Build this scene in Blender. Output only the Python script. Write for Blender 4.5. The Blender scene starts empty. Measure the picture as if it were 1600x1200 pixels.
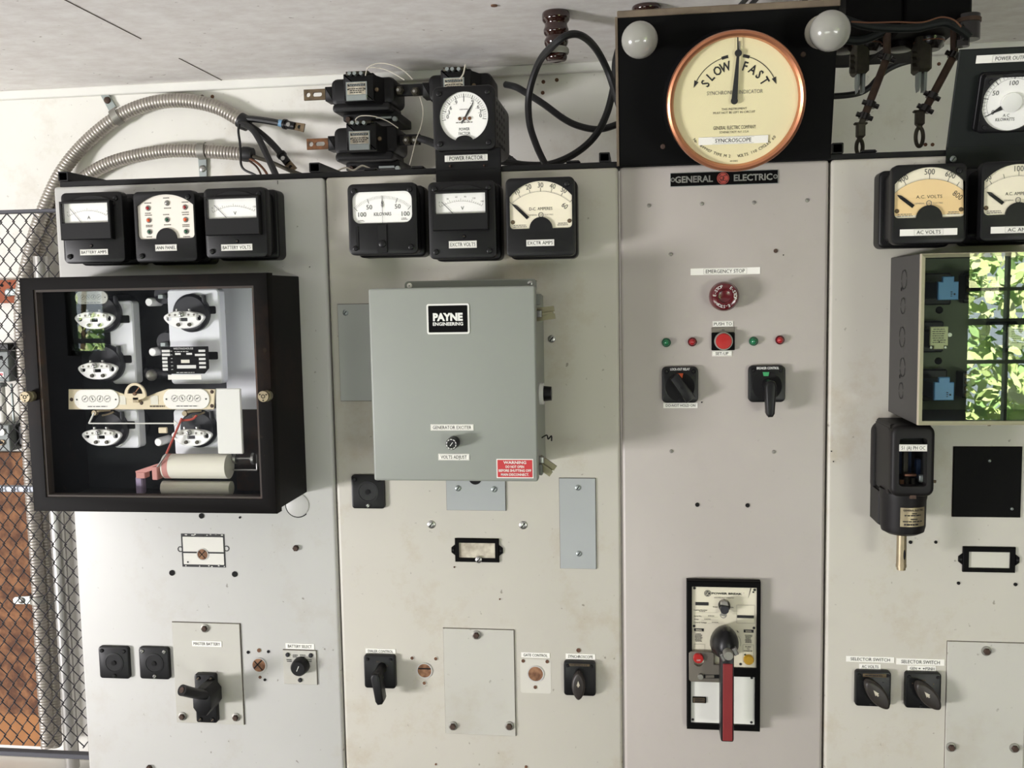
import bpy, bmesh, math, random
from mathutils import Vector, Matrix
from mathutils.geometry import tessellate_polygon
random.seed(7)
SC = bpy.context.scene
COL = SC.collection
PI = math.pi

# ------------------------------------------------------------------ camera, world, lights, exposure
F_PX, YAW, PITCH, ROLL = 1504.4, -0.1305, -0.0917, -0.0182
CAM = Vector((0.0, -1.5, 1.6))
_f = Vector((math.sin(YAW)*math.cos(PITCH), math.cos(YAW)*math.cos(PITCH), math.sin(PITCH)))
_r = Vector((math.cos(YAW), -math.sin(YAW), 0)); _u = _r.cross(_f)
RIGHT = math.cos(ROLL)*_r + math.sin(ROLL)*_u
UP = -math.sin(ROLL)*_r + math.cos(ROLL)*_u
FWD = _f
cam = bpy.data.cameras.new('camera'); cam.sensor_width = 36; cam.lens = F_PX/1600*36; cam.clip_start = .02
camo = bpy.data.objects.new('camera', cam); COL.objects.link(camo)
camo.matrix_world = Matrix(((RIGHT.x, UP.x, -FWD.x, CAM.x), (RIGHT.y, UP.y, -FWD.y, CAM.y), (RIGHT.z, UP.z, -FWD.z, CAM.z), (0, 0, 0, 1)))
SC.camera = camo
SC.view_settings.view_transform = 'Standard'; SC.view_settings.look = 'None'
SC.view_settings.gamma = 1; SC.view_settings.use_curve_mapping = False
SC.view_settings.exposure = -0.32
SC.cycles.use_denoising = True
SC.cycles.max_bounces = 8; SC.cycles.transparent_max_bounces = 12
SC.cycles.sample_clamp_indirect = 6

wd = bpy.data.worlds.new('sky'); SC.world = wd; wd.use_nodes = True
bg = wd.node_tree.nodes['Background']; bg.inputs[0].default_value = (.80, .92, 1.0, 1); bg.inputs[1].default_value = 3.0

def area(name, loc, target, sx, sy, power, col):
    l = bpy.data.lights.new(name, 'AREA'); l.shape = 'RECTANGLE'; l.size = sx; l.size_y = sy; l.energy = power; l.color = col
    o = bpy.data.objects.new(name, l); COL.objects.link(o); o.location = loc
    o.rotation_euler = (Vector(target)-Vector(loc)).to_track_quat('-Z', 'Y').to_euler(); return o
area('doorway_daylight', (-4.75, -3.3, .40), (-.3, 0, 1.5), 1.2, .75, 345, (1.0, .972, .99))
area('low_fill_left', (-1.15, -4.45, .45), (-.2, 0, 1.1), 1.9, .6, 30, (1.0, .965, 1.0))  # added fill lamp, low before the back wall, to brighten the panels
area('low_fill_right', (2.35, -4.45, .45), (.5, 0, 1.1), 1.2, .6, 54, (1.0, .985, .98))  # second added fill lamp, kept clear of the glass reflections
sl = bpy.data.lights.new('sun', 'SUN'); sl.energy = 50; sl.angle = .01; sl.color = (1, .95, .82)
so = bpy.data.objects.new('sun', sl); COL.objects.link(so); so.rotation_euler = Vector((0.12, -.62, -.78)).to_track_quat('-Z', 'Y').to_euler()

# ------------------------------------------------------------------ materials
def lin(c):
    c = [v/255 for v in c]
    return tuple(v/12.92 if v <= .04045 else ((v+.055)/1.055)**2.4 for v in c) + (1,)
MATS = {}
def M(name, col, rough=.5, metal=0, mott=0, scale=12, dark=None, bump=0, spec=.5, coat=0, emit=0, detail=5):
    m = bpy.data.materials.new(name); m.use_nodes = True; nt = m.node_tree; N = nt.nodes; K = nt.links
    b = N['Principled BSDF']; c = lin(col)
    b.inputs['Base Color'].default_value = c; b.inputs['Roughness'].default_value = rough; b.inputs['Metallic'].default_value = metal
    b.inputs['Specular IOR Level'].default_value = spec; b.inputs['Coat Weight'].default_value = coat
    if emit: b.inputs['Emission Color'].default_value = c; b.inputs['Emission Strength'].default_value = emit
    if mott or bump:
        tc = N.new('ShaderNodeTexCoord'); nz = N.new('ShaderNodeTexNoise'); nz.inputs['Scale'].default_value = scale; nz.inputs['Detail'].default_value = detail
        K.new(tc.outputs['Object'], nz.inputs['Vector'])
        if mott:
            rp = N.new('ShaderNodeValToRGB'); d = lin(dark) if dark else tuple(v*(1-mott) for v in c[:3])+(1,)
            rp.color_ramp.elements[0].position = .36; rp.color_ramp.elements[1].position = .64
            rp.color_ramp.elements[0].color = d; rp.color_ramp.elements[1].color = c
            K.new(nz.outputs['Fac'], rp.inputs['Fac']); K.new(rp.outputs[0], b.inputs['Base Color'])
        if bump:
            bp = N.new('ShaderNodeBump'); bp.inputs['Strength'].default_value = bump; bp.inputs['Distance'].default_value = .002
            K.new(nz.outputs['Fac'], bp.inputs['Height']); K.new(bp.outputs[0], b.inputs['Normal'])
    MATS[name] = m; return m

def weathered(name, col, stain=(150, 128, 92), amount=.5, speck=.5, rough=.42, spec=.5):
    """enamelled sheet steel: soft mottling, brownish stains, tiny dark specks"""
    m = M(name, col, rough, spec=spec); nt = m.node_tree; N = nt.nodes; K = nt.links; b = N['Principled BSDF']
    tc = N.new('ShaderNodeTexCoord')
    def noise(s, d, r=.5):
        n = N.new('ShaderNodeTexNoise'); n.inputs['Scale'].default_value = s; n.inputs['Detail'].default_value = d; n.inputs['Roughness'].default_value = r
        K.new(tc.outputs['Object'], n.inputs['Vector']); return n
    def ramp(src, a, bb, hi):
        r = N.new('ShaderNodeValToRGB'); r.color_ramp.elements[0].position = a; r.color_ramp.elements[1].position = bb
        r.color_ramp.elements[1].color = (hi, hi, hi, 1); K.new(src, r.inputs['Fac']); return r.outputs[0]
    def mix(fac, a, col):
        x = N.new('ShaderNodeMix'); x.data_type = 'RGBA'; K.new(fac, x.inputs['Factor'])
        if isinstance(a, tuple): x.inputs['A'].default_value = a
        else: K.new(a, x.inputs['A'])
        x.inputs['B'].default_value = lin(col); return x.outputs['Result']
    c = mix(ramp(noise(3, 4).outputs['Fac'], .4, .7, .35), lin(col), tuple(v*.9 for v in col))
    c = mix(ramp(noise(5.5, 9, .72).outputs['Fac'], .53, .76, amount), c, stain)
    c = mix(ramp(noise(85, 2).outputs['Fac'], .70, .76, speck), c, (86, 74, 60))
    c = mix(ramp(noise(52, 3, .7).outputs['Fac'], .70, .75, speck*.6), c, (126, 112, 92))
    K.new(c, b.inputs['Base Color']); return m

def glass(name, ior=1.5, tint=(1, 1, 1, 1), rough=0.0):
    m = bpy.data.materials.new(name); m.use_nodes = True; N = m.node_tree.nodes; K = m.node_tree.links
    for n in list(N):
        if n.type != 'OUTPUT_MATERIAL': N.remove(n)
    out = [n for n in N if n.type == 'OUTPUT_MATERIAL'][0]
    t = N.new('ShaderNodeBsdfTransparent'); t.inputs[0].default_value = tint
    g = N.new('ShaderNodeBsdfGlossy'); g.inputs['Roughness'].default_value = rough; g.inputs['Color'].default_value = (1, 1, 1, 1)
    f0 = ((ior-1)/(ior+1))**2; lw = N.new('ShaderNodeLayerWeight'); lw.inputs['Blend'].default_value = .5
    def op(k, a, b):
        n = N.new('ShaderNodeMath'); n.operation = k
        for i, v in enumerate((a, b)):
            if isinstance(v, float): n.inputs[i].default_value = v
            else: K.new(v, n.inputs[i])
        return n.outputs[0]
    fr = op('ADD', op('MULTIPLY', op('POWER', lw.outputs['Facing'], 5.0), 1-f0), f0)
    x = N.new('ShaderNodeMixShader'); K.new(fr, x.inputs[0]); K.new(t.outputs[0], x.inputs[1]); K.new(g.outputs[0], x.inputs[2]); K.new(x.outputs[0], out.inputs[0])
    MATS[name] = m; return m

weathered('panel_paint', (193, 192, 188), amount=.30, speck=.6)
weathered('panel_paint_stained', (193, 189, 178), stain=(160, 138, 100), amount=.6, speck=.6)
weathered('panel_paint_new', (180, 173, 167), stain=(160, 152, 142), amount=.3, speck=.12, rough=.4)
weathered('cover_paint', (191, 189, 180), amount=.3, speck=.45)
weathered('wall_paint', (233, 231, 224), stain=(176, 158, 132), amount=.35, speck=.25, rough=.75)
weathered('black_rusted', (14, 12, 11), stain=(50, 33, 23), amount=.5, speck=.12, rough=.55, spec=.1)
weathered('inner_rust', (58, 50, 44), stain=(104, 62, 36), amount=.8, speck=.2, rough=.7)
M('white_trim', (232, 231, 225), .6, mott=.06, scale=6)
M('ceiling_board', (196, 190, 184), .85)
M('seam', (84, 74, 66), .9)
M('floor_concrete', (78, 74, 68), .8, mott=.2, scale=4)
M('room_wall', (52, 56, 60), .85, mott=.15, scale=2)
M('side_wall', (128, 126, 122), .85)
M('window_frame', (52, 62, 60), .6)
M('bakelite', (19, 19, 20), .4, mott=.18, scale=40, spec=.28)
M('bakelite_gloss', (16, 16, 17), .38, mott=.15, scale=30, spec=.3)
M('case_enamel', (20, 20, 22), .16, spec=.5)
M('bakelite_brown', (44, 38, 34), .45, mott=.2, scale=50)
M('black_metal', (17, 17, 18), .45, mott=.2, scale=25, spec=.28)
M('slate', (7, 7, 7), .55, mott=.3, scale=9, bump=.15, spec=.09)
M('dark_olive', (20, 25, 23), .55, mott=.15, scale=30, spec=.25)
M('slate_edge', (116, 102, 84), .7, mott=.3, scale=30)
M('hole', (8, 8, 8), .9)
M('rubber', (20, 21, 23), .5, mott=.15, scale=60)
M('rubber_grey', (92, 88, 80), .6)
M('dial_white', (250, 249, 244), .5)
M('dial_pale', (238, 231, 220), .5)
M('dial_cream', (244, 236, 212), .5, mott=.05, scale=14)
M('dial_yellow', (216, 203, 156), .5, mott=.07, scale=9)
M('dial_amber', (244, 214, 158), .5, mott=.06, scale=12)
M('sync_cream', (232, 222, 178), .5, mott=.06, scale=7)
M('ink', (24, 24, 24), .6)
M('ink_faint', (120, 116, 108), .6)
M('paper', (240, 238, 230), .55)
M('paper_old', (206, 200, 182), .7, mott=.2, scale=60, dark=(160, 150, 132))
M('white_plastic', (230, 230, 224), .4)
M('white_ink', (222, 222, 218), .5)
M('copper', (208, 140, 104), .36, .8, mott=.18, scale=14)
M('copper_wire', (124, 86, 66), .45, .7)
M('copper_bar', (148, 104, 74), .42, .9, mott=.5, scale=60, dark=(92, 74, 60))
M('tarnished', (120, 104, 82), .5, .7, mott=.4, scale=60)
M('brass', (156, 143, 116), .42, .6, mott=.2, scale=60)
M('brass_dark', (128, 122, 98), .45, .6)
M('steel', (176, 176, 172), .32, .9, mott=.15, scale=40)
M('zinc', (158, 166, 164), .42, .6, mott=.1, scale=30)
M('steel_dull', (150, 148, 140), .5, .6, mott=.15, scale=30)
M('flex_steel', (176, 170, 162), .42, .7, mott=.12, scale=30)
M('pipe_steel', (176, 174, 170), .35, .7, mott=.1, scale=12)
M('bolt_rust', (80, 62, 52), .75, .2, mott=.35, scale=160)
M('rust', (120, 86, 64), .85, mott=.45, scale=70, dark=(76, 50, 36))
M('wood_hole', (150, 110, 80), .8, mott=.4, scale=90, dark=(100, 66, 44))
M('enclosure_grey', (143, 147, 140), .45, mott=.03, scale=5)
M('flange_grey', (126, 130, 122), .5)
M('plate_bluegrey', (164, 168, 168), .45, mott=.05, scale=8)
M('plate_plain', (170, 172, 168), .45, mott=.05, scale=8)
M('warning_red', (186, 28, 38), .4)
M('estop_red', (84, 10, 20), .22, coat=.5)
M('button_red', (172, 34, 32), .3, coat=.3)
M('lens_red', (160, 24, 30), .2, coat=.6)
M('lens_green', (22, 112, 70), .2, coat=.6)
M('ring_green', (26, 84, 58), .35)
M('orange_tag', (222, 92, 40), .5)
M('green_tag', (52, 150, 92), .5)
M('handle_red', (124, 28, 30), .5, mott=.08, scale=30)
M('yellow_button', (214, 164, 34), .4)
M('breaker_face', (218, 212, 190), .4)
M('breaker_white', (226, 226, 218), .4)
M('bracket_grey', (124, 118, 108), .4, .5)
M('insulator_brown', (44, 22, 17), .08, coat=.8)
M('insulator_dark', (20, 15, 12), .25, coat=.3)
M('rust_rod', (74, 54, 40), .65, .2, mott=.4, scale=60)
M('grime_metal', (78, 74, 62), .55, .5, mott=.4, scale=50)
M('tape_blue', (112, 150, 182), .5)
M('tape_white', (186, 186, 176), .6)
M('wire_white', (206, 200, 186), .5)
M('relay_case', (22, 20, 20), .5, mott=.2, scale=14, spec=.25)
M('glass_case_grey', (56, 55, 54), .5, mott=.08, scale=12)
M('gasket', (178, 168, 146), .6)
M('inner_green', (104, 112, 92), .7)
M('relay_blue', (104, 162, 226), .35)
M('relay_blue_dark', (28, 52, 86), .4)
M('relay_label', (236, 236, 192), .5)
M('relay_beige', (220, 216, 188), .5)
M('inner_dark', (30, 33, 37), .6, mott=.2, scale=10)
M('magnet_dark', (34, 35, 40), .4)
M('element_white', (246, 246, 244), .4)
M('aluminium', (236, 238, 242), .4)
M('register_beige', (222, 208, 176), .5)
M('drum_paper', (226, 223, 208), .7)
M('pink_ink', (196, 136, 128), .6)
M('purple_glass', (146, 132, 158), .3)
M('pen_red', (176, 72, 58), .5)
M('osb', (140, 96, 62), .8, mott=.5, scale=38, dark=(88, 54, 34), detail=3)
M('plank', (158, 106, 58), .7, mott=.25, scale=14)
M('red_board', (156, 84, 56), .8, mott=.25, scale=20)
M('box_grey', (112, 118, 116), .5)
M('pvc_white', (218, 216, 208), .5)
M('fence_wire', (52, 50, 54), .5, .3)
M('fence_frame', (74, 74, 80), .5, .3)
M('fence_mid', (140, 144, 152), .45, .5)
M('patch_white', (218, 216, 208), .6)
M('patch_pale', (204, 201, 191), .6)
M('card_pale', (200, 198, 187), .6)
M('bulb_frost', (156, 155, 147), .2, spec=.5, coat=.3)
M('socket_white', (196, 190, 176), .5)
M('ge_red', (176, 72, 62), .4)
M('glass_rim', (150, 140, 118), .5)
M('leaf_a', (188, 210, 140), .6); M('leaf_b', (140, 176, 112), .6); M('leaf_c', (226, 232, 184), .6); M('bark', (88, 70, 54), .8)
glass('pane_glass', 1.35)
glass('case_glass', 1.5, (1, 1, 1, 1))
glass('acrylic', 2.0, (.97, 1.0, .96, 1))

# ------------------------------------------------------------------ pixel -> place
def ray(px, py):
    return (FWD + RIGHT*((px-800)/F_PX) + UP*((600-py)/F_PX))
def P(px, py, Y=0.0):
    d = ray(px, py); return CAM + d*((Y-CAM.y)/d.y)
def PZ(px, py, Z):
    d = ray(px, py); return CAM + d*((Z-CAM.z)/d.z)

# ------------------------------------------------------------------ mesh builder
class MB:
    def __init__(s, m=None): s.v = []; s.f = []; s.fm = []; s.m = m; s.flat = set()
    def add(s, vs, fs):
        n = len(s.v); s.v += [tuple(v) for v in vs]
        for f in fs: s.f.append(tuple(i+n for i in f)); s.fm.append(s.m)
        return s
    def mat(s, m): s.m = m; return s
    def bm(s, b):
        b.verts.ensure_lookup_table(); b.verts.index_update()
        s.add([v.co[:] for v in b.verts], [[v.index for v in f.verts] for f in b.faces]); b.free(); return s
    def box(s, x0, x1, y0, y1, z0, z1, b=0, seg=1):
        bb = bmesh.new(); bmesh.ops.create_cube(bb, size=1)
        for v in bb.verts: v.co = Vector(((x0+x1)/2+v.co.x*(x1-x0), (y0+y1)/2+v.co.y*(y1-y0), (z0+z1)/2+v.co.z*(z1-z0)))
        if b: bmesh.ops.bevel(bb, geom=bb.edges[:], offset=min(b, abs(x1-x0)*.45, abs(y1-y0)*.45, abs(z1-z0)*.45), segments=seg, affect='EDGES', profile=.5)
        return s.bm(bb)
    def prism(s, o, yf, yb, ch=0, steps=1, holes=()):
        """outline o of (x,z), front at yf, back at yb, rounded front edge of size ch"""
        n = len(o); area2 = sum(o[i][0]*o[(i+1) % n][1]-o[(i+1) % n][0]*o[i][1] for i in range(n))
        if area2 < 0: o = o[::-1]
        rings = []
        if ch:
            for k in range(steps+1):
                a = PI/2*k/steps; rings.append((ch*(1-math.sin(a)) if steps > 1 else ch*(1-k), yf + (ch*(1-math.cos(a)) if steps > 1 else ch*k)))
        else: rings.append((0, yf))
        rings.append((0, yb))
        def inset(d):
            if not d: return o
            r = []
            for i in range(n):
                p0 = Vector(o[i-1]); p1 = Vector(o[i]); p2 = Vector(o[(i+1) % n])
                a = (p1-p0); c = (p2-p1)
                if a.length < 1e-9 or c.length < 1e-9: r.append(tuple(p1)); continue
                a.normalize(); c.normalize()
                na = Vector((-a.y, a.x)); nc = Vector((-c.y, c.x)); m = na+nc
                m = m/max(.35, m.length_squared/2) if m.length > 1e-6 else na
                m = m*(1/1) if True else m
                q = p1 + (na+nc)/max(.5, 1+na.dot(nc))*d
                r.append((q.x, q.y))
            return r
        V = []
        for d, y in rings: V += [(x, y, z) for x, z in inset(d)]
        Fs = []
        for k in range(len(rings)-1):
            for i in range(n): j = (i+1) % n; Fs.append((k*n+i, k*n+j, (k+1)*n+j, (k+1)*n+i))
        L = (len(rings)-1)*n
        if not holes:
            Fs.append(tuple(range(n))); Fs.append(tuple(range(L, L+n))); return s.add(V, Fs)
        loops = [[Vector((V[i][0], V[i][2], 0)) for i in range(n)]] + [[Vector((x, z, 0)) for x, z in h] for h in holes]
        idx_f = list(range(n)); idx_b = list(range(L, L+n))
        for h in holes:
            a = len(V); V += [(x, yf, z) for x, z in h]; b = len(V); V += [(x, yb, z) for x, z in h]; m = len(h)
            idx_f += range(a, a+m); idx_b += range(b, b+m)
            for i in range(m): j = (i+1) % m; Fs.append((a+i, a+j, b+j, b+i))
        for t in tessellate_polygon(loops): Fs.append(tuple(idx_f[i] for i in t)); Fs.append(tuple(idx_b[i] for i in t))
        return s.add(V, Fs)
    def lathe(s, c, axis, prof, n=24):
        """profile of (radius, distance along axis)"""
        a = Vector(axis).normalized(); t = Vector((0, 0, 1)) if abs(a.z) < .9 else Vector((1, 0, 0))
        e1 = a.cross(t).normalized(); e2 = a.cross(e1); c = Vector(c); V = []; Fs = []
        for r, h in prof:
            for i in range(n):
                th = 2*PI*i/n; V.append(c+a*h+(e1*math.cos(th)+e2*math.sin(th))*max(r, 1e-5))
        for k in range(len(prof)-1):
            for i in range(n): j = (i+1) % n; Fs.append((k*n+i, k*n+j, (k+1)*n+j, (k+1)*n+i))
        Fs.append(tuple(range(n))); L = (len(prof)-1)*n; Fs.append(tuple(range(L, L+n)))
        return s.add(V, Fs)
    def cyl(s, p0, p1, r0, r1=None, n=20):
        p0 = Vector(p0); p1 = Vector(p1); return s.lathe(p0, p1-p0, [(r0, 0), (r0 if r1 is None else r1, (p1-p0).length)], n)
    def ball(s, c, rx, ry=None, rz=None, n=20):
        ry = rx if ry is None else ry; rz = rx if rz is None else rz
        b = bmesh.new(); bmesh.ops.create_uvsphere(b, u_segments=n, v_segments=max(8, n*2//3), radius=1)
        for v in b.verts: v.co = Vector((c[0]+v.co.x*rx, c[1]+v.co.y*ry, c[2]+v.co.z*rz))
        return s.bm(b)
    def tube(s, pts, r, n=10, sm=6, closed=False, prof=None):
        pts = [Vector(p) for p in pts]
        if sm and len(pts) > 2: pts = catmull(pts, sm, closed)
        m = len(pts); V = []; Fs = []; e1 = None
        for k in range(m):
            if closed: t = pts[(k+1) % m]-pts[k-1]
            else: t = pts[min(k+1, m-1)]-pts[max(k-1, 0)]
            t.normalize()
            if e1 is None: e1 = t.cross(Vector((0, 0, 1)) if abs(t.z) < .9 else Vector((1, 0, 0))).normalized()
            else: e1 = (e1-t*e1.dot(t)).normalized()
            e2 = t.cross(e1); rr = prof(k, m) if prof else r
            for i in range(n): th = 2*PI*i/n; V.append(pts[k]+(e1*math.cos(th)+e2*math.sin(th))*rr)
        K = m if closed else m-1
        for k in range(K):
            k2 = (k+1) % m
            for i in range(n): j = (i+1) % n; Fs.append((k*n+i, k*n+j, k2*n+j, k2*n+i))
        if not closed: Fs.append(tuple(range(n))); Fs.append(tuple(range((m-1)*n, m*n)))
        return s.add(V, Fs)
    def poly(s, o, y): return s.add([(x, y, z) for x, z in o], [tuple(range(len(o)))])
    def disc(s, x, z, r, y, n=20, rz=None): return s.poly([(x+r*math.cos(2*PI*i/n), z+(rz or r)*math.sin(2*PI*i/n)) for i in range(n)], y)
    def line(s, x0, z0, x1, z1, w, y, w1=None):
        d = Vector((x1-x0, z1-z0)); d.normalize(); q = Vector((-d.y, d.x))*w/2; q1 = q if w1 is None else q*(w1/w)
        return s.poly([(x0+q.x, z0+q.y), (x0-q.x, z0-q.y), (x1-q1.x, z1-q1.y), (x1+q1.x, z1+q1.y)], y)
    def arc(s, x, z, r, w, a0, a1, y, n=24):
        V = []
        for i in range(n+1):
            a = a0+(a1-a0)*i/n
            for q in (r-w/2, r+w/2): V.append((x+q*math.cos(a), y, z+q*math.sin(a)))
        return s.add(V, [(2*i, 2*i+1, 2*i+3, 2*i+2) for i in range(n)])
    def text(s, t, x, z, h, y, w=None, rot=0, bold=0, wmax=None, nx=1):
        vs, fs, bw, bh, cx, cz = glyphs(t, bold); hh = glyphs('H', bold)
        kz = h/hh[3]; cz = hh[5]; kx = (w/bw) if w else kz*nx
        if wmax and bw*kx > wmax: kx = wmax/bw
        c, sn = math.cos(rot), math.sin(rot); V = []
        for a, b in vs:
            a = (a-cx)*kx; b = (b-cz)*kz; V.append((x+a*c-b*sn, y, z+a*sn+b*c))
        return s.add(V, fs)
    def text_arc(s, t, x, z, r, h, y, a_mid, step, bold=0, flip=False, nx=1):
        n = len(t)
        for i, ch in enumerate(t):
            if ch == ' ': continue
            k = i-(n-1)/2; a = a_mid+(k*step if flip else -k*step)
            s.text(ch, x+r*math.cos(a), z+r*math.sin(a), h, y, rot=a+PI/2 if flip else a-PI/2, bold=bold, nx=nx)
        return s
    def fine(s, x0, x1, z0, z1, rows, y, seed=1, fill=.5):
        """print too small to read: rows of short word-length dashes"""
        rg = random.Random(seed); dz = (z1-z0)/rows
        for k in range(rows):
            zc = z1-(k+.5)*dz; x = x0+rg.random()*(x1-x0)*.12; xe = x1-rg.random()*(x1-x0)*.2
            while x < xe:
                w = min(xe-x, (x1-x0)*rg.uniform(.08, .22)); s.line(x, zc, x+w, zc, dz*fill, y); x += w+(x1-x0)*.035
        return s
    def build(s, name, parent=None, default=None):
        me = bpy.data.meshes.new(name); me.from_pydata(s.v, [], s.f)
        keys = []
        for k in s.fm:
            k = k or default
            if k not in keys: keys.append(k)
        for k in keys: me.materials.append(MATS[k])
        me.polygons.foreach_set('material_index', [keys.index(k or default) for k in s.fm])
        b = bmesh.new(); b.from_mesh(me); bmesh.ops.recalc_face_normals(b, faces=b.faces); b.to_mesh(me); b.free()
        me.polygons.foreach_set('use_smooth', [True]*len(me.polygons)); me.set_sharp_from_angle(angle=.6); me.update()
        o = bpy.data.objects.new(name, me); COL.objects.link(o)
        if parent is not None: o.parent = parent
        return o

def catmull(p, sm, closed=False):
    out = []; n = len(p)
    for i in range(n if closed else n-1):
        if closed: a, b, c, d = p[i-1], p[i], p[(i+1) % n], p[(i+2) % n]
        else: a, b, c, d = p[max(i-1, 0)], p[i], p[i+1], p[min(i+2, n-1)]
        for k in range(sm):
            t = k/sm; out.append(.5*((2*b)+(c-a)*t+(2*a-5*b+4*c-d)*t*t+(3*b-a-3*c+d)*t**3))
    if not closed: out.append(p[-1])
    return out
_GL = {}
def glyphs(t, bold=0):
    k = (t, bold)
    if k not in _GL:
        c = bpy.data.curves.new('lettering', 'FONT'); c.body = t; c.size = 1; c.resolution_u = 2; c.offset = bold; c.fill_mode = 'FRONT'
        o = bpy.data.objects.new('lettering', c); me = bpy.data.meshes.new_from_object(o)
        vs = [(v.co.x, v.co.y) for v in me.vertices]; fs = [tuple(p.vertices) for p in me.polygons]
        bpy.data.objects.remove(o); bpy.data.curves.remove(c); bpy.data.meshes.remove(me)
        xs = [v[0] for v in vs] or [0, 1]; zs = [v[1] for v in vs] or [0, 1]
        _GL[k] = (vs, fs, max(xs)-min(xs), max(zs)-min(zs), (max(xs)+min(xs))/2, (max(zs)+min(zs))/2)
    return _GL[k]
def rr(x0, x1, z0, z1, r, n=5):
    r = min(r, (x1-x0)*.499, (z1-z0)*.499); o = []
    for cx, cz, a in ((x1-r, z1-r, 0), (x0+r, z1-r, PI/2), (x0+r, z0+r, PI), (x1-r, z0+r, 1.5*PI)):
        for i in range(n+1): t = a+PI/2*i/n; o.append((cx+r*math.cos(t), cz+r*math.sin(t)))
    return o
def circ(x, z, r, n=28, rz=None): return [(x+r*math.cos(2*PI*i/n), z+(rz or r)*math.sin(2*PI*i/n)) for i in range(n)]

class T:
    """one thing: an Empty at its base; local x right, y into the board, z up"""
    def __init__(s, name, label, cat, px, py, Y=0.0, tilt=0.0, group=None, p=None):
        s.p = Vector(p) if p is not None else P(px, py, Y); s.t = tilt
        s.n = Vector((0, -math.cos(tilt), -math.sin(tilt))); s.v = Vector((0, -math.sin(tilt), math.cos(tilt)))
        o = bpy.data.objects.new(name, None); o.empty_display_size = .02; COL.objects.link(o); o.location = s.p; o.rotation_euler = (tilt, 0, 0)
        o['label'] = label; o['category'] = cat
        if group: o['group'] = group
        s.o = o
    def L(s, px, py, out=0.0):
        d = ray(px, py); q = s.p+s.n*out; k = (q-CAM).dot(s.n)/d.dot(s.n); w = CAM+d*k-s.p
        return (w.x, w.dot(s.v))
    def R(s, x0, y0, x1, y1, out=0.0):
        a, b, c, d = s.L(x0, y0, out), s.L(x1, y0, out), s.L(x0, y1, out), s.L(x1, y1, out)
        return ((a[0]+c[0])/2, (b[0]+d[0])/2, (c[1]+d[1])/2, (a[1]+b[1])/2)
    def S(s, out=0.0):      # metres per pixel near the thing
        return (s.p+s.n*out-CAM).dot(FWD)/F_PX
    def part(s, name, mb, mat=None, parent=None, label=None):
        o = mb.build(name, parent or s.o, mat)
        if label: o['label'] = label
        return o
def solo(name, label, cat, mb, mat=None, group=None, kind=None):
    """a thing that is one mesh (built in place); origin moved to its middle"""
    n = len(mb.v); c = Vector((sum(v[0] for v in mb.v)/n, sum(v[1] for v in mb.v)/n, sum(v[2] for v in mb.v)/n))
    mb.v = [(v[0]-c.x, v[1]-c.y, v[2]-c.z) for v in mb.v]
    o = mb.build(name, None, mat); o.location = c
    if label: o['label'] = label
    if cat: o['category'] = cat
    if group: o['group'] = group
    if kind: o['kind'] = kind
    return o
def struct(name, mb, mat): return solo(name, None, None, mb, mat, kind='structure')
# ------------------------------------------------------------------ the setting
WY = .75                                                     # wall behind the switchboard
CZ = sum(P(x, y, WY).z for x, y in ((400, 124), (960, 98), (1500, 70)))/3
FY, LX, RX = -4.6, -5.0, 4.4
def pt(px, py, Y): return P(px, py, Y)
mb = MB('ceiling_board'); mb.box(LX-.1, RX+.1, FY-.1, WY+.1, CZ, CZ+.05)
a = PZ(105, 0, CZ); b = PZ(225, 60, CZ); c = PZ(340, 125, CZ)
jx = (a.x+b.x+c.x)/3
mb.mat('seam')
for y0, y1 in ((-.6, .36), (.52, .735)): mb.box(jx-.0007, jx+.0007, y0, y1, CZ-.0012, CZ+.001)
q = PZ(772, 8, CZ); mb.mat('rust'); mb.cyl((q.x, q.y, CZ), (q.x, q.y, CZ-.002), .006)
struct('ceiling', mb, None)
# ceiling board: fissured mineral board, marks run along one way
m = MATS['ceiling_board']; nt = m.node_tree; N = nt.nodes; K = nt.links; bs = N['Principled BSDF']
tc = N.new('ShaderNodeTexCoord'); mp = N.new('ShaderNodeMapping'); mp.inputs['Scale'].default_value = (16, 23, 1); mp.inputs['Rotation'].default_value = (0, 0, .12)
K.new(tc.outputs['Object'], mp.inputs['Vector'])
n1 = N.new('ShaderNodeTexNoise'); n1.inputs['Scale'].default_value = 1.1; n1.inputs['Detail'].default_value = 9; n1.inputs['Roughness'].default_value = .68; K.new(mp.outputs[0], n1.inputs['Vector'])
n2 = N.new('ShaderNodeTexNoise'); n2.inputs['Scale'].default_value = 3.2; n2.inputs['Detail'].default_value = 3; K.new(mp.outputs[0], n2.inputs['Vector'])
r1 = N.new('ShaderNodeValToRGB'); r1.color_ramp.elements[0].color = lin((226, 221, 217)); r1.color_ramp.elements[1].color = lin((242, 240, 237))
r1.color_ramp.elements[0].position = .35; r1.color_ramp.elements[1].position = .65; K.new(n1.outputs['Fac'], r1.inputs['Fac'])
r2 = N.new('ShaderNodeValToRGB'); r2.color_ramp.elements[0].position = .70; r2.color_ramp.elements[1].position = .76; K.new(n2.outputs['Fac'], r2.inputs['Fac'])
x = N.new('ShaderNodeMix'); x.data_type = 'RGBA'; K.new(r2.outputs[0], x.inputs['Factor']); K.new(r1.outputs[0], x.inputs['A']); x.inputs['B'].default_value = lin((134, 120, 110)); K.new(x.outputs['Result'], bs.inputs['Base Color'])

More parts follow.
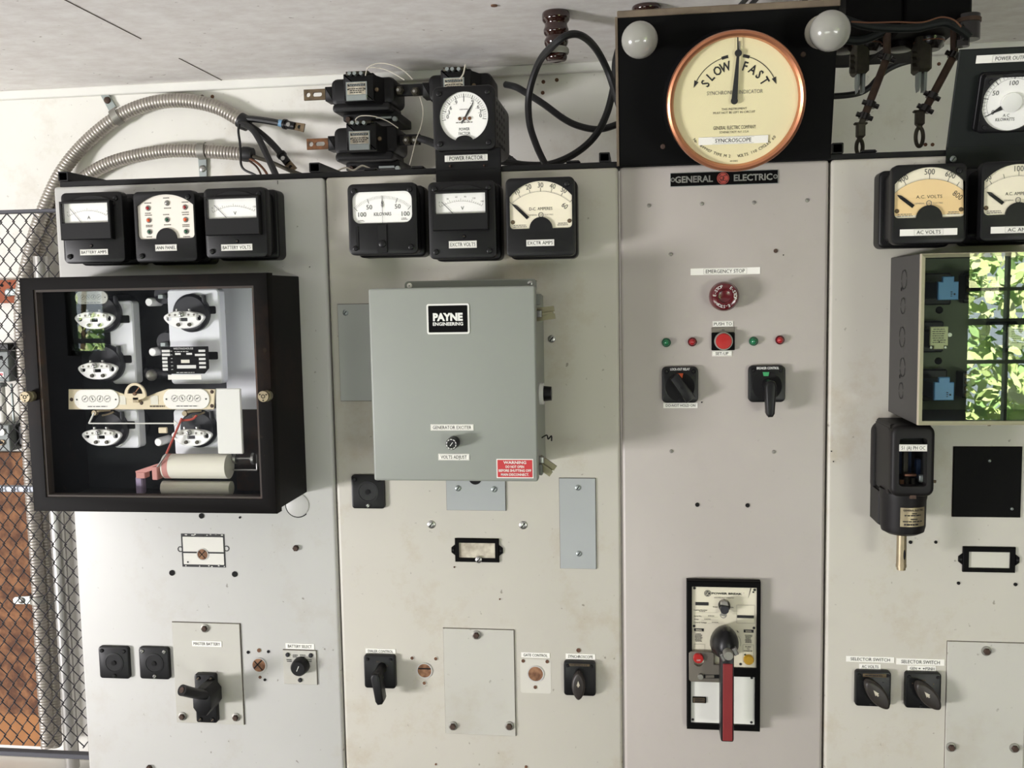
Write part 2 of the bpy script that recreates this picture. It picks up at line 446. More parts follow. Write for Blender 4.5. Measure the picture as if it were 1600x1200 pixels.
mb = MB('wall_paint'); mb.box(LX-.1, RX+.1, WY, WY+.1, 0, CZ)
mb.mat('rust')
for px, py in ((316, 151), (332, 151), (849, 128), (870, 125), (848, 145)): q = P(px, py, WY); mb.cyl((q.x, WY, q.z), (q.x, WY-.001, q.z), .0045, n=10)
for px, py in ((1467, 100), (1446, 226), (1457, 226)): q = P(px, py, WY); mb.cyl((q.x, WY, q.z), (q.x, WY-.001, q.z), .004, n=10)
struct('wall_back', mb, None)
mb = MB('white_trim'); mb.box(LX, RX, WY-.016, WY, CZ-.021, CZ, .002); struct('trim_1', mb, None)
mb = MB('floor_concrete'); mb.box(LX-.1, RX+.1, FY-.1, WY+.1, -.1, 0); struct('floor', mb, None)
lz = P(50, 1176, WY).z
mb = MB('white_trim'); mb.box(LX, -1.02, WY-.28, WY, 0, lz-.012, .004); struct('trim_2', mb, None)      # low plinth under the wall boards

def wall_open(name, x0, x1, zs, holes, y0, y1, mat):
    mb = MB(mat); mb.prism([(x0, 0), (x1, 0), (x1, zs), (x0, zs)], y0, y1, holes=[[(a, c), (b, c), (b, d), (a, d)] for a, b, c, d in holes]); return mb
WIN = [(1.85, 4.1, .80, 2.05), (-3.67, -3.40, 1.26, 2.05), (-2.1, -.2, .12, .74), (1.75, 2.95, .12, .74)]  # last two are unseen openings, added only to back the low fill lamps
struct('wall_front', wall_open('w', LX-.1, RX+.1, CZ, WIN, FY-.1, FY, 'room_wall'), None)
for i, (a, b, c, d) in enumerate(WIN):
    mb = MB('window_frame'); y0, y1 = FY-.08, FY-.03
    for q in (a, b-.03): mb.box(q, q+.03, y0, y1, c, d)
    for q in (c, d-.03): mb.box(a, b, y0, y1, q, q+.03)
    if i == 0:
        xs = [2.095+.5*k for k in range(5)]; zs = [(1.586, .02), (1.40, .036), (1.17, .02)]
    elif i == 1: xs = []; zs = [(1.72, .025), (1.48, .02), (1.355, .03)]
    else: xs = []; zs = []  # plain frames round the openings added for the fill lamps
    for q in xs:
        if q < b-.05: mb.box(q-.008, q+.008, y0, y1, c, d)
    for z, w in zs: mb.box(a, b, y0, y1, z-w/2, z+w/2)
    w = struct('window_%d' % (i+1), mb, None)
    g = MB('pane_glass'); g.box(a, b, FY-.057, FY-.053, c, d); o = solo('pane', None, None, g); o.parent = w; o.location = o.location-w.location
# left wall with a doorway open to daylight, right wall with a tall window opening
mb = MB('side_wall'); mb.box(LX-.1, LX, FY, -4.1, 0, CZ); mb.box(LX-.1, LX, -2.5, WY, 0, CZ); mb.box(LX-.1, LX, -4.1, -2.5, 1.0, CZ); struct('wall_left', mb, None)
mb = MB('side_wall'); mb.box(RX, RX+.1, FY, WY, 0, CZ); struct('wall_right', mb, None)

# sunlit shrubs outside the far windows
def shrubs(name, label, x0, x1, z0, z1, y, n, size, seed):
    rg = random.Random(seed); mb = MB(); cl = [(rg.uniform(x0, x1), rg.uniform(z0, z1), y+rg.uniform(-.5, .3)) for _ in range(int(n/45)+1)]
    for k in range(n):
        cx, cz, cy = rg.choice(cl); px = cx+rg.gauss(0, .16); pz = cz+rg.gauss(0, .16); py = cy+rg.gauss(0, .18)
        s = size*rg.uniform(.5, 1.3); nrm = Vector((rg.gauss(0, .6), .6+rg.random()*.5, rg.gauss(.5, .5))).normalized()
        a = nrm.cross(Vector((rg.gauss(0, 1), rg.gauss(0, 1), rg.gauss(0, 1)))).normalized(); b = nrm.cross(a); c = Vector((px, py, pz))
        mb.m = rg.choice(('leaf_a', 'leaf_a', 'leaf_b', 'leaf_c'))
        mb.add([c-a*s, c-a*s*.3+b*s*.42, c+a*s*.5+b*s*.34, c+a*s, c+a*s*.5-b*s*.34, c-a*s*.3-b*s*.42], [(0, 1, 2, 3, 4, 5)])
    mb.m = 'bark'
    for k in range(5):
        x = rg.uniform(x0, x1); mb.tube([(x, y-.3, 0), (x+rg.uniform(-.2, .2), y-.2, 1.0), (x+rg.uniform(-.4, .4), y-.3, z1)], .02, n=6)
    return solo(name, label, 'shrub', mb, kind='stuff')
shrubs('leafy_shrub', 'sunlit green leafy shrubs outside the window, mirrored in the right glass case', 1.3, 6.5, -.2, 3.1, -6.1, 13000, .062, 3)
shrubs('leafy_shrub', 'green leafy shrubs outside the window, mirrored in the large black case', -5.8, -3.4, .4, 3.0, -6.2, 3500, .055, 5)
mb = MB('leaf_b'); mb.box(-7, 8, -9, -4.8, -.2, -.1); struct('ground', mb, None)

# ------------------------------------------------------------------ the four switchboard panels
def ax(l): return sum(P(a, b).x for a, b in l)/len(l)
E0 = ax(((82, 291), (118, 880), (135.7, 1200))); E1 = ax(((507, 277), (527.5, 850), (538.6, 1200)))
E2 = ax(((967.5, 262), (971.6, 850), (974.2, 1200))); E3 = ax(((1296.3, 250), (1291, 850), (1286, 1200))); E4 = P(1755, 600).x
TOP = [P(300, 283).z, P(740, 270).z, P(1130, 255).z, P(1400, 246).z]; PT = sum(TOP)/4
def panel(name, label, x0, x1, mat):
    p = Vector(((x0+x1)/2, 0, .05)); t = T(name, label, 'panel', 0, 0, p=p)
    mb = MB(mat); mb.box(x0+.0014-p.x, x1-.0014-p.x, 0, .042, 0, PT-p.z, .0055, 4); t.face = t.part('sheet', mb); return t
P1 = panel('switchboard_panel', 'leftmost grey steel panel, behind the large black glass-fronted case', E0, E1, 'panel_paint')
P2 = panel('switchboard_panel', 'stained grey steel panel carrying the square grey enclosure box', E1, E2, 'panel_paint_stained')
P3 = panel('switchboard_panel', 'smooth pinkish-grey panel carrying the emergency stop button', E2, E3, 'panel_paint_new')
P4 = panel('switchboard_panel', 'rightmost grey steel panel, below the power output plate', E3, E4, 'panel_paint_stained')

def hole(t, px, py, rpx, mat='hole', name='bolt_hole', rim=None):
    x, z = t.L(px, py); s = t.S(); mb = MB(mat)
    mb.lathe((x, 0, z), (0, -1, 0), [(rpx*s, -.001), (rpx*s, .0012)], 16)
    if rim: mb.mat(rim).arc(x, z, rpx*s*1.12, rpx*s*.3, 0, 2*PI, -.0008)
    return t.part(name, mb)
def screw(t, px, py, rpx, mat='steel', out=0, parent=None, name='screw', slot=.7, ang=.9, h=.002):
    x, z = t.L(px, py, out); s = t.S(out); r = rpx*s; mb = MB(mat)
    mb.lathe((x, -out, z), (0, -1, 0), [(r, 0), (r, h*.4), (r*.8, h*.8), (r*.35, h)], 14)
    c, sn = math.cos(ang)*r*slot, math.sin(ang)*r*slot; mb.mat('hole').line(x-c, z-sn, x+c, z+sn, r*.26, -out-h-.0002)
    return t.part(name, mb, parent=parent)
def bolt(t, px, py, rpx, out=0, parent=None, mat='bolt_rust', ring='steel_dull'):
    x, z = t.L(px, py, out); r = rpx*t.S(out); mb = MB(ring)
    if ring: mb.lathe((x, -out, z), (0, -1, 0), [(r, 0), (r, .0012), (r*.7, .002)], 20)
    mb.mat(mat).prism(circ(x, z, r*.68, 6), -out-.006, -out, .001)
    return t.part('bolt', mb, parent=parent)
for px, py, r in ((315, 806, 4), (375, 808.5, 1.6), (269, 895, 4.3), (367, 897, 4.3), (388, 1019, 2.4), (419.5, 1018, 2.2), (414, 1062, 2)): hole(P1, px, py, r)
for px, py, r in ((405, 1016, 3), (406.5, 1058, 2.2)): hole(P1, px, py, r, 'rust')
def knockout(t, px, py, rpx, bars=()):
    x, z = t.L(px, py); r = rpx*t.S(); mb = MB('wood_hole'); mb.lathe((x, 0, z), (0, -1, 0), [(r, -.001), (r, .0013)], 24)
    mb.mat('hole')
    for a, o, w in bars:
        c, sn = math.cos(a)*r*.9, math.sin(a)*r*.9; dx, dz = -math.sin(a)*o*r, math.cos(a)*o*r
        mb.line(x-c+dx, z-sn+dz, x+c+dx, z+sn+dz, r*w, -.0016)
    mb.mat('panel_paint').arc(x, z, r*1.06, r*.14, 0, 2*PI, -.0015); return t.part('cutout', mb)
knockout(P1, 405, 1039, 10, ((.8, .2, .2), (2.3, .1, .16)))
for px, py in ((463, 856), (234, 1199)): bolt(P1, px, py, 6.5, ring=None)
# bare patch where a card holder used to be
def bare_patch(t):
    mb = MB('ink'); a, b, c, d = t.R(284, 834, 352, 886); mb.poly([(a, c), (b, c), (b, d), (a, d)], -.0003)
    a, b, c, d = t.R(286.5, 839, 349.5, 882); mb.mat('patch_white').poly(rr(a, b, c, d, .001), -.0006)
    a, b, c, d = t.R(285, 862, 351, 864.5); mb.mat('ink').poly([(a, c), (b, c), (b, d), (a, d)], -.0009)
    for px, py in ((282, 858), (354, 857)): x, z = t.L(px, py); mb.arc(x, z, .0042, .0016, 0, 2*PI, -.0005)
    for px, py, r in ((317, 837.5, 1.4), (294, 878, 1.6), (344, 883, 1.2)): x, z = t.L(px, py); mb.disc(x, z, r*.001, -.001, 10)
    rg = random.Random(4)
    mb.mat('patch_white')
    for k in range(16):
        x, z = t.L(rg.uniform(285, 351), rg.choice((835.5, 884.5)) + rg.uniform(-.8, .8)); mb.disc(x, z, rg.uniform(.0008, .0026), -.001, 7, rz=.0009)
    return t.part('bare_patch', mb)
bare_patch(P1); knockout(P1, 317, 866, 8, ((.8, .1, .14), (2.3, .1, .14)))
x, z = P1.L(465, 789); mb = MB('panel_paint'); mb.lathe((x, 0, z), (0, -1, 0), [(.0195, 0), (.0195, .0012), (.0182, .0018)], 32); mb.mat('hole').arc(x, z, .0205, .0016, PI*.85, PI*1.75, -.0004); P1.part('hole_plug', mb)
mb = MB('ink'); x, z = P1.L(434, 285); mb.line(x, z-.003, x, z+.003, .001, -.0004); P1.part('pencil_mark', mb)
for px, py in ((674, 819.5), (817.5, 820.5)): screw(P2, px, py, 6)
screw(P2, 862, 529.5, 5.5, ang=.9); screw(P1, 484, 417, .9)
for px, py in ((644, 1028), (681, 1029), (663, 1067)): hole(P2, px, py, 2.6, 'rust', rim='patch_white')
knockout(P2, 663.5, 1047.5, 10.5, ((0, .3, .2),))
for px, py, r in ((681, 1194, 1.5), (822, 1198, 2.2), (904, 1016, 3.2), (710, 886, 1.2), (781, 936, 1.2)): hole(P2, px, py, r, 'rust')
mb = MB('patch_pale'); a, b, c, d = P2.R(813, 1030, 861, 1083); mb.poly(rr(a, b, c, d, .004), -.0003); P2.part('bare_patch', mb)
knockout(P2, 837, 1052.5, 11); 
for px, py in ((817.5, 1032.5), (855, 1033.5), (836.5, 1073.5)): hole(P2, px, py, 2.6, 'rust')
for px, py in ((1014, 321), (1096.5, 318.5), (1178, 316.5), (1261, 313), (1048, 397), (1049, 705), (1209, 706)): screw(P3, px, py, 2.7, 'steel_dull', slot=.2)
hole(P3, 1212, 392, 3, 'bolt_rust'); hole(P3, 1224, 398.5, .9); hole(P3, 1096.5, 628.5, 1)
for px, py in ((1089.5, 788.5), (1168, 789.5)): hole(P3, px, py, 3.1)
for px, py, r in ((1422.5, 847, 2.6), (1462, 847, 2.3), (1497.5, 911, 2.4), (1586.5, 913, 2.6), (1299, 705, .9), (1302, 721, .9)): hole(P4, px, py, r)

# rail along the panel tops and the square tubes that run back from it
mb = MB('black_metal'); xr = P(1500, 246).x
mb.box(E0+.012, P(681, 268).x, .002, .05, PT-.0005, PT+.0085, .001); mb.box(P(783, 268).x, E2+.0, .002, .05, PT-.0005, PT+.0085, .001); mb.box(E2, xr, .004, .05, PT-.0005, PT+.0085, .001)
mb.box(P(681, 268).x-.001, P(783, 268).x+.001, .012, .05, PT-.0005, PT+.0085, .001)
for px in (576, 650, 895, 1360): x = P(px, 260).x; mb.box(x-.011, x+.011, .006, .036, PT+.008, PT+.0135, .003)
solo('top_rail', 'black steel rail running along the tops of the panels', 'rail', mb)
for (x0, x1, y0, y1, lab) in ((91, 106, 268, 288, 'black square tube end at the far left end of the top rail'), (483, 500, 254, 271, 'black square tube end on the rail between the two left panels'),
        (936, 953, 238, 255, 'black square tube end left of the black slate board'), (1300, 1318, 223, 241, 'black square tube end right of the black slate board')):
    t = T('square_tube', lab, 'tube', (x0+x1)/2, (y0+y1)/2, .003, group='square tubes on the top rail'); a, b, c, d = t.R(x0, y0, x1, y1); c = PT+.0088-t.p.z
    mb = MB('black_metal'); mb.prism(rr(a, b, c, d, .0015, 2), 0, .30, holes=[rr(a+.002, b-.002, c+.002, d-.002, .001, 2)]); mb.mat('hole').box(a+.002, b-.002, .08, .082, c+.002, d-.002); t.part('tube', mb)
# ------------------------------------------------------------------ writing strips
def strip_part(t, box, s, out, name='label_strip', parent=None, hfrac=.52, framed=True, mat='paper', w=None, cx=0.0):
    a, b, c, d = t.R(*box, out); H = d-c; mb = MB(mat); mb.box(a, b, -out-.0008, -out, c, d)
    y = -out-.0012; mb.mat('ink'); xm = (a+b)/2+cx*(b-a)
    mb.text(s, xm, (c+d)/2, H*hfrac, y, w=w*(b-a) if w else None, wmax=(b-a)*.9)
    if framed:
        ww = min((b-a)*.97, (w*(b-a) if w else H*hfrac*len(s)*.82)+H*.7)/2
        mb.mat('ink_faint')
        for z in (c+H*.1, d-H*.1): mb.line(xm-ww, z, xm+ww, z, H*.025, y)
        for x in (xm-ww, xm+ww): mb.line(x, c+H*.1, x, d-H*.1, H*.025, y)
    return t.part(name, mb, parent=parent)
def strip(box, s, label, **k):
    t = T('adhesive_label', label, 'label', (box[0]+box[2])/2, (box[1]+box[3])/2, 0); a, b, c, d = t.R(*box); H = d-c
    mb = MB('paper'); mb.box(a, b, -.0008, 0, c, d); t.part('strip', mb)
    w = k.get('w'); mb = MB('ink'); mb.text(s, (a+b)/2, (c+d)/2, H*k.get('hfrac', .52), -.0012, w=w*(b-a) if w else None, wmax=(b-a)*.9)
    if k.get('framed', True):
        ww = min((b-a)*.97, (w*(b-a) if w else H*.55*len(s))+H*.6)/2; mb.mat('ink_faint')
        for z in (c+H*.1, d-H*.1): mb.line((a+b)/2-ww, z, (a+b)/2+ww, z, H*.025, -.0012)
        for x in ((a+b)/2-ww, (a+b)/2+ww): mb.line(x, c+H*.1, x, d-H*.1, H*.025, -.0012)
    t.part('lettering', mb); return t

# ------------------------------------------------------------------ panel meters
def bowl(x0, x1, z0, z1, top, notch_r, notch_x, r=.006):
    """dial opening: domed top, flat foot with a round notch in it (counter-clockwise from bottom left)"""
    o = []; w = x1-x0; cx = (x0+x1)/2
    for i in range(5): a = PI*1.5-PI/2*i/4; o.append((x0+r+r*math.cos(a), z0+r+r*math.sin(a)))
    zs = z1-top; R = (w*w/4+top*top)/(2*top); zc = z1-R; a0 = math.asin(w/2/R)
    for i in range(21): a = PI/2+a0-2*a0*i/20; o.append((cx+R*math.cos(a), zc+R*math.sin(a)))
    for i in range(5): a = -PI/2*i/4; o.append((x1-r+r*math.cos(a), z0+r+r*math.sin(a)))
    if notch_r:
        for i in range(17): a = PI*i/16; o.append((notch_x+notch_r*math.cos(a)*1.06, z0+notch_r*math.sin(a)*1.05))
    return o
def meter_body(t, front, out, mat='bakelite', r=.009, side=.0):
    a, b, c, d = t.R(*front, out); w = b-a
    mb = MB(mat)
    mb.prism(rr(a-.001-side, b+.001+side, c-.002, d+.001, r), -.030, 0, .004, 3)      # flange on the panel
    mb.prism(rr(a+.006, b-.006, c+.005, d-.005, r), -out+.012, -.028)                 # neck
    t.part('case', mb)
    return a, b, c, d
def corner_screws(t, a, b, c, d, out, which, r=.0042, mat='bakelite_gloss'):
    for (sx, sz) in which:
        x = a+.0105 if sx < 0 else b-.0105; z = c+.0105 if sz < 0 else d-.0105
        mb = MB(mat); mb.lathe((x, -out, z), (0, -1, 0), [(r, 0), (r*.9, .0022), (r*.5, .003)], 14); mb.mat('hole').line(x-r*.5, z-r*.5, x+r*.5, z+r*.5, r*.3, -out-.0032)
        t.part('screw', mb)
ALL4 = ((-1, 1), (1, 1), (-1, -1), (1, -1))
def dial_plate(t, o, out, mat, drop=.0035):
    """the printed dial, set back a little in the front plate"""
    mb = MB(mat); mb.poly(o, -out+drop); return mb, -out+drop-.0004
def front_plate(t, a, b, c, d, out, opening, mat, r, rec=.0035):
    mb = MB(mat); mb.prism(rr(a, b, c, d, r), -out, -out+.016, .0025, 2, holes=[opening]); return t.part('front_plate', mb)
def cover_glass(t, o, out):
    mb = MB('pane_glass'); mb.prism(o, -out+.0012, -out+.002); return t.part('glass', mb)

def window_meter(label, front, win, letter, tag, tagbox, out=.076, needle=(.12, .78, .36, .06), screws=ALL4, nums=()):
    t = T('panel_meter', label, 'meter', (front[0]+front[2])/2, (front[1]+front[3])/2, 0)
    a, b, c, d = meter_body(t, front, out); w = b-a; h = d-c; cx = (a+b)/2
    mb = MB('bakelite'); mb.prism(rr(a, b, c, d, .008), -out, -out+.016, .0025, 2)
    R = w*.44; zc = d-.006-R*.62                                                      # raised arch above the window
    mb.prism([(cx+R*math.cos(q)*.88, d-.022+.017*math.sin(q)) for q in [PI*i/24 for i in range(25)]], -out-.0025, -out, .001)
    t.part('front_plate', mb)
    wa, wb, wc, wz = t.R(*win, out); bx = win[3]+26
    ha, hb, hc, hd = wa-.004, wb+.004, t.R(win[0], win[1], win[2], bx, out)[2], wz+.003
    mb = MB('bakelite'); mb.prism([(ha, hc), (hb, hc), (hb, hd), (ha, hd)], -out-.012, -out, .0012, holes=[[(wa, wc), (wb, wc), (wb, wz), (wa, wz)]])
    wh = t.part('window_housing', mb)
    mb = MB('dial_white'); mb.poly([(wa, wc), (wb, wc), (wb, wz), (wa, wz)], -out-.004); y = -out-.0044; W = wb-wa; H = wz-wc
    mb.mat('ink').text(letter, (wa+wb)/2+W*.03, wc+H*.28, H*.17, y)
    R = W*.86; zc = wc-W*.86+H*.62
    mb.mat('ink_faint').arc((wa+wb)/2, zc, R, .0003, PI/2-.5, PI/2+.5, y)
    for k in range(21): q = PI/2+.5-1.0*k/20; rl = R+(.004 if k % 5 == 0 else .0022); mb.line((wa+wb)/2+R*math.cos(q), zc+R*math.sin(q), (wa+wb)/2+rl*math.cos(q), zc+rl*math.sin(q), .0004, y)
    for k, s in enumerate(nums): q = PI/2+.47-.94*k/max(1, len(nums)-1); mb.text(s, (wa+wb)/2+(R+.0065)*math.cos(q), zc+(R+.0065)*math.sin(q), .0024, y)
    t.part('dial', mb)
    n = needle; mb = MB('ink'); mb.line(wa+W*n[0], wc+H*n[1], wa+W*n[2], wc+H*n[3], .0008, -out-.0055); t.part('needle', mb)
    mb = MB('pane_glass'); mb.box(wa, wb, -out-.0105, -out-.0098, wc, wz); t.part('glass', mb, parent=wh)
    corner_screws(t, a, b, c, d, out, screws)
    x, z = t.L((win[0]+win[2])/2+4, bx+9, out); mb = MB('bakelite_gloss'); mb.lathe((x, -out, z), (0, -1, 0), [(.003, 0), (.0022, .0015)], 12); mb.mat('tarnished').line(x-.0013, z, x+.0013, z, .0006, -out-.0018); t.part('zero_screw', mb)
    strip_part(t, tagbox, tag, out); return t
window_meter('black meter with white window lettered A and tag BATTERY AMPS', (97, 300, 193, 411), (103, 318, 174.5, 349), 'A', 'BATTERY AMPS', (125.5, 389.5, 169, 398.5), needle=(.14, .74, .36, .06), screws=((1, 1), (-1, -1)), nums='05')
window_meter('black meter with white window lettered V and tag BATTERY VOLTS', (319.5, 293, 416.5, 403), (328, 311, 405, 342), 'V', 'BATTERY VOLTS', (346, 381.5, 394.5, 391.5), needle=(.12, .7, .36, .06), screws=((1, 1), (-1, -1)), nums=('0', '', '150'))
window_meter('black meter with cream window lettered V and tag EXCTR VOLTS', (669.5, 283, 775, 404), (682, 302.5, 760, 334.5), 'V', 'EXCTR VOLTS', (701.5, 376.5, 745, 387.5), needle=(.12, .6, .34, .03), nums=('0', '30', '60', '90', '120', '150'))

def arched_meter(label, front, dial, tag, tagbox, out, mat, marks, title, needle, screws, small=None, top_frac=.32, tagkw={}, hub=None):
    t = T('panel_meter', label, 'meter', (front[0]+front[2])/2, (front[1]+front[3])/2, 0)
    a, b, c, d = meter_body(t, front, out)
    x0, x1, z0, z1 = t.R(*dial, out); W = x1-x0; H = z1-z0; cx = (x0+x1)/2
    o = bowl(x0, x1, z0, z1, H*top_frac, W*.175, cx, .006)
    front_plate(t, a, b, c, d, out, o, 'bakelite', .008)
    mb, y = dial_plate(t, o, out, mat)
    k = (dial[2]-dial[0])/97.5; S = t.S(out); R = 68*k*S; zc = z1-84*k*S; A0 = .74
    if hub == 'amber':
        e = [(max(x0+.001, min(x1-.001, cx+R*math.cos(q))), zc+R*math.sin(q)) for q in [PI/2-.84+1.68*i/40 for i in range(41)]]
        mb.mat('dial_amber').poly([(x1-.001, z0+.004)]+e+[(x0+.001, z0+.004)], y+.0002)
    if marks:
        mb.mat('ink'); mb.arc(cx, zc, R, .0003, PI/2-A0, PI/2+A0, y, 30)
        for s, a in marks:
            q = PI/2-a; mb.line(cx+R*math.cos(q), zc+R*math.sin(q), cx+(R+6*k*S)*math.cos(q), zc+(R+6*k*S)*math.sin(q), .0006, y)
            rn = R+(-9.5 if a > .7 else 10)*k*S; aa = min(a, .70)
            if s: mb.text(s, cx+rn*math.sin(aa), zc+rn*math.cos(aa), 7.6*k*S, y, rot=-a*.9, nx=.85)
        for i in range(61): q = PI/2+A0-2*A0*i/60; mb.mat('ink_faint').line(cx+R*math.cos(q), zc+R*math.sin(q), cx+(R+2*k*S)*math.cos(q), zc+(R+2*k*S)*math.sin(q), .0002, y)
    mb.mat('ink').text(title, cx, z0+H*.42, H*.062, y, w=W*.37)
    s = H*.05; mb.mat('ink_faint'); mb.arc(cx, z0+H*.29, s, s*.3, 0, 2*PI, y); mb.text('GE', cx, z0+H*.29, s*.9, y)
    mb.text('GENERAL', cx-W*.13, z0+H*.29, H*.03, y, w=W*.14); mb.text('ELECTRIC', cx+W*.13, z0+H*.29, H*.03, y, w=W*.14)
    mb.fine(x0+W*.05, x0+W*.28, z0+H*.03, z0+H*.1, 2, y, 3); mb.fine(x1-W*.24, x1-W*.05, z0+H*.05, z0+H*.12, 2, y, 5)
    t.part('dial', mb)
    for sx in (-1, 1): mb = MB('tarnished'); mb.lathe((cx+sx*W*.455, -out+.0035, z0+H*.15), (0, -1, 0), [(.0032, 0), (.0024, .0012)], 12); t.part('dial_screw', mb)
    p0 = t.L(*needle[0], out-.003); p1 = t.L(*needle[1], out-.003); p2 = t.L(*needle[2], out-.003)
    mb = MB('bakelite'); mb.line(p1[0], p1[1], p2[0], p2[1], .0046, -out+.0022, .005); mb.poly([(p1[0]+(p1[1]-p2[1])*.0, p1[1])]+[p0]+[p1], -out+.0022) if 0 else mb.line(p0[0], p0[1], p1[0], p1[1], .0008, -out+.0022, .0046)
    t.part('needle', mb)
    cover_glass(t, o, out); corner_screws(t, a, b, c, d, out, screws)
    strip_part(t, tagbox, tag, out, **tagkw); return t
arched_meter('black meter with cream dial numbered 10 to 60, tagged EXCTR AMPS', (790.5, 277, 898, 400.5), (796, 282.5, 893.5, 357), 'EXCTR AMPS', (822.5, 374.5, 866, 384.5), .076, 'dial_cream',
    [('', -.74), ('10', -.49), ('20', -.245), ('30', 0), ('40', .245), ('50', .49), ('60', .74)], 'D-C. AMPERES', ((800, 319), (806, 323), (825, 341)), ((1, 1), (-1, -1)))
arched_meter('black meter with amber dial reading to 800 volts, tagged AC VOLTS', (1394, 256, 1510.5, 381), (1398, 261, 1508.5, 340), 'AC VOLTS', (1406, 357.5, 1495.5, 368), .1, 'dial_cream',
    [('', -.74), ('400', -.47), ('500', 0), ('600', .36), ('', .56), ('800', .74)], 'A.C. VOLTS', ((1402, 305), (1407, 308), (1427, 323)), ((1, 1), (-1, -1)), tagkw=dict(w=.42), hub='amber')
arched_meter('black meter with cream dial cut off by the photo edge, tagged AC AMPS', (1532.5, 251, 1649, 376), (1538, 256, 1648, 335), 'AC AMPS', (1548, 353.5, 1638, 364), .1, 'dial_cream',
    [('', -.74), ('50', -.55), ('', -.28), ('100', 0), ('', .28), ('150', .52), ('200', .74)], 'A.C. AMPERES', ((1542, 300), (1547, 303), (1567, 318)), ((1, 1), (-1, -1)), tagkw=dict(w=.42))

# kilovars: wide rounded window
def kilovars():
    out = .08; front = (543.5, 286, 652, 398)
    t = T('panel_meter', 'black meter with wide white dial marked KILOVARS and a centre zero', 'meter', 598, 342, 0)
    a, b, c, d = meter_body(t, front, out); x0, x1, z0, z1 = t.R(550, 299, 643.5, 348.5, out); W = x1-x0; H = z1-z0; cx = (x0+x1)/2
    o = rr(x0, x1, z0, z1, .012, 6); front_plate(t, a, b, c, d, out, o, 'bakelite', .009)
    mb, y = dial_plate(t, o, out, 'dial_white'); R = W*.74; zc = z1-.006-R; mb.mat('ink')
    for k in range(41):
        q = PI/2+.70-1.40*k/40; big = k in (0, 10, 20, 30, 40); mb.line(cx+R*math.cos(q), zc+R*math.sin(q), cx+(R-(.0075 if big else .0045))*math.cos(q), zc+(R-(.0075 if big else .0045))*math.sin(q), .0007 if big else .0003, y)
    for s, px, py in (('100', 565, 335), ('50', 576, 323.5), ('50', 620.5, 322), ('100', 633, 333.5)): xz = t.L(px, py, out); mb.text(s, xz[0], xz[1], .0066, y, bold=.002)
    mb.text('0', cx, z1-.016, .005, y); mb.text('KILOVARS', cx, z0+H*.29, .005, y, w=W*.29)
    mb.mat('ink_faint').fine(x1-W*.2, x1-W*.08, z0+H*.08, z0+H*.16, 2, y, 2); mb.fine(x0+W*.08, x0+W*.2, z0+H*.06, z0+H*.12, 2, y, 2); t.part('dial', mb)
    n = MB('ink'); n.line(cx, z0, cx, z0+H*.55, .0005, -out+.002); n.poly([(cx, z0+H*.75), (cx-.0018, z0+H*.56), (cx, z0+H*.46), (cx+.0018, z0+H*.56)], -out+.002); n.line(cx, z0+H*.7, cx, z1-.006, .0006, -out+.002); t.part('needle', n)
    cover_glass(t, o, out); corner_screws(t, a, b, c, d, out, ALL4)
    x, z = t.L(598, 381, out); mb = MB('bakelite'); mb.box(x-.0075, x+.0075, -out-.002, -out, c+.003, z0-.002, .0008)
    mb.box(a+.012, a+.016, -out-.001, -out, c+.008, z0-.004, .0005); t.part('rib', mb)
    mb = MB('bakelite_gloss'); mb.lathe((x, -out-.002, z), (0, -1, 0), [(.0055, 0), (.0055, .0015), (.004, .0025)], 20); mb.mat('hole').line(x, z-.003, x, z+.003, .001, -out-.0047); t.part('zero_screw', mb)
kilovars()

# annunciator: cream plate with little lamps
def annunciator():
    out = .076; front = (209.5, 298, 306, 410)
    t = T('annunciator_panel', 'black instrument with cream plate of seven tiny lamps, tagged ANN PANEL', 'indicator panel', 258, 354, 0)
    a, b, c, d = meter_body(t, front, out); x0, x1, z0, z1 = t.R(214, 303.5, 302.5, 373, out); W = x1-x0; H = z1-z0; cx = (x0+x1)/2
    o = bowl(x0, x1, z0, z1, H*.25, W*.17, cx, .006); front_plate(t, a, b, c, d, out, o, 'bakelite', .008)
    mb, y = dial_plate(t, o, out, 'dial_pale'); 
    lamps = ((229.5, 325, 'lens_red', 'FUSE', 'NEG'), (259.5, 317, 'steel', 'CTRL', 'PWR'), (287.5, 323.5, 'lens_red', 'OVER', 'FREQ'), (231, 344, 'orange_tag', 'WATER', 'FLOW'), (259.5, 343, 'ring_green', 'BATTERY', 'FLOAT'), (288.5, 343, 'orange_tag', 'HEAD', 'GATE'), (232, 362, 'ring_green', 'OIL', 'PUMP'), (289.5, 361.5, 'ring_green', 'AUX', 'RUN'))
    mb.mat('ink_faint')
    for px, py, m, s1, s2 in lamps:
        x, z = t.L(px, py, out)
        for k in (1, -1): mb.fine(x-.0065, x+.0065, z+k*.0078-.001, z+k*.0078+.001, 1, y, int(px)+k, .8)
    t.part('dial', mb)
    for px, py, m, s1, s2 in lamps:
        x, z = t.L(px, py, out); l = MB('steel'); l.lathe((x, -out+.0035, z), (0, -1, 0), [(.0042, 0), (.0042, .001), (.0034, .0018)], 16); l.mat(m).ball((x, -out+.0018, z), .0028, .0022, .0028, 12); t.part('lamp', l)
    corner_screws(t, a, b, c, d, out, ((1, 1), (-1, -1)))
    strip_part(t, (243, 382, 276.5, 392), 'ANN PANEL', out)
annunciator()

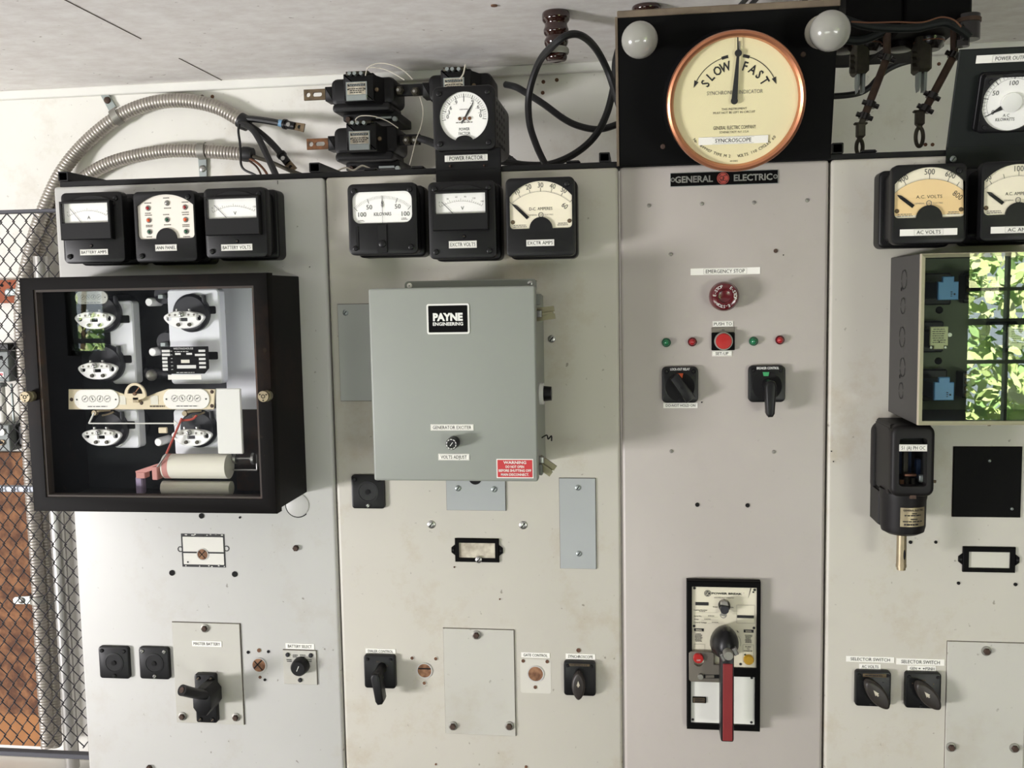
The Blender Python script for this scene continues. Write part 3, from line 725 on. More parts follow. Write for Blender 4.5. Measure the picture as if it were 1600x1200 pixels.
# power factor meter on its bent bracket, standing above the panel top
def power_factor():
    t = T('bracket_plate', 'black steel bracket plate under the power factor meter', 'bracket', 732, 275, -.001); a, b, c, d = t.R(681.5, 232, 783.5, 300)
    mb = MB('black_metal'); mb.box(a, b, -.004, 0, c, d, .001); mb.box(a, b, -.0055, -.004, t.L(700, 266)[1]-.0006, t.L(700, 266)[1]+.0006); t.part('plate', mb)
    for px, py in ((704, 260), (757, 259)): bolt(t, px, py, 2.6, .004, ring=None)
    strip_part(t, (695, 242, 762, 252), 'POWER FACTOR', .0045, w=.78, hfrac=.6)
    out = .05
    t = T('power_factor_meter', 'deep black meter with round white dial lettered POWER FACTOR', 'meter', 727, 184, 0)
    a, b, c, d = t.R(676, 133.5, 773.5, 235, out); w = b-a; cx, zc = t.L(724.5, 182, out)
    mb = MB('black_metal'); mb.prism(rr(a+.002, b-.002, c+.004, d-.001, .016), -out+.012, .125, .003); 
    mb.mat('hole')
    for k in range(6):
        for j in range(4): y = -.015+.026*j; z = c+.016+k*.0115; mb.add([(b-.0017, y+.006*math.cos(q), z+.0032*math.sin(q)) for q in [PI*2*i/8 for i in range(8)]], [tuple(range(8))])
    t.part('case', mb)
    R = t.S(out)*38.5; o = circ(cx, zc, R, 56); z_cut = zc-R*.80; o2 = []
    for x, z in o: o2.append((x, max(z, z_cut)))
    o2 = []
    for i in range(49):
        q = -PI/2+.36+(2*PI-.72)*i/48; o2.append((cx+R*math.cos(q), zc+R*math.sin(q)))
    xr, zr = o2[0][0]-cx, o2[0][1]
    for i in range(1, 10): q = PI-PI*i/10; o2.append((cx-xr*.98*math.cos(PI*i/10), zr+.0068*math.sin(PI*i/10)))
    mb = MB('black_metal'); mb.prism(rr(a, b, c, d, .010), -out, -out+.014, .003, 2, holes=[o2]); t.part('front_plate', mb)
    mb, y = dial_plate(t, o2, out, 'dial_white'); mb.mat('ink')
    for k in range(33):
        q = PI/2+PI*.54-PI*1.08*k/32; big = k % 4 == 0; r1 = R*.92; mb.line(cx+r1*math.cos(q), zc+r1*math.sin(q), cx+(r1-(.006 if big else .0035))*math.cos(q), zc+(r1-(.006 if big else .0035))*math.sin(q), .0008 if big else .0004, y)
    mb.arc(cx, zc, R*.80, .0003, -.1, PI+.1, y)
    for s, q in (('0', 1.53), ('.3', 1.27), ('.6', .98), ('.9', .52), ('1', 0), ('.9', -.52), ('.6', -.98), ('.3', -1.27), ('0', -1.53)): mb.text(s, cx-R*.68*math.sin(q), zc+R*.68*math.cos(q), .0056, y)
    mb.text('POWER', cx, zc-R*.49, .0044, y, w=R*.44); mb.text('FACTOR', cx, zc-R*.66, .0044, y, w=R*.48); mb.mat('ink_faint').fine(cx-R*.2, cx+R*.2, zc+R*.27, zc+R*.33, 1, y, 9)
    mb.fine(cx-R*.36, cx+R*.36, zc-R*.26, zc-R*.18, 1, y, 4); t.part('dial', mb)
    p = t.L(739, 160, out); hb = t.L(725.5, 184.5, out); q = Vector((p[0]-hb[0], p[1]-hb[1])).normalized()
    n = MB('ink'); n.line(hb[0]-q.x*.009, hb[1]-q.y*.009, hb[0]+q.x*.012, hb[1]+q.y*.012, .0012, -out+.002, .0034); n.line(hb[0]+q.x*.012, hb[1]+q.y*.012, p[0], p[1], .0034, -out+.002, .0009); n.line(hb[0]-.006, hb[1]-.006, hb[0], hb[1], .0008, -out+.0018); n.line(hb[0]+.007, hb[1]-.005, hb[0], hb[1], .0008, -out+.0018); t.part('needle', n)
    for dx in (-.0075, 0, .0075): mb = MB('rust' if dx == 0 else 'copper_bar'); mb.lathe((hb[0]+dx, -out+.003, hb[1]), (0, -1, 0), [(.0028, 0), (.002, .002)], 12); t.part('pivot', mb)
    corner_screws(t, a, b, c, d, out, ALL4); cover_glass(t, o2, out)
power_factor()

# sloping black plate at top right with the kilowatt meter
def power_output():
    t = T('instrument_plate', 'dark green-black sloping plate tagged POWER OUTPUT at the top right', 'plate', 1560, 229, -.004, tilt=.36)
    tf = T('x', '', '', 1560, 229, -.004); a, b, c, d = tf.R(1478.5, 229, 1690, 300); bpy.data.objects.remove(tf.o)
    ua = t.L(1500, 78)[0]; uz = t.L(1500, 78)[1]; dx = 0
    mb = MB('dark_olive'); mb.prism([(a, 0), (b, 0), (b, uz), (a, uz)], 0, .004, .001); t.part('sloping_plate', mb)
    mb = MB('dark_olive'); ct, st = math.cos(.36), math.sin(.36)
    # lower leg hangs straight down: written in the plate's own leaning frame
    def w2l(x, y, z): return (x, y*ct+z*st, -y*st+z*ct)
    vs = [w2l(x, y, z) for z in (0.002, c) for y in (0, .004) for x in (a, b)]
    mb.add(vs, [(0, 1, 3, 2), (4, 5, 7, 6), (0, 1, 5, 4), (2, 3, 7, 6), (0, 2, 6, 4), (1, 3, 7, 5)]); leg = t.part('lower_leg', mb)
    strip_part(t, (1525.5, 84, 1640, 96.5), 'POWER OUTPUT', .0005, hfrac=.5, w=.48)
    s = T('plate_screw', 'pale screw on the dark plate beside the amber meter', 'screw', 1489.5, 248.5, -.0045); screw(s, 1489.5, 248.5, 5, 'zinc')
    out = .022
    m = T('panel_meter', 'black square meter with round white dial lettered A C KILOWATTS', 'meter', 1580, 160, 0, tilt=.36, p=t.p + t.v*t.L(1580, 160)[1] + Vector((t.L(1580, 160)[0], 0, 0)))
    a, b, c, d = m.R(1533, 116, 1633, 207, out); cx, zc = m.L(1581, 160, out); R = m.S(out)*44
    mb = MB('bakelite_gloss'); mb.prism(rr(a-.001, b+.001, c-.001, d+.001, .006), -.008, 0, .002); mb.prism(rr(a, b, c, d, .006), -out+.004, -.007); m.part('case', mb)
    o = circ(cx, zc, R, 48); mb = MB('bakelite_gloss'); mb.prism(rr(a, b, c, d, .006), -out, -out+.005, .002, 2, holes=[o]); m.part('front_plate', mb)
    mb = MB('dial_white'); mb.poly(o, -out+.003); y = -out+.0026; mb.mat('ink')
    for k in range(31):
        q = PI*1.17-PI*1.34*k/30; big = k % 5 == 0; r1 = R*.96; mb.line(cx+r1*math.cos(q), zc+r1*math.sin(q), cx+(r1-(.0065 if big else .0045))*math.cos(q), zc+(r1-(.0065 if big else .0045))*math.sin(q), .0009 if big else .0004, y)
    mb.arc(cx, zc, R*.82, .0003, -.4, PI+.5, y, 40)
    for s, q in (('0', PI*1.17), ('50', PI*.83), ('100', PI*.5), ('150', PI*.17)): mb.text(s, cx+R*.66*math.cos(q), zc+R*.66*math.sin(q), .0062, y)
    mb.text('A C', cx-R*.1, zc-R*.46, .004, y, w=R*.22); mb.text('KILOWATTS', cx-R*.12, zc-R*.60, .0044, y, w=R*.64); m.part('dial', mb)
    q = PI*1.17; n = MB('ink'); n.line(cx+R*.36*math.cos(q), zc+R*.36*math.sin(q), cx+R*.7*math.cos(q), zc+R*.7*math.sin(q), .0065, -out+.001, .0016); n.line(cx+R*.7*math.cos(q), zc+R*.7*math.sin(q), cx+R*.96*math.cos(q), zc+R*.96*math.sin(q), .0014, -out+.001, .0006); m.part('needle', n)
    mb = MB('white_plastic'); mb.lathe((cx, -out+.002, zc), (0, -1, 0), [(R*.34, 0), (R*.34, .003), (R*.2, .004)], 28); m.part('hub_cap', mb)
    mb = MB('pane_glass'); mb.prism(o, -out+.0004, -out+.001); m.part('glass', mb)
    for sx, sz in ALL4: x = a+.009 if sx < 0 else b-.009; z = c+.009 if sz < 0 else d-.009; mb = MB('bakelite'); mb.lathe((x, -out, z), (0, -1, 0), [(.0035, 0), (.003, .0015)], 12); m.part('screw', mb)
power_output()
# ------------------------------------------------------------------ slate board, synchronism indicator, bulbs
TILT = .235
def monogram(mb, x, z, r, y, ring=True):
    """round badge with curling script letters"""
    if ring: mb.arc(x, z, r*.9, r*.09, 0, 2*PI, y, 32)
    mb.arc(x-r*.28, z+r*.05, r*.30, r*.10, .5, 5.6, y, 16); mb.arc(x-r*.2, z-r*.28, r*.2, r*.1, 2.6, 6.6, y, 12)
    mb.arc(x+r*.28, z+r*.24, r*.22, r*.10, .6, 4.6, y, 12); mb.arc(x+r*.28, z-r*.2, r*.25, r*.10, 1.7, 5.9, y, 12); mb.line(x-r*.15, z, x+r*.25, z+r*.02, r*.1, y)
    for k in range(4): a = PI/4+PI/2*k; mb.arc(x+r*.72*math.cos(a), z+r*.72*math.sin(a), r*.12, r*.07, a-2, a+2, y, 8)
def slate():
    t = T('slate_board', 'large black slate board leaning forward behind the round gauge', 'board', 1132, 254, -.008, tilt=TILT)
    a, b, c, d = t.R(966.5, 24, 1304, 254); e = t.L(1100, 19)[1]
    mb = MB('slate'); mb.prism([(a, c), (b, c), (b, e), (a, e)], 0, .022, .0012); t.part('slab', mb)
    mb = MB('slate_edge'); mb.box(a-.001, b+.001, -.002, .024, e-.0015, e+.008, .001); mb.box(a-.004, a, -.001, .023, c, e, .0005); t.part('edge_strip', mb)
    for px, py in ((1036, 229), (1255, 85)):
        x, z = t.L(px, py); mb = MB('bolt_rust'); mb.lathe((x, 0, z), (0, -1, 0), [(.004, 0), (.003, .001)], 10); t.part('bolt', mb)
    g = T('synchroscope', 'big round copper-rimmed gauge with cream dial lettered SLOW and FAST', 'gauge', 1140, 150, 0, tilt=TILT, p=t.p+t.v*t.L(1140, 150)[1]+Vector((t.L(1140, 150)[0], 0, 0)))
    out = .10; cx, zc = g.L(1150, 160, out); S = g.S(out); R = S*107.5
    mb = MB('case_enamel'); mb.lathe((cx, 0, zc), (0, -1, 0), [(R*1.03, 0), (R*1.04, .02), (R*1.02, .06), (R*.96, out-.012), (R*.9, out-.012)], 64); g.part('case', mb)
    mb = MB('copper'); mb.lathe((cx, -out+.016, zc), (0, -1, 0), [(R*.93, 0), (R*1.0, .002), (R*1.0, .010), (R*.985, .015), (R*.95, .017), (R*.915, .015), (R*.895, .008), (R*.89, 0)], 72); g.part('bezel', mb)
    mb = MB('sync_cream'); Y = -out+.010; mb.disc(cx, zc, R*.9, Y, 72); y = Y-.0006; mb.mat('ink')
    def U(px, py): return g.L(px, py, out-.01)
    hub = U(1147.5, 157); rad = lambda px, py: math.hypot(U(px, py)[0]-hub[0], U(px, py)[1]-hub[1])
    mb.text_arc('SLOW', hub[0], hub[1], rad(1118, 114)*1.02, S*14, y, PI/2+.66, .245, bold=.02, nx=.8); mb.text_arc('FAST', hub[0], hub[1], rad(1187, 115)*.98, S*14, y, PI/2-.66, .245, bold=.02, nx=.8)
    ra = rad(1113, 99)*1.0
    for sg in (1, -1):
        mb.arc(hub[0], hub[1], ra, S*1.1, PI/2+sg*.26, PI/2+sg*1.08, y, 24)
        q = PI/2+sg*1.08; q2 = PI/2+sg*1.24; tip = (hub[0]+ra*math.cos(q2), hub[1]+ra*math.sin(q2))
        mb.poly([tip, (hub[0]+(ra+S*3.6)*math.cos(q), hub[1]+(ra+S*3.6)*math.sin(q)), (hub[0]+(ra-S*3.6)*math.cos(q), hub[1]+(ra-S*3.6)*math.sin(q))], y)
        mb.arc(hub[0], hub[1], ra, S*4.6, PI/2+sg*.17, PI/2+sg*.32, y, 4)
    p = U(1148, 144); mb.mat('ink_faint').text('SYNCHRONISM INDICATOR', p[0], p[1], S*5.6, y, w=S*86)
    mb.mat('ink'); p = U(1147, 170); mb.text('THIS INSTRUMENT', p[0], p[1], S*3.2, y, w=S*39); p = U(1147, 175.5); mb.text('MUST NOT BE LEFT IN CIRCUIT', p[0], p[1], S*3.2, y, w=S*65)
    p = U(1147.5, 199); mb.text('GENERAL ELECTRIC COMPANY', p[0], p[1], S*5.4, y, w=S*66); p = U(1147, 206); mb.text('SCHENECTADY, N.Y. U.S.A.', p[0], p[1], S*3.2, y, w=S*46)
    mb.text_arc('No. 849907 TYPE M 2   VOLTS 110 CYCLES 60', cx, zc, R*.775, S*4.4, y, -PI/2, .042, flip=True); mb.text('60 DEG', cx, zc-R*.845, S*2.6, y)
    dl = g.part('dial', mb)
    a, b, c, d = g.R(1091.5, 213, 1200, 225, out-.008); mb = MB('paper'); mb.box(a, b, Y-.0022, Y-.001, c, d); mb.mat('ink'); xm = (a+b)/2; mb.text('SYNCROSCOPE', xm, (c+d)/2, (d-c)*.5, Y-.0026, w=(b-a)*.52)
    mb.mat('ink_faint'); ww = (b-a)*.3
    for z in (c+.001, d-.001): mb.line(xm-ww, z, xm+ww, z, .0003, Y-.0026)
    g.part('label_strip', mb, parent=dl)
    tip = g.L(1152.8, 58, out-.004); mid = g.L(1153.6, 83, out-.004); h2 = g.L(1147.5, 157, out-.004); yn = -out+.004
    mb = MB('ink'); mb.prism([(mid[0]-S*1.9, mid[1]), (h2[0]-S*4.6, h2[1]), (h2[0]+S*4.6, h2[1]), (mid[0]+S*1.9, mid[1])], yn, yn+.0015, .0004); mb.prism(circ(mid[0], mid[1], S*5.4, 20), yn-.0005, yn+.0015); mb.prism(circ(h2[0], h2[1]-S*.6, S*5.4, 20), yn-.0005, yn+.0015)
    mb.prism([(tip[0]-S*.9, tip[1]), (mid[0]-S*1.6, mid[1]), (mid[0]+S*1.2, mid[1]), (tip[0]+S*.9, tip[1])], yn, yn+.001); g.part('pointer', mb)
    mb = MB('ink_faint'); u = g.L(1155.5, 64, out-.009); v = g.L(1155.5, 80, out-.009); mb.line(u[0], u[1], v[0], v[1], S*2, Y-.0012); g.part('index_mark', mb, parent=dl)
    mb = MB('pane_glass'); mb.disc(cx, zc, R*.895, -out+.0015, 64); g.part('glass', mb)
    for px, py, o, ln, lab in ((999.5, 62.5, .05, .052, 'round frosted light bulb at the left corner of the black slate board'), (1297, 48.5, .062, .066, 'round frosted light bulb at the right corner of the black slate board')):
        q = t.L(px, py, ln); r = t.S(ln)*(27.5 if px < 1100 else 29.5)
        l = T('light_bulb', lab, 'light bulb', 0, 0, tilt=TILT, p=t.p+t.v*q[1]+Vector((q[0], 0, 0)), group='bulbs on the slate board')
        mb = MB('socket_white'); mb.lathe((0, 0, 0), (0, -1, 0), [(r*.86, 0), (r*.86, .006), (r*.7, .012), (r*.7, .02)], 28); mb.mat('brass'); mb.lathe((0, -.02, 0), (0, -1, 0), [(r*.5, 0), (r*.5, .008)], 20); l.part('socket', mb)
        mb = MB('bulb_frost'); mb.lathe((0, -.022, 0), (0, -1, 0), [(r*.45, 0), (r*.6, .006), (r*.93, ln-.034)]+[(r*math.cos(k*PI/16), ln-.022+r*.8*math.sin(k*PI/16)) for k in range(0, 9)], 32); l.part('globe', mb)
slate()
def nameplate():
    t = T('maker_nameplate', 'black metal nameplate with silver lettering and red badge under the round gauge', 'nameplate', 1131, 277, 0); a, b, c, d = t.R(1047, 268, 1215.5, 289.5); H = d-c; W = b-a; zm = (c+d)/2
    mb = MB('zinc'); mb.box(a, b, -.0016, 0, c, d, .0004); mb.mat('slate'); mb.box(a+.0007, b-.0007, -.002, -.001, c+.0007, d-.0007); t.part('plate', mb)
    mb = MB('steel'); mb.text('GENERAL', a+W*.222, zm, H*.48, -.0024, w=W*.355, bold=.03); mb.text('ELECTRIC', a+W*.77, zm, H*.48, -.0024, w=W*.355, bold=.03); t.part('lettering', mb)
    mb = MB('ge_red'); mb.lathe(((a+b)/2-.001, -.001, zm), (0, -1, 0), [(H*.44, 0), (H*.44, .0018)], 36); mb.mat('ink'); monogram(mb, (a+b)/2-.001, zm, H*.42, -.0032); t.part('badge', mb, label='round red badge')
    for x in (a+.004, b-.004): mb = MB('ink'); mb.lathe((x, -.002, zm), (0, -1, 0), [(H*.13, 0), (H*.1, .0008)], 12); mb.mat('steel').arc(x, zm, H*.13, H*.05, 0, 2*PI, -.0026); t.part('rivet', mb)
nameplate()
# ------------------------------------------------------------------ writing strips stuck on the panels
strip((1079, 418.5, 1187.5, 429), 'EMERGENCY STOP', 'long white strip lettered EMERGENCY STOP', w=.56)
strip((1113.5, 501.5, 1145.5, 510.5), 'PUSH TO', 'small white strip lettered PUSH TO')
strip((1112.5, 548, 1143.5, 556.5), 'SET-UP', 'small white strip lettered SET-UP')
strip((1036.5, 629.5, 1090, 637.5), 'DO-NOT HOLD ON', 'white strip lettered DO-NOT HOLD ON', framed=False, w=.86)
strip((1322, 1025.5, 1397, 1034.5), 'SELECTOR SWITCH', 'white strip lettered SELECTOR SWITCH above the strip AC VOLTS', framed=False, w=.82)
strip((1342.5, 1037, 1376, 1045.5), 'AC VOLTS', 'small white strip lettered AC VOLTS right above the left selector switch', framed=False, w=.78)
strip((1400.5, 1029, 1475.5, 1039), 'SELECTOR SWITCH', 'white strip lettered SELECTOR SWITCH above the strip with two arrows', framed=False, w=.8)
def gen_strip():
    t = T('adhesive_label', 'small white strip lettered GEN and PSNH between two arrows', 'label', 1440, 1044, 0); a, b, c, d = t.R(1418, 1040, 1462, 1048.5); H = d-c; W = b-a; zm = (c+d)/2
    mb = MB('paper'); mb.box(a, b, -.0008, 0, c, d); t.part('strip', mb)
    mb = MB('ink'); mb.text('GEN', a+W*.2, zm, H*.5, -.0012, w=W*.24); mb.text('PSNH', a+W*.79, zm, H*.5, -.0012, w=W*.32)
    for x, s in ((a+W*.42, -1), (a+W*.57, -1)): mb.poly([(x+s*W*.045, zm), (x-s*W*.01, zm+H*.16), (x-s*W*.01, zm-H*.16)], -.0012); mb.line(x, zm, x-s*W*.04, zm, H*.1, -.0012)
    t.part('lettering', mb)
gen_strip()
strip((571.5, 1013.5, 618, 1021), 'DIALER CONTROL', 'white strip lettered DIALER CONTROL', framed=False, w=.84)
strip((814.5, 1019.5, 859, 1027.5), 'GATE CONTROL', 'white strip lettered GATE CONTROL', framed=False, w=.84)
strip((884, 1021.5, 930, 1030), 'SYNCHROSCOPE', 'white strip lettered SYNCHROSCOPE above a black switch', framed=False, w=.84)
strip((446.5, 1005.5, 491, 1014), 'BATTERY SELECT', 'white strip lettered BATTERY SELECT', framed=False, w=.84)

# ------------------------------------------------------------------ blanked-off switch squares
def blank(box, label, silver=()):
    t = T('blanking_plate', label, 'plate', (box[0]+box[2])/2, (box[1]+box[3])/2, 0); a, b, c, d = t.R(*box); W = b-a; cx = (a+b)/2; zc = (c+d)/2
    mb = MB('bakelite'); mb.prism(rr(a, b, c, d, .005), -.007, 0, .002, 2); mb.mat('bakelite_gloss'); mb.lathe((cx, -.007, zc), (0, -1, 0), [(W*.33, 0), (W*.33, .0008), (W*.27, .001), (W*.265, .0004), (W*.1, .0004)], 36); mb.mat('hole').disc(cx, zc, W*.075, -.0088, 16); t.part('plate', mb)
    for i, (px, py) in enumerate(((a+W*.12, d-W*.13), (b-W*.14, d-W*.13), (cx, c+W*.1))):
        mb = MB('steel' if i in silver else 'bakelite_gloss'); r = W*.06; mb.lathe((px, -.007, py), (0, -1, 0), [(r, 0), (r, .0012), (r*.6, .0022)], 14); mb.mat('hole').line(px-r*.6, py-r*.4, px+r*.6, py+r*.4, r*.3, -.0094); t.part('screw', mb)
blank((158, 1008.5, 204.5, 1058), 'black square blanking plate, leftmost on the left panel')
blank((220.5, 1009.5, 267, 1059), 'black square blanking plate with silver screws beside the battery lever', (0, 1, 2))
blank((551, 741, 602, 793.5), 'black square blanking plate tucked under the grey enclosure corner', (2,))

# ------------------------------------------------------------------ rotary switches
def escutcheon(t, box, r=.005, out=.009, screws=True):
    a, b, c, d = t.R(*box); W = b-a; mb = MB('bakelite_gloss'); mb.prism(rr(a, b, c, d, r), -out, 0, .002, 2); t.part('escutcheon', mb)
    if screws:
        for px, py in ((a+W*.13, d-W*.13), (b-W*.13, d-W*.13), ((a+b)/2-W*.02, c+W*.09)):
            mb = MB('black_metal'); rr_ = W*.055; mb.lathe((px, -out, py), (0, -1, 0), [(rr_, 0), (rr_*.7, .0018)], 12); mb.mat('hole').line(px-rr_*.5, py, px+rr_*.5, py, rr_*.3, -out-.002); t.part('screw', mb)
    return a, b, c, d
def frame_of(x, z, ang):
    c, s = math.cos(ang), math.sin(ang); return lambda u, v: (x+u*c-v*s, z+u*s+v*c)
def oval_knob(t, px, py, half_l, half_w, ang, out, arrow, h=.020):
    """pointer grip: an almond-shaped block standing out from its plate; ang = way its long axis leans"""
    x, z = t.L(px, py, out+h); S = t.S(out+h); G = frame_of(x, z, ang); L = half_l*S; Wd = half_w*S
    o = []
    for k in range(28):
        q = 2*PI*k/28; o.append(G(Wd*math.sin(q)*(1-.18*math.cos(q)**2), L*math.cos(q)))
    mb = MB('bakelite_brown'); mb.lathe((x, -out+.001, z), (0, -1, 0), [(Wd*.9, 0), (Wd*.8, h*.6)], 20); mb.prism(o, -out-h, -out-h*.35, .004, 3); t.part('knob', mb)
    if arrow:
        mb = MB('paper_old'); mb.poly([G(0, L*.44), G(-Wd*.26, L*.08), G(-Wd*.1, L*.08), G(-Wd*.1, -L*.02), G(Wd*.1, -L*.02), G(Wd*.1, L*.08), G(Wd*.26, L*.08)], -out-h-.0005); t.part('arrow_mark', mb)
def pistol_switch(label, box, hx, hy, tipx, tipy, wtop, wbot, mark=None):
    pass
def sel(label, box, kp, title):
    t = T('rotary_switch', label, 'switch', (box[0]+box[2])/2, (box[1]+box[3])/2, 0); a, b, c, d = escutcheon(t, box, screws=False); W = b-a
    mb = MB('tarnished')
    if title: mb.box(a+W*.2, b-W*.14, -.0098, -.009, d-W*.17, d-W*.07); mb.mat('ink').fine(a+W*.25, b-W*.2, d-W*.15, d-W*.09, 1, -.0102, 3)
    else: mb.fine(a+W*.42, a+W*.6, d-W*.24, d-W*.19, 1, -.0094, 2)
    for fx in (.2, .78): mb.disc(a+W*fx, d-W*.32, W*.018, -.0094, 8)
    t.part('legend', mb)
    for px, py in ((a+W*.1, d-W*.12), (b-W*.1, d-W*.12), (a+W*.44, c+W*.08)): mb = MB('black_metal'); mb.lathe((px, -.009, py), (0, -1, 0), [(W*.05, 0), (W*.035, .0016)], 12); t.part('screw', mb)
    oval_knob(t, *kp, .009, True); return t
sel('black selector switch with slanted grip under the strip AC VOLTS', (1334.5, 1045.5, 1390, 1100.5), (1372, 1087.5, 27.5, 13, .66), True)
sel('black selector switch with slanted grip under the strip with two arrows', (1412, 1048, 1468, 1103.5), (1452, 1089.5, 27, 13, .70), False)
t = T('rotary_switch', 'black switch with upright oval grip under the strip SYNCHROSCOPE', 'switch', 906, 1057, 0); a, b, c, d = escutcheon(t, (881.5, 1031, 931, 1084)); W = b-a
mb = MB('tarnished'); mb.box(a+W*.18, b-W*.18, -.0098, -.009, d-W*.13, d-W*.06); mb.mat('ink').fine(a+W*.2, b-W*.2, d-W*.12, d-W*.07, 1, -.0102, 3); t.part('legend', mb)
oval_knob(t, 903.5, 1073.5, 22.5, 10.5, 0.0, .009, True)

def lever_grip(t, base, knee, tip, r0, r1, r2, out, h, hole_at=None):
    """grip seen end-on at the hub, then hanging down as a flat bar"""
    S = t.S(out+h); b0 = t.L(*base, out); k = t.L(*knee, out+h*.8); e = t.L(*tip, out+h)
    mb = MB('bakelite'); mb.tube([(b0[0], -out+.002, b0[1]), (b0[0]*.6+k[0]*.4, -out-h*.45, b0[1]*.6+k[1]*.4), (k[0], -out-h*.8, k[1])], r0*S, 14, 5)
    d = Vector((e[0]-k[0], e[1]-k[1])); L = d.length; d.normalize(); q = Vector((-d.y, d.x)); w0 = r1*S; w1 = r2*S
    def at(u, v): return (k[0]+d.x*u+q.x*v, k[1]+d.y*u+q.y*v)
    o = [at(-w0, 0), at(-w0*.8, w0*.7), at(0, w0), at(L*.45, w0*.86), at(L-w1*.8, w1), at(L, w1*.55), at(L+.0005, -w1*.55), at(L-w1*.8, -w1), at(L*.45, -w0*.86), at(0, -w0), at(-w0*.8, -w0*.7)]
    mb.prism(o, -out-h, -out-h*.42, .003, 3); t.part('grip', mb)
    if hole_at: x, z = t.L(*hole_at, out+h); mb = MB('hole'); mb.disc(x, z, S*2.4, -out-h-.0005, 16); t.part('set_screw', mb)
t = T('rotary_switch', 'black switch with down-turned lever grip under the strip DIALER CONTROL', 'switch', 595, 1046, 0); a, b, c, d = escutcheon(t, (571, 1021, 619.5, 1072.5)); W = b-a
mb = MB('tarnished'); mb.text('INT', a+W*.47, d-W*.2, .0022, -.0094); mb.text('ON', a+W*.74, d-W*.32, .002, -.0094, rot=-.5); t.part('legend', mb)
lever_grip(t, (597, 1042), (588, 1058), (593, 1102), 7.5, 8, 6.6, .009, .036)
t = T('rotary_switch', 'square black breaker control switch with green tag and hanging lever', 'switch', 1197, 599, 0); a, b, c, d = escutcheon(t, (1168.5, 570.5, 1226, 627.5), .007); W = b-a
mb = MB('white_ink'); mb.text('BREAKER CONTROL', (a+b)/2+W*.02, d-W*.07, .0038, -.0094, w=W*.6, bold=.02); mb.text('TRIP', a+W*.32, d-W*.36, .003, -.0094, w=W*.13); mb.text('CLOSE', a+W*.71, d-W*.36, .003, -.0094, w=W*.17); t.part('legend', mb)
mb = MB('hole'); mb.lathe(((a+b)/2-W*.0, -.009, (c+d)/2-W*.06), (0, -1, 0), [(W*.4, 0), (W*.4, .0012), (W*.2, .0012)], 32); t.part('dial_ring', mb)
x, z = t.L(1197, 584.5, .012); mb = MB('green_tag'); mb.prism([(x-.0036, z-.003), (x+.0036, z-.003), (x+.0048, z+.003), (x-.0048, z+.003)], -.0115, -.008); t.part('target', mb)
lever_grip(t, (1199, 600), (1204, 603), (1204.5, 652), 9, 8.6, 6.2, .009, .036, hole_at=(1204.5, 604))
t = T('rotary_switch', 'square black lock-out relay switch with orange tag and slanted bar', 'switch', 1062, 600, 0); a, b, c, d = escutcheon(t, (1034, 572.5, 1090.5, 628.5), .007); W = b-a
mb = MB('white_ink'); mb.text('LOCK-OUT RELAY', (a+b)/2, d-W*.065, .0038, -.0094, w=W*.54, bold=.02); mb.mat('tarnished').text('RESET', (a+b)/2+W*.05, d-W*.36, .0022, -.0094); t.part('legend', mb)
mb = MB('hole'); mb.lathe(((a+b)/2, -.009, (c+d)/2-W*.06), (0, -1, 0), [(W*.4, 0), (W*.4, .0012), (W*.2, .0012)], 32); t.part('dial_ring', mb)
x, z = t.L(1062.5, 587, .012); mb = MB('orange_tag'); mb.prism([(x-.0036, z-.0035), (x+.0036, z-.0035), (x+.0048, z+.0035), (x-.0048, z+.0035)], -.0115, -.008); t.part('target', mb)
S = t.S(.028); x, z = t.L(1065.5, 606, .028); G = frame_of(x, z, .62); mb = MB('bakelite'); mb.prism([G(u*S, v*S) for u, v in ((-8.5, -24), (8.5, -24), (8.5, 20), (4, 23), (-7, 21))], -.030, -.013, .003, 2); mb.mat('hole').disc(*t.L(1065.5, 606, .03), S*2.4, -.0305, 16); t.part('bar_grip', mb)

# battery select knob on its light plate
t = T('rotary_switch', 'round black knob on a small pale plate under the strip BATTERY SELECT', 'switch', 469, 1042, 0); a, b, c, d = t.R(443.5, 1015.5, 495.5, 1068.5); W = b-a
mb = MB('cover_paint'); mb.box(a, b, -.0025, 0, c, d, .0006); mb.mat('seam'); mb.box(b-.0006, b+.0005, -.002, 0, c, d); mb.box(a, b, -.002, 0, d-.0004, d+.0005)
mb.mat('ink')
for px, py, s1, s2 in ((453, 1031, 'STATN', 'BATT'), (462, 1024, 'STATE', 'PLNT'), (474, 1024, 'BATT', 'CHGR'), (484, 1031, 'TEST', 'CORR')):
    x, z = t.L(px, py); mb.fine(x-.005, x+.005, z-.0028, z+.0028, 2, -.0028, int(px), .55)
t.part('plate', mb)
for px, py in ((450.5, 1022), (486.5, 1023), (470, 1061.5)): x, z = t.L(px, py); mb = MB('magnet_dark'); mb.lathe((x, -.0025, z), (0, -1, 0), [(.0038, 0), (.0036, .0018), (.002, .003)], 16); t.part('screw', mb)
x, z = t.L(466.5, 1044, .015); mb = MB('bakelite'); r = t.S(.015)*13.5; mb.lathe((x, -.002, z), (0, -1, 0), [(r*1.05, 0), (r*1.02, .004), (r*.95, .014), (r*.8, .017)], 20); mb.mat('white_ink').line(x-.002, z-.004, x+.002, z+.005, .0009, -.0196); t.part('knob', mb)

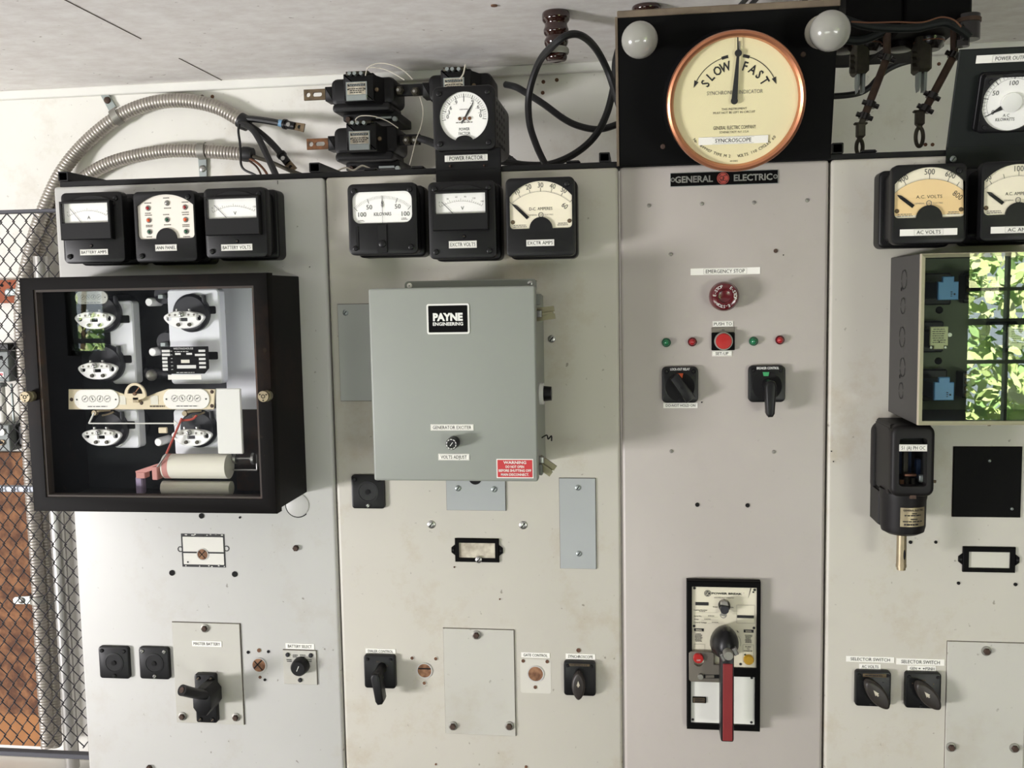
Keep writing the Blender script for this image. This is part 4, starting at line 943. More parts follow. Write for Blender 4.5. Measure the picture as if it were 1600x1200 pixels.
# ------------------------------------------------------------------ push buttons and pilot lamps
t = T('emergency_stop_button', 'dark red mushroom emergency stop button lettered E-STOP', 'button', 1132, 462, 0); x, z = t.L(1132.5, 463, .03); r = t.S(.03)*23.5
mb = MB('estop_red'); mb.lathe((x, 0, z), (0, -1, 0), [(r*.75, 0), (r*.75, .012)], 40); t.part('stem', mb)
mb = MB('estop_red'); mb.lathe((x, -.011, z), (0, -1, 0), [(r*.96, 0), (r, .003), (r, .008), (r*.96, .014), (r*.85, .018), (r*.6, .020), (r*.45, .0195), (r*.4, .017), (r*.15, .016)], 48); t.part('cap', mb)
mb = MB('white_ink'); 
for k in range(3): mb.text_arc('E-STOP', x, z, r*.68, .0044, -.0312, PI*.78-2*PI/3*k, .23, bold=.0)
t.part('lettering', mb)
t = T('push_button', 'square black push button unit with round red button and grey IN tag', 'button', 1130, 531, 0); a, b, c, d = t.R(1111.5, 519.5, 1147.5, 547, 0)
mb = MB('slate'); mb.box(a, b, -.006, 0, c, d, .0008); t.part('base', mb)
e = t.L(1130, 511.5)[1]; mb = MB('bracket_grey'); mb.box(a, b, -.003, 0, d, e, .0004); mb.mat('ink').text('IN', (a+b)/2, (d+e)/2, .0026, -.0034); t.part('tag', mb)
x, z = t.L(1131.5, 533.5, .02); r = t.S(.02)*13; mb = MB('steel_dull'); mb.lathe((x, -.005, z), (0, -1, 0), [(r*1.1, 0), (r*1.1, .006), (r*.9, .0065)], 32); t.part('collar', mb)
mb = MB('button_red'); mb.lathe((x, -.006, z), (0, -1, 0), [(r*.95, 0), (r*.95, .011), (r*.85, .0125), (r*.3, .013)], 32); t.part('button', mb)
for px, py, m, lab in ((1041, 535, 'lens_green', 'green pilot lamp left of the push button, above the lock-out relay switch'), (1081.5, 534, 'lens_red', 'red pilot lamp just left of the square push button'), (1177, 533, 'lens_green', 'green pilot lamp just right of the square push button'), (1218, 531, 'lens_red', 'red pilot lamp at the right end of the lamp row')):
    t = T('pilot_lamp', lab, 'lamp', px, py, 0, group='pilot lamps in a row'); S = t.S(); r = S*7
    mb = MB('ring_green' if 'green' in m else 'estop_red'); mb.lathe((0, 0, 0), (0, -1, 0), [(r, 0), (r, .005), (r*.8, .0065)], 24); t.part('bezel', mb)
    mb = MB(m); mb.ball((0, -.006, 0), r*.72, .0055, r*.72, 18); t.part('lens', mb)

# ------------------------------------------------------------------ cover plates and card holders
def cover(label, box, mat, screws, kind='screw', dk=True):
    t = T('cover_plate', label, 'plate', (box[0]+box[2])/2, (box[1]+box[3])/2, 0); a, b, c, d = t.R(*box)
    mb = MB(mat); mb.box(a, b, -.0028, 0, c, d, .0005)
    if dk: mb.mat('seam'); mb.box(a-.0006, b+.0007, -.0006, 0, c-.0005, d+.0006)
    t.part('plate', mb)
    for px, py, r in screws:
        if kind == 'screw': screw(t, px, py, r, 'zinc', .0028)
        else: bolt(t, px, py, r, .0028)
    return t
cover('blank pale cover plate held by three rusty bolts on the stained panel', (695, 982.5, 804.5, 1147), 'cover_paint', ((744.5, 992, 7.2), (708, 1134, 7.2), (796, 1134, 7.2)), 'bolt')
cover('blank pale cover plate at the lower right edge of the photo', (1477.5, 1003, 1600, 1215), 'cover_paint', ((1541, 1017, 7.6), (1486, 1167, 7.6), (1585, 1168.5, 7.6)), 'bolt')
cover('tall narrow blue-grey cover plate with two screws beside the dark seam', (875, 747, 931, 888), 'plate_bluegrey', ((903, 762, 4.6), (904.5, 865, 4.6)))
t = cover('small blue-grey cover plate with two screws below the grey enclosure', (698, 742, 790, 797), 'plate_bluegrey', ((715.5, 763, 4.8), (772, 764.5, 4.8)))
x, z = t.L(742.5, 747, .0028); mb = MB('hole'); mb.disc(x, z, .0105, -.0033, 24); t.part('hole', mb)
cover('flat grey cover plate half hidden behind the left side of the grey enclosure', (530.5, 475, 600, 626), 'plate_plain', ((540, 488.5, 4.6),))
cover('square black cover plate on the right panel', (1488.5, 698, 1595, 807.5), 'slate', ((1546, 720, 2.4), (1581, 795, 2.4)))
t = T('battery_lever_plate', 'pale bolted plate lettered MASTER BATTERY carrying a black lever switch', 'plate', 325, 1050, 0); a, b, c, d = t.R(273.5, 973, 378.5, 1129.5)
mb = MB('cover_paint'); mb.box(a, b, -.003, 0, c, d, .0005); mb.mat('seam'); mb.box(a-.0003, b+.0012, -.0006, 0, c-.0003, d+.0008); t.part('plate', mb)
for px, py in ((320.5, 981.5), (285.5, 1119), (369, 1120.5)): bolt(t, px, py, 6.8, .003)
strip_part(t, (300.5, 1001.5, 346.5, 1010), 'MASTER BATTERY', .003, framed=False, w=.9)
t = T('lever_switch', 'stubby black lever switch pointing out to the left on the MASTER BATTERY plate', 'switch', 326, 1087, -.003); a, b, c, d = t.R(309, 1050.5, 341.5, 1125.5); W = b-a; zc = (c+d)/2; cx = (a+b)/2
mb = MB('bakelite_gloss'); mb.prism(rr(a, b, c, d, .004), -.010, 0, .002, 2); t.part('base', mb)
for px, py in ((a+W*.2, d-W*.17), (b-W*.2, d-W*.17), (b-W*.2, c+W*.17), (a+W*.2, c+W*.17)): mb = MB('black_metal'); mb.lathe((px, -.010, py), (0, -1, 0), [(.004, 0), (.003, .0018)], 12); mb.mat('tarnished').line(px-.002, py-.002, px+.002, py+.002, .001, -.0122); t.part('screw', mb)
q = t.L(317, 1092, .045); mb = MB('bakelite'); o = [(q[0]+.0175*math.cos(k), q[1]-.004+.027*math.sin(k)*(1 if abs(math.sin(k)) < .9 else .93)) for k in [2*PI*i/8+PI/8 for i in range(8)]]; mb.prism(o, -.050, -.009, .003, 2); t.part('hub', mb)
q = t.L(320, 1088, .05); e = t.L(283, 1079.5, .095); mb = MB('bakelite'); mb.tube([(q[0], -.045, q[1]), ((q[0]*.55+e[0]*.45), -.068, (q[1]*.55+e[1]*.45)), (e[0], -.092, e[1])], .007, 16, 6, prof=lambda k, m: .0076+.0016*k/m); mb.mat('bolt_rust'); v = Vector((e[0]-q[0], -.047, e[1]-q[1])).normalized(); p = Vector((e[0], -.0922, e[1])); mb.cyl(p, p+v*.001, .0045); t.part('lever', mb)
def card_holder(label, inner, outer, mat, screw_at=None):
    t = T('card_holder', label, 'card holder', (outer[0]+outer[2])/2, (outer[1]+outer[3])/2, 0); a, b, c, d = t.R(*outer); i = t.R(*inner); o = [(i[0], i[2]), (i[1], i[2]), (i[1], i[3]), (i[0], i[3])]
    mb = MB('slate'); mb.prism([(a, c), (b, c), (b, d), (a, d)], -.004, 0, .001, holes=[o]); zm = (c+d)/2
    for sx, x in ((-1, a), (1, b)): mb.prism([(x, zm-.009), (x+sx*.006, zm-.004), (x+sx*.006, zm+.004), (x, zm+.009)], -.003, 0, .0006); mb.mat('black_metal').lathe((x+sx*.003, -.003, zm), (0, -1, 0), [(.0022, 0), (.0015, .001)], 10); mb.mat('slate')
    t.part('frame', mb); mb = MB(mat); mb.box(i[0], i[1], -.0014, -.0006, i[2], i[3]); t.part('card', mb)
    if screw_at: screw(t, *screw_at, 5.4, 'steel', .004)
card_holder('black card holder with an old speckled card below the enclosure', (717.5, 847.5, 774, 871.5), (711.5, 841, 780, 877.5), 'paper_old', (748, 874.5))
card_holder('black card holder with a pale card on the right panel', (1512.5, 861.5, 1577, 887), (1503.5, 854, 1585.5, 893.5), 'card_pale')

# ------------------------------------------------------------------ grey exciter enclosure
def enclosure():
    out = .148
    t = T('exciter_enclosure', 'large grey steel box lettered PAYNE ENGINEERING with a red warning sticker', 'enclosure', 709, 600, 0); a, b, c, d = t.R(579.5, 448.5, 838.5, 752, out); W = b-a; H = d-c
    mb = MB('flange_grey'); fa, fb, fc, fd = t.R(633, 437.5, 838.5, 460, .10); mb.prism(rr(fa, fb, fc, fd, .006), -.104, -.10, .001); t.part('mounting_flange', mb)
    for px, py, m in ((640, 446.5, 'paper'), (828.5, 443, 'steel')): screw(t, px, py, 4.3, m, .104, slot=.2)
    mb = MB('enclosure_grey'); mb.box(a+.006, b-.003, -out+.018, 0, c+.004, d-.012, .003); t.part('body', mb)
    mb = MB('enclosure_grey'); mb.box(a, b, -out, -out+.019, c, d, .0035, 3); door = t.part('door', mb)
    a2, b2, c2, d2 = t.R(667, 474.5, 733.5, 522, out); mb = MB('white_plastic'); mb.prism(rr(a2, b2, c2, d2, .003), -out-.0012, -out); mb.mat('slate'); mb.prism(rr(a2+.0026, b2-.0026, c2+.0026, d2-.0026, .0012), -out-.0018, -out-.001)
    cx = (a2+b2)/2; w = b2-a2; zc = (c2+d2)/2; mb.mat('white_plastic'); mb.text('PAYNE', cx, zc+w*.045, w*.185, -out-.0022, w=w*.70, bold=.055); mb.text('ENGINEERING', cx, zc-w*.115, w*.078, -out-.0022, w=w*.71, bold=.03); t.part('maker_plate', mb, parent=door)
    strip_part(t, (673, 663, 740, 672.5), 'GENERATOR EXCITER', out, framed=True, w=.9, parent=door); strip_part(t, (685, 709, 733.5, 719), 'VOLTS ADJUST', out, framed=True, w=.84, parent=door)
    a2, b2, c2, d2 = t.R(776, 717, 833.5, 747, out); mb = MB('white_plastic'); mb.box(a2, b2, -out-.0008, -out, c2, d2); mb.mat('warning_red'); mb.box(a2+.0014, b2-.0014, -out-.0012, -out, c2+.0014, d2-.0014)
    cx = (a2+b2)/2; w = b2-a2; h = d2-c2; mb.mat('white_plastic')
    for s, z, hh, ww in (('WARNING', .82, .15, .62), ('DO NOT OPEN', .60, .13, .5), ('BEFORE SHUTTING OFF', .40, .13, .88), ('MAIN DISCONNECT.', .19, .13, .76)): mb.text(s, cx, c2+h*z, h*hh, -out-.0016, w=w*ww, bold=.02)
    t.part('warning_label', mb, parent=door, label='red warning sticker with white lettering')
    x, z = t.L(707, 692.5, out+.012); r = t.S(out)*9.5; mb = MB('bakelite_gloss'); mb.lathe((x, -out, z), (0, -1, 0), [(r, 0), (r*.98, .018), (r*.85, .021)], 28); mb.mat('white_ink'); mb.arc(x, z, r*.78, r*.14, 0, 2*PI, -out-.0214, 20)
    for k in range(10): q = 2*PI*k/10; mb.mat('bakelite_gloss').line(x+r*.6*math.cos(q), z+r*.6*math.sin(q), x+r*.9*math.cos(q), z+r*.9*math.sin(q), r*.14, -out-.0217)
    mb.mat('white_ink').line(x-r*.2, z-r*.3, x+r*.25, z+r*.3, r*.1, -out-.0218); t.part('knob', mb, parent=door)
    # side hardware: two latch clamps, a round knob with its collar
    for px, py, rot in ((848, 491, .12), (850, 717, -.62)):
        x, z = t.L(px, py, .10); mb = MB('brass_dark'); G = frame_of(b-.004, z, rot)
        for z0, z1 in ((-.010, -.002), (.001, .009)): mb.prism([G(0, z0), G(.028, z0), G(.028, z1), G(0, z1)], -.112, -.108)
        mb.prism([G(0, -.002), G(.026, -.002), G(.026, .001), G(0, .001)], -.116, -.108); mb.mat('steel'); mb.box(b-.006, b+.006, -.118, -.109, z-.004, z+.006, .001); t.part('latch', mb)
    x, z = t.L(850, 615, .075); mb = MB('white_plastic'); mb.cyl((b-.003, -.075, z), (b+.003, -.075, z), .0165, n=24); mb.mat('bakelite_gloss'); mb.cyl((b+.003, -.075, z), (b+.0145, -.075, z), .0115, .0105, n=24); t.part('side_knob', mb)
    x, z = t.L(850, 684, .06); mb = MB('rubber'); mb.tube([(b-.003, -.06, z), (b+.005, -.06, z+.004), (b+.007, -.06, z-.002), (b+.012, -.06, z+.003), (b+.012, -.06, z-.005)], .0012, 6, 4); t.part('wire_end', mb)
    for z in (c+.012, d-.02): mb = MB('flange_grey'); mb.box(b-.002, b+.0035, -.12, -.10, z-.008, z+.008, .001); t.part('hinge_lug', mb)
enclosure()

# ------------------------------------------------------------------ main breaker operator
def breaker():
    t = T('circuit_breaker', 'black framed breaker with cream face and long red-faced handle', 'breaker', 1130, 1020, 0); a, b, c, d = t.R(1072.5, 904.5, 1186.5, 1135.5)
    A = t.R(1081, 916.5, 1182, 1042, .010); B = t.R(1079.5, 1055, 1179, 1130.5, .010)
    mb = MB('slate'); mb.prism([(a, c), (b, c), (b, d), (a, d)], -.014, 0, .0015, holes=[[(A[0], A[2]), (A[1], A[2]), (A[1], A[3]), (A[0], A[3])], [(B[0], B[2]), (B[1], B[2]), (B[1], B[3]), (B[0], B[3])]]); t.part('frame', mb)
    def U(px, py): return t.L(px, py, .010)
    S = t.S(.01); y = -.0106
    mb = MB('breaker_face'); mb.box(A[0], A[1], -.010, -.002, A[2], A[3]); mb.mat('ink')
    x, z = U(1105.5, 927); mb.disc(x, z, S*5.2, y, 24); mb.mat('breaker_face'); monogram(mb, x, z, S*4.6, y-.0004); mb.mat('ink')
    x, z = U(1135.5, 927.5); mb.text('POWER BREAK', x, z, S*3.1, y, w=S*46, bold=.035); x, z = U(1162, 926.5); mb.text('TM', x, z, S*1, y); x, z = U(1131.5, 933.8); mb.text('ELECTRICALLY OPERATED', x, z, S*1.6, y, w=S*30)
    q = [U(1086.5, 940.5), U(1107, 946)]; mb.box(q[0][0], q[1][0], y, y+.0003, q[1][1], q[0][1])
    for s, px, py, w in (('PUSH', 1117.5, 948.3, 7), ('ON', 1143.5, 949, 5), ('Catalog Number', 1094.5, 953, 21), ('Serial No.', 1090.5, 962.5, 12), ('Amps', 1088, 967.3, 7), ('Control Voltage', 1094, 972.4, 20)): x, z = U(px, py); mb.text(s, x, z, S*2, y, w=S*w, bold=.01)
    for px0, px1, py in ((1087, 1122, 957), (1100, 1122, 964), (1095, 1122, 969), (1106, 1124, 974)):
        p, q = U(px0, py), U(px1, py); mb.mat('ink_faint').line(p[0], p[1], q[0], q[1], .0002, y); x, z = U(px0+11, py-1.8); mb.fine(x-.006, x+.006, z-.001, z+.001, 1, y, int(py))
    mb.mat('ink_faint')
    def box(px0, py0, px1, py1):
        p, q = U(px0, py0), U(px1, py1)
        for u, v in (((p[0], p[1]), (q[0], p[1])), ((q[0], p[1]), (q[0], q[1])), ((q[0], q[1]), (p[0], q[1])), ((p[0], q[1]), (p[0], p[1]))): mb.line(*u, *v, .0003, y)
    box(1151, 945, 1179, 974); box(1161, 1007, 1177.5, 1035); box(1084.5, 1006, 1101, 1020); mb.mat('ink')
    for px0, py0, px1, py1 in ((1151.5, 961, 1178, 966), (1084.5, 981.5, 1099.5, 986.5), (1162, 983.5, 1177.5, 988.5)): p, q = U(px0, py0), U(px1, py1); mb.box(p[0], q[0], y, y+.0003, q[1], p[1])
    for px, py in ((1092, 984), (1169.7, 986)): x, z = U(px, py); mb.mat('breaker_face').fine(x-.005, x+.005, z-.0015, z+.0015, 2, y-.0004, 3)
    mb.mat('ink')
    for px, py, sd in ((1091.5, 996, 2), (1169.5, 998, 4)): x, z = U(px, py); mb.fine(x-.0058, x+.0058, z-.0068, z+.0068, 7, y, sd, .55)
    for s, py, w in (('PUSH', 1010.5, 8.5), ('TO', 1013.8, 4), ('CHARGE', 1017, 13)): x, z = U(1168.8, py); mb.text(s, x, z, S*2, y, w=S*w, bold=.02)
    p, q = U(1163, 1022), U(1169, 1027); mb.line(p[0], p[1], q[0], q[1], .003, y, .001)
    x, z = U(1140, 1004); mb.arc(x, z, S*17, .0004, -.3, .75, y); q = U(1153, 986.5); mb.poly([(q[0]-S*2, q[1]+S*2.5), (q[0]+S*2, q[1]-S*2), (q[0]-S*1, q[1]-S*1)], y)
    for px, py in ((1085, 918.7), (1179, 921.5), (1084.5, 978), (1178, 981), (1157, 1037.5)): x, z = U(px, py); mb.disc(x, z, S*2.1, y, 14)
    p, q = U(1173, 919), U(1169, 934); mb.line(p[0], p[1], q[0], q[1], .0012, y, .0003); x, z = U(1177, 925); mb.disc(x, z, S*1.6, y, 7)
    t.part('face_plate', mb)
    mb = MB('breaker_white'); mb.box(B[0], B[1], -.010, -.002, B[2], B[3]); mb.mat('ink')
    for px, py in ((1174.5, 1059), (1082.5, 1124), (1174, 1128.5)): x, z = U(px, py); mb.disc(x, z, S*2.1, y, 14)
    t.part('lower_plate', mb)
    p, q = U(1082, 1088), U(1103, 1098); mb = MB('slate'); mb.box(p[0], q[0], -.0125, -.009, q[1], p[1], .0005); mb.mat('tarnished'); mb.box(p[0]+.001, q[0]-.002, -.0128, -.012, q[1]+.001, p[1]-.001); mb.mat('ink').fine(p[0]+.002, q[0]-.003, q[1]+.0015, p[1]-.0015, 2, -.0131, 4); t.part('counter', mb)
    a2, b2, c2, d2 = t.R(1076.5, 1018, 1124, 1065, .016); mb = MB('bracket_grey')
    hb = t.L(1115.5, 1030, .016); o = [(a2+.003, c2), (b2, c2), (b2, hb[1]-.008), (hb[0], hb[1]-.008), (hb[0], d2-.002), (hb[0]-.003, d2), (a2+.003, d2), (a2, d2-.003), (a2, c2+.003)]; x, z = t.L(1091.5, 1030, .016)
    mb.prism(o, -.018, -.015, .0006, holes=[circ(x, z-.001, S*8.6, 24, rz=S*10)]); t.part('lock_bracket', mb)
    x, z = t.L(1094.5, 1056.5, .018); mb = MB('steel_dull'); mb.lathe((x, -.018, z), (0, -1, 0), [(S*5, 0), (S*5, .001), (S*4, .004)], 20); mb.mat('black_metal'); p, q = t.L(1100, 1057, .018), t.L(1124, 1057, .018); mb.line(p[0], p[1], q[0], q[1], S*6, -.0184); mb.mat('bracket_grey').line(p[0]+.002, p[1], q[0]-.008, q[1], S*4.4, -.0187); t.part('lock_pin', mb)
    x, z = t.L(1091.5, 1030, .024); mb = MB('button_red'); mb.lathe((x, -.008, z), (0, -1, 0), [(S*8, 0), (S*8, .013), (S*7, .015)], 28); mb.mat('white_ink').text('OFF', x, z-.002, S*2.4, -.0236); t.part('off_button', mb)
    x, z = t.L(1170, 1031.5, .014); mb = MB('yellow_button'); mb.lathe((x, -.008, z), (0, -1, 0), [(S*7.8, 0), (S*7.8, .006), (S*6.6, .008)], 28); t.part('charge_button', mb)
    # key knob
    x, z = t.L(1133.5, 950, .022); mb = MB('black_metal'); mb.lathe((x-.001, -.010, z+.001), (0, -1, 0), [(S*9, 0), (S*9, .007), (S*7.5, .010)], 28); G = frame_of(x, z, -.0)
    mb.mat('magnet_dark'); q = t.L(1132.5, 954, .03); mb.lathe((q[0], -.018, q[1]), (0, -1, 0), [(S*7, 0), (S*6.5, .010)], 24); mb.mat('steel_dull'); q = t.L(1132, 942.5, .026); mb.prism([(q[0]-S*6.2, q[1]-S*2.5), (q[0]+S*6.4, q[1]-S*4), (q[0]+S*5, q[1]+S*2.5), (q[0], q[1]+S*4.5), (q[0]-S*5, q[1]+S*2)], -.028, -.018, .001)
    q = t.L(1130.5, 961.5, .024); mb.arc(q[0], q[1], S*4.6, S*1.4, PI*.9, PI*2.1, -.022); mb.poly([(q[0]-S*4.5, q[1]-S*1), (q[0]+S*4.5, q[1]-S*3), (q[0]+S*3, q[1]+S*4), (q[0]-S*3.6, q[1]+S*4)], -.0222); t.part('key_switch', mb)
    # operating handle
    out = .075; x, z = t.L(1133, 1000, .04); q = t.L(1135, 1010, out)
    V = []; secs = ((.011, 22, 26, 1131.5, 1002), (.030, 21.8, 26.5, 1132, 1003), (.048, 20.5, 26, 1133, 1004.5), (.062, 17, 23, 1134.5, 1008), (.071, 11, 16, 1135.5, 1013), (.0745, 5, 8, 1136, 1016))
    mb = MB('bakelite_gloss'); n = 22; Fs = []
    for dep, rx, rz, px, py in secs:
        s_ = t.S(dep); cx, cz = t.L(px, py, dep)
        for i in range(n): a_ = 2*PI*i/n; k_ = 1.0; V.append((cx+rx*s_*math.cos(a_)*(1-.10*math.sin(a_)), -dep, cz+rz*s_*math.sin(a_)*k_))
    for k in range(len(secs)-1):
        for i in range(n): j = (i+1) % n; Fs.append((k*n+i, k*n+j, (k+1)*n+j, (k+1)*n+i))
    Fs += [tuple(range(n)), tuple(range((len(secs)-1)*n, len(secs)*n))]; mb.add(V, Fs); t.part('handle_hub', mb)
    h = t.R(1126.5, 1018, 1147, 1160, out); mb = MB('bakelite_gloss'); mb.box(h[0], h[1], -out, -out+.034, h[2], h[3], .003, 2); hnd = t.part('handle', mb)
    i = t.R(1129.5, 1037.5, 1145, 1158, out+.001); mb = MB('handle_red'); mb.box(i[0], i[1], -out-.0012, -out+.002, i[2], i[3], .0008); t.part('handle_insert', mb, parent=hnd, label='red handle facing')
    x, z = t.L(1138.3, 1024.5, out+.012); s_ = t.S(out); mb = MB('steel_dull'); mb.lathe((x, -out+.004, z), (0, -1, 0), [(s_*7.8, 0), (s_*7.6, .016), (s_*6.6, .018)], 26); t.part('pivot_cap', mb)
    for px, py, w, hh, r_ in ((1148.5, 1017.5, 3.4, 5.8, .45), (1129, 1026.5, 2.4, 6, .45)): x, z = t.L(px, py, out); G = frame_of(x, z, r_); mb = MB('steel'); mb.prism([G(u*w*s_, v*hh*s_) for u, v in ((-1, -1), (1, -1), (1, 1), (-1, 1))], -out-.004, -out+.01, .001); t.part('lock_tab', mb)
breaker()
# ------------------------------------------------------------------ overcurrent relay in its black case
def relay51():
    t = T('protective_relay', 'tall black relay case with small window tagged 51 (A) PH OC and brass stem', 'relay', 1412, 740, 0); out = .108
    a, b, c, d = t.R(1361, 659, 1447, 769, 0.004)
    mb = MB('relay_case'); mb.prism(rr(a, b, c, d, .014), -.016, 0, .003, 2); t.part('base', mb)
    a2, b2, c2, d2 = t.R(1392.5, 665, 1461.5, 777, out); W = b2-a2
    wa, wb, wc, wd = t.R(1405, 684.5, 1448.5, 760.5, out); win = rr(wa, wb, wc, wd, .005)
    mb = MB('relay_case'); o = rr(a2, b2, c2, d2, .012)
    mb.prism(o, -out, -out+.018, .006, 3, holes=[win])
    mb.box(a2+.0005, a2+.006, -out+.017, -.014, c2+.004, d2-.006); mb.box(b2-.006, b2-.0005, -out+.017, -.014, c2+.004, d2-.006); mb.box(a2+.001, b2-.001, -out+.017, -.014, d2-.012, d2-.0005, .003); mb.box(a2+.001, b2-.001, -out+.017, -.014, c2+.0005, c2+.008)
    # flared left shoulder back to the base
    for z0, z1 in ((c2+.002, d2-.002),):
        n = 8; V = []; Fs = []
        for k in range(n+1):
            q = PI/2*k/n; x = a2+.001-(a2-a-.004)*math.sin(q)*.97; y = -out+.012+(out-.028)*(1-math.cos(q)*.999)
            V += [(x, y, z0), (x, y, z1)]
        for k in range(n): Fs.append((2*k, 2*k+1, 2*k+3, 2*k+2))
        m_ = len(V); Fs += [tuple(range(0, m_, 2)), tuple(range(1, m_, 2))]; mb.add(V, Fs)
    t.part('cover', mb)
    mb = MB('hole'); mb.box(wa-.008, wb+.008, -.03, -.026, wc-.008, wd+.004); mb.mat('inner_dark'); mb.box(wa, wb, -out+.022, -out+.03, wd-.022, wd+.002); t.part('inner_back', mb)
    mb = MB('grime_metal'); x, z = t.L(1414, 722, .06); mb.box(x-.003, x+.003, -.065, -.055, z-.02, z+.022); x, z = t.L(1435, 733, .06); mb.mat('relay_blue_dark'); mb.box(x-.003, x+.004, -.06, -.05, z-.014, z+.014); mb.box(wa+.004, wb-.004, -.045, -.04, z-.01, wd-.02)
    mb.mat('copper_wire'); x, z = t.L(1421, 741, .07); mb.box(x-.009, x+.008, -.078, -.07, z-.002, z+.002, .0008); mb.mat('grime_metal'); mb.cyl((x-.004, -.07, z-.004), (x-.004, -.07, z-.018), .0045, n=12); mb.cyl((x+.003, -.076, z-.005), (x+.003, -.076, z-.018), .003, n=10); mb.mat('wood_hole').cyl((x-.011, -.072, z-.008), (x-.011, -.072, z-.02), .003, n=10)
    x, z = t.L(1440.5, 747, .08); mb.mat('zinc'); mb.box(x-.0055, x+.0055, -.088, -.08, z-.0055, z+.0055, .001); t.part('mechanism', mb)
    mb = MB('pane_glass'); mb.box(wa-.002, wb+.002, -out+.010, -out+.0115, wc-.002, wd+.002); t.part('window_glass', mb)
    strip_part(t, (1405, 694.5, 1448.5, 705), '51 (A) PH OC', out, w=.86, framed=True)
    # drum below
    cx, zt = t.L(1411, 779, out-.045); r = t.S(out-.045)*34; zb = t.L(1411, 834, out-.045)[1]; cy = -out+.045
    mb = MB('relay_case'); mb.lathe((cx, cy, zt+.004), (0, 0, -1), [(r*1.03, -.012), (r*1.03, 0), (r, .004), (r*.99, zt-zb-.010), (r*.93, zt-zb-.002), (r*.7, zt-zb+.002)], 40); mb.box(cx-r*.9, cx+r*.98, cy, -.012, zb+.012, zt+.012, .004); drm = t.part('drum', mb)
    fa, fb, fc, fd = t.R(1367, 763, 1378, 820, .03); mb = MB('relay_case'); mb.prism([(fa, fc+.006), (fb, fc), (fb, fd), (fa, fd)], -.05, 0, .002); t.part('side_fin', mb)
    # curved name plate on the drum
    mb = MB('brass'); za, zb2 = t.L(1411, 797, out)[1], t.L(1411, 827, out)[1]; q0, q1 = -.36, .86; n = 10; V = []
    rp = r*1.006
    for k in range(n+1): q = q0+(q1-q0)*k/n; V += [(cx+rp*math.sin(q), cy-rp*math.cos(q), za), (cx+rp*math.sin(q), cy-rp*math.cos(q), zb2)]
    mb.add(V, [(2*k, 2*k+1, 2*k+3, 2*k+2) for k in range(n)])
    def wrap(m2):
        out_v = []
        for x, y, z in m2.v: q = (q0+q1)/2+x/rp; out_v.append((cx+(rp+.0006)*math.sin(q), cy-(rp+.0006)*math.cos(q), z))
        m2.v = out_v; mb.mat('ink')
        for f in m2.f: mb.add([m2.v[i] for i in f], [tuple(range(len(f)))])
    m2 = MB('ink'); H = za-zb2; Wp = rp*(q1-q0); m2.text('GENERAL ELECTRIC', 0, za-H*.13, H*.1, 0, w=Wp*.8, bold=.01)
    for f_, w in ((.30, .2), (.40, .8), (.60, .3), (.72, .84)): m2.fine(-Wp*w/2, Wp*w/2, za-H*(f_+.04), za-H*(f_-.04), 1, 0, int(f_*100), .7)
    for z0 in (.88,): m2.fine(-Wp*.4, Wp*.2, za-H*(z0+.05), za-H*(z0-.05), 1, 0, 9, .8)
    wrap(m2); t.part('name_plate', mb, parent=drm)
    xs, zs = t.L(1409, 834, out-.045); ze = t.L(1409, 890, out-.045)[1]; rs = t.S(out-.045)*7.6
    mb = MB('brass'); mb.cyl((xs, cy, zs+.004), (xs, cy, ze+.008), rs*.96, rs); mb.cyl((xs, cy, ze+.008), (xs, cy, ze+.004), rs*1.06); mb.cyl((xs, cy, ze+.005), (xs, cy, ze), rs*.9)
    mb.mat('hole'); mb.ball((xs+rs*.35, cy-rs*.86, (zs+ze)/2-.003), rs*.3, rs*.2, .008, 10); t.part('stem', mb)
    x, z = t.L(1461.5, 751, .09); mb = MB('tarnished'); mb.cyl((b2-.003, -.092, z), (b2+.006, -.092, z-.001), .0022, n=10); t.part('side_screw', mb)
    x, z = t.L(1427, 777.5, out); mb = MB('bolt_rust'); mb.box(x-.004, x+.004, -out+.0005, -out+.006, z-.002, z+.003); t.part('seal_tab', mb)
relay51()

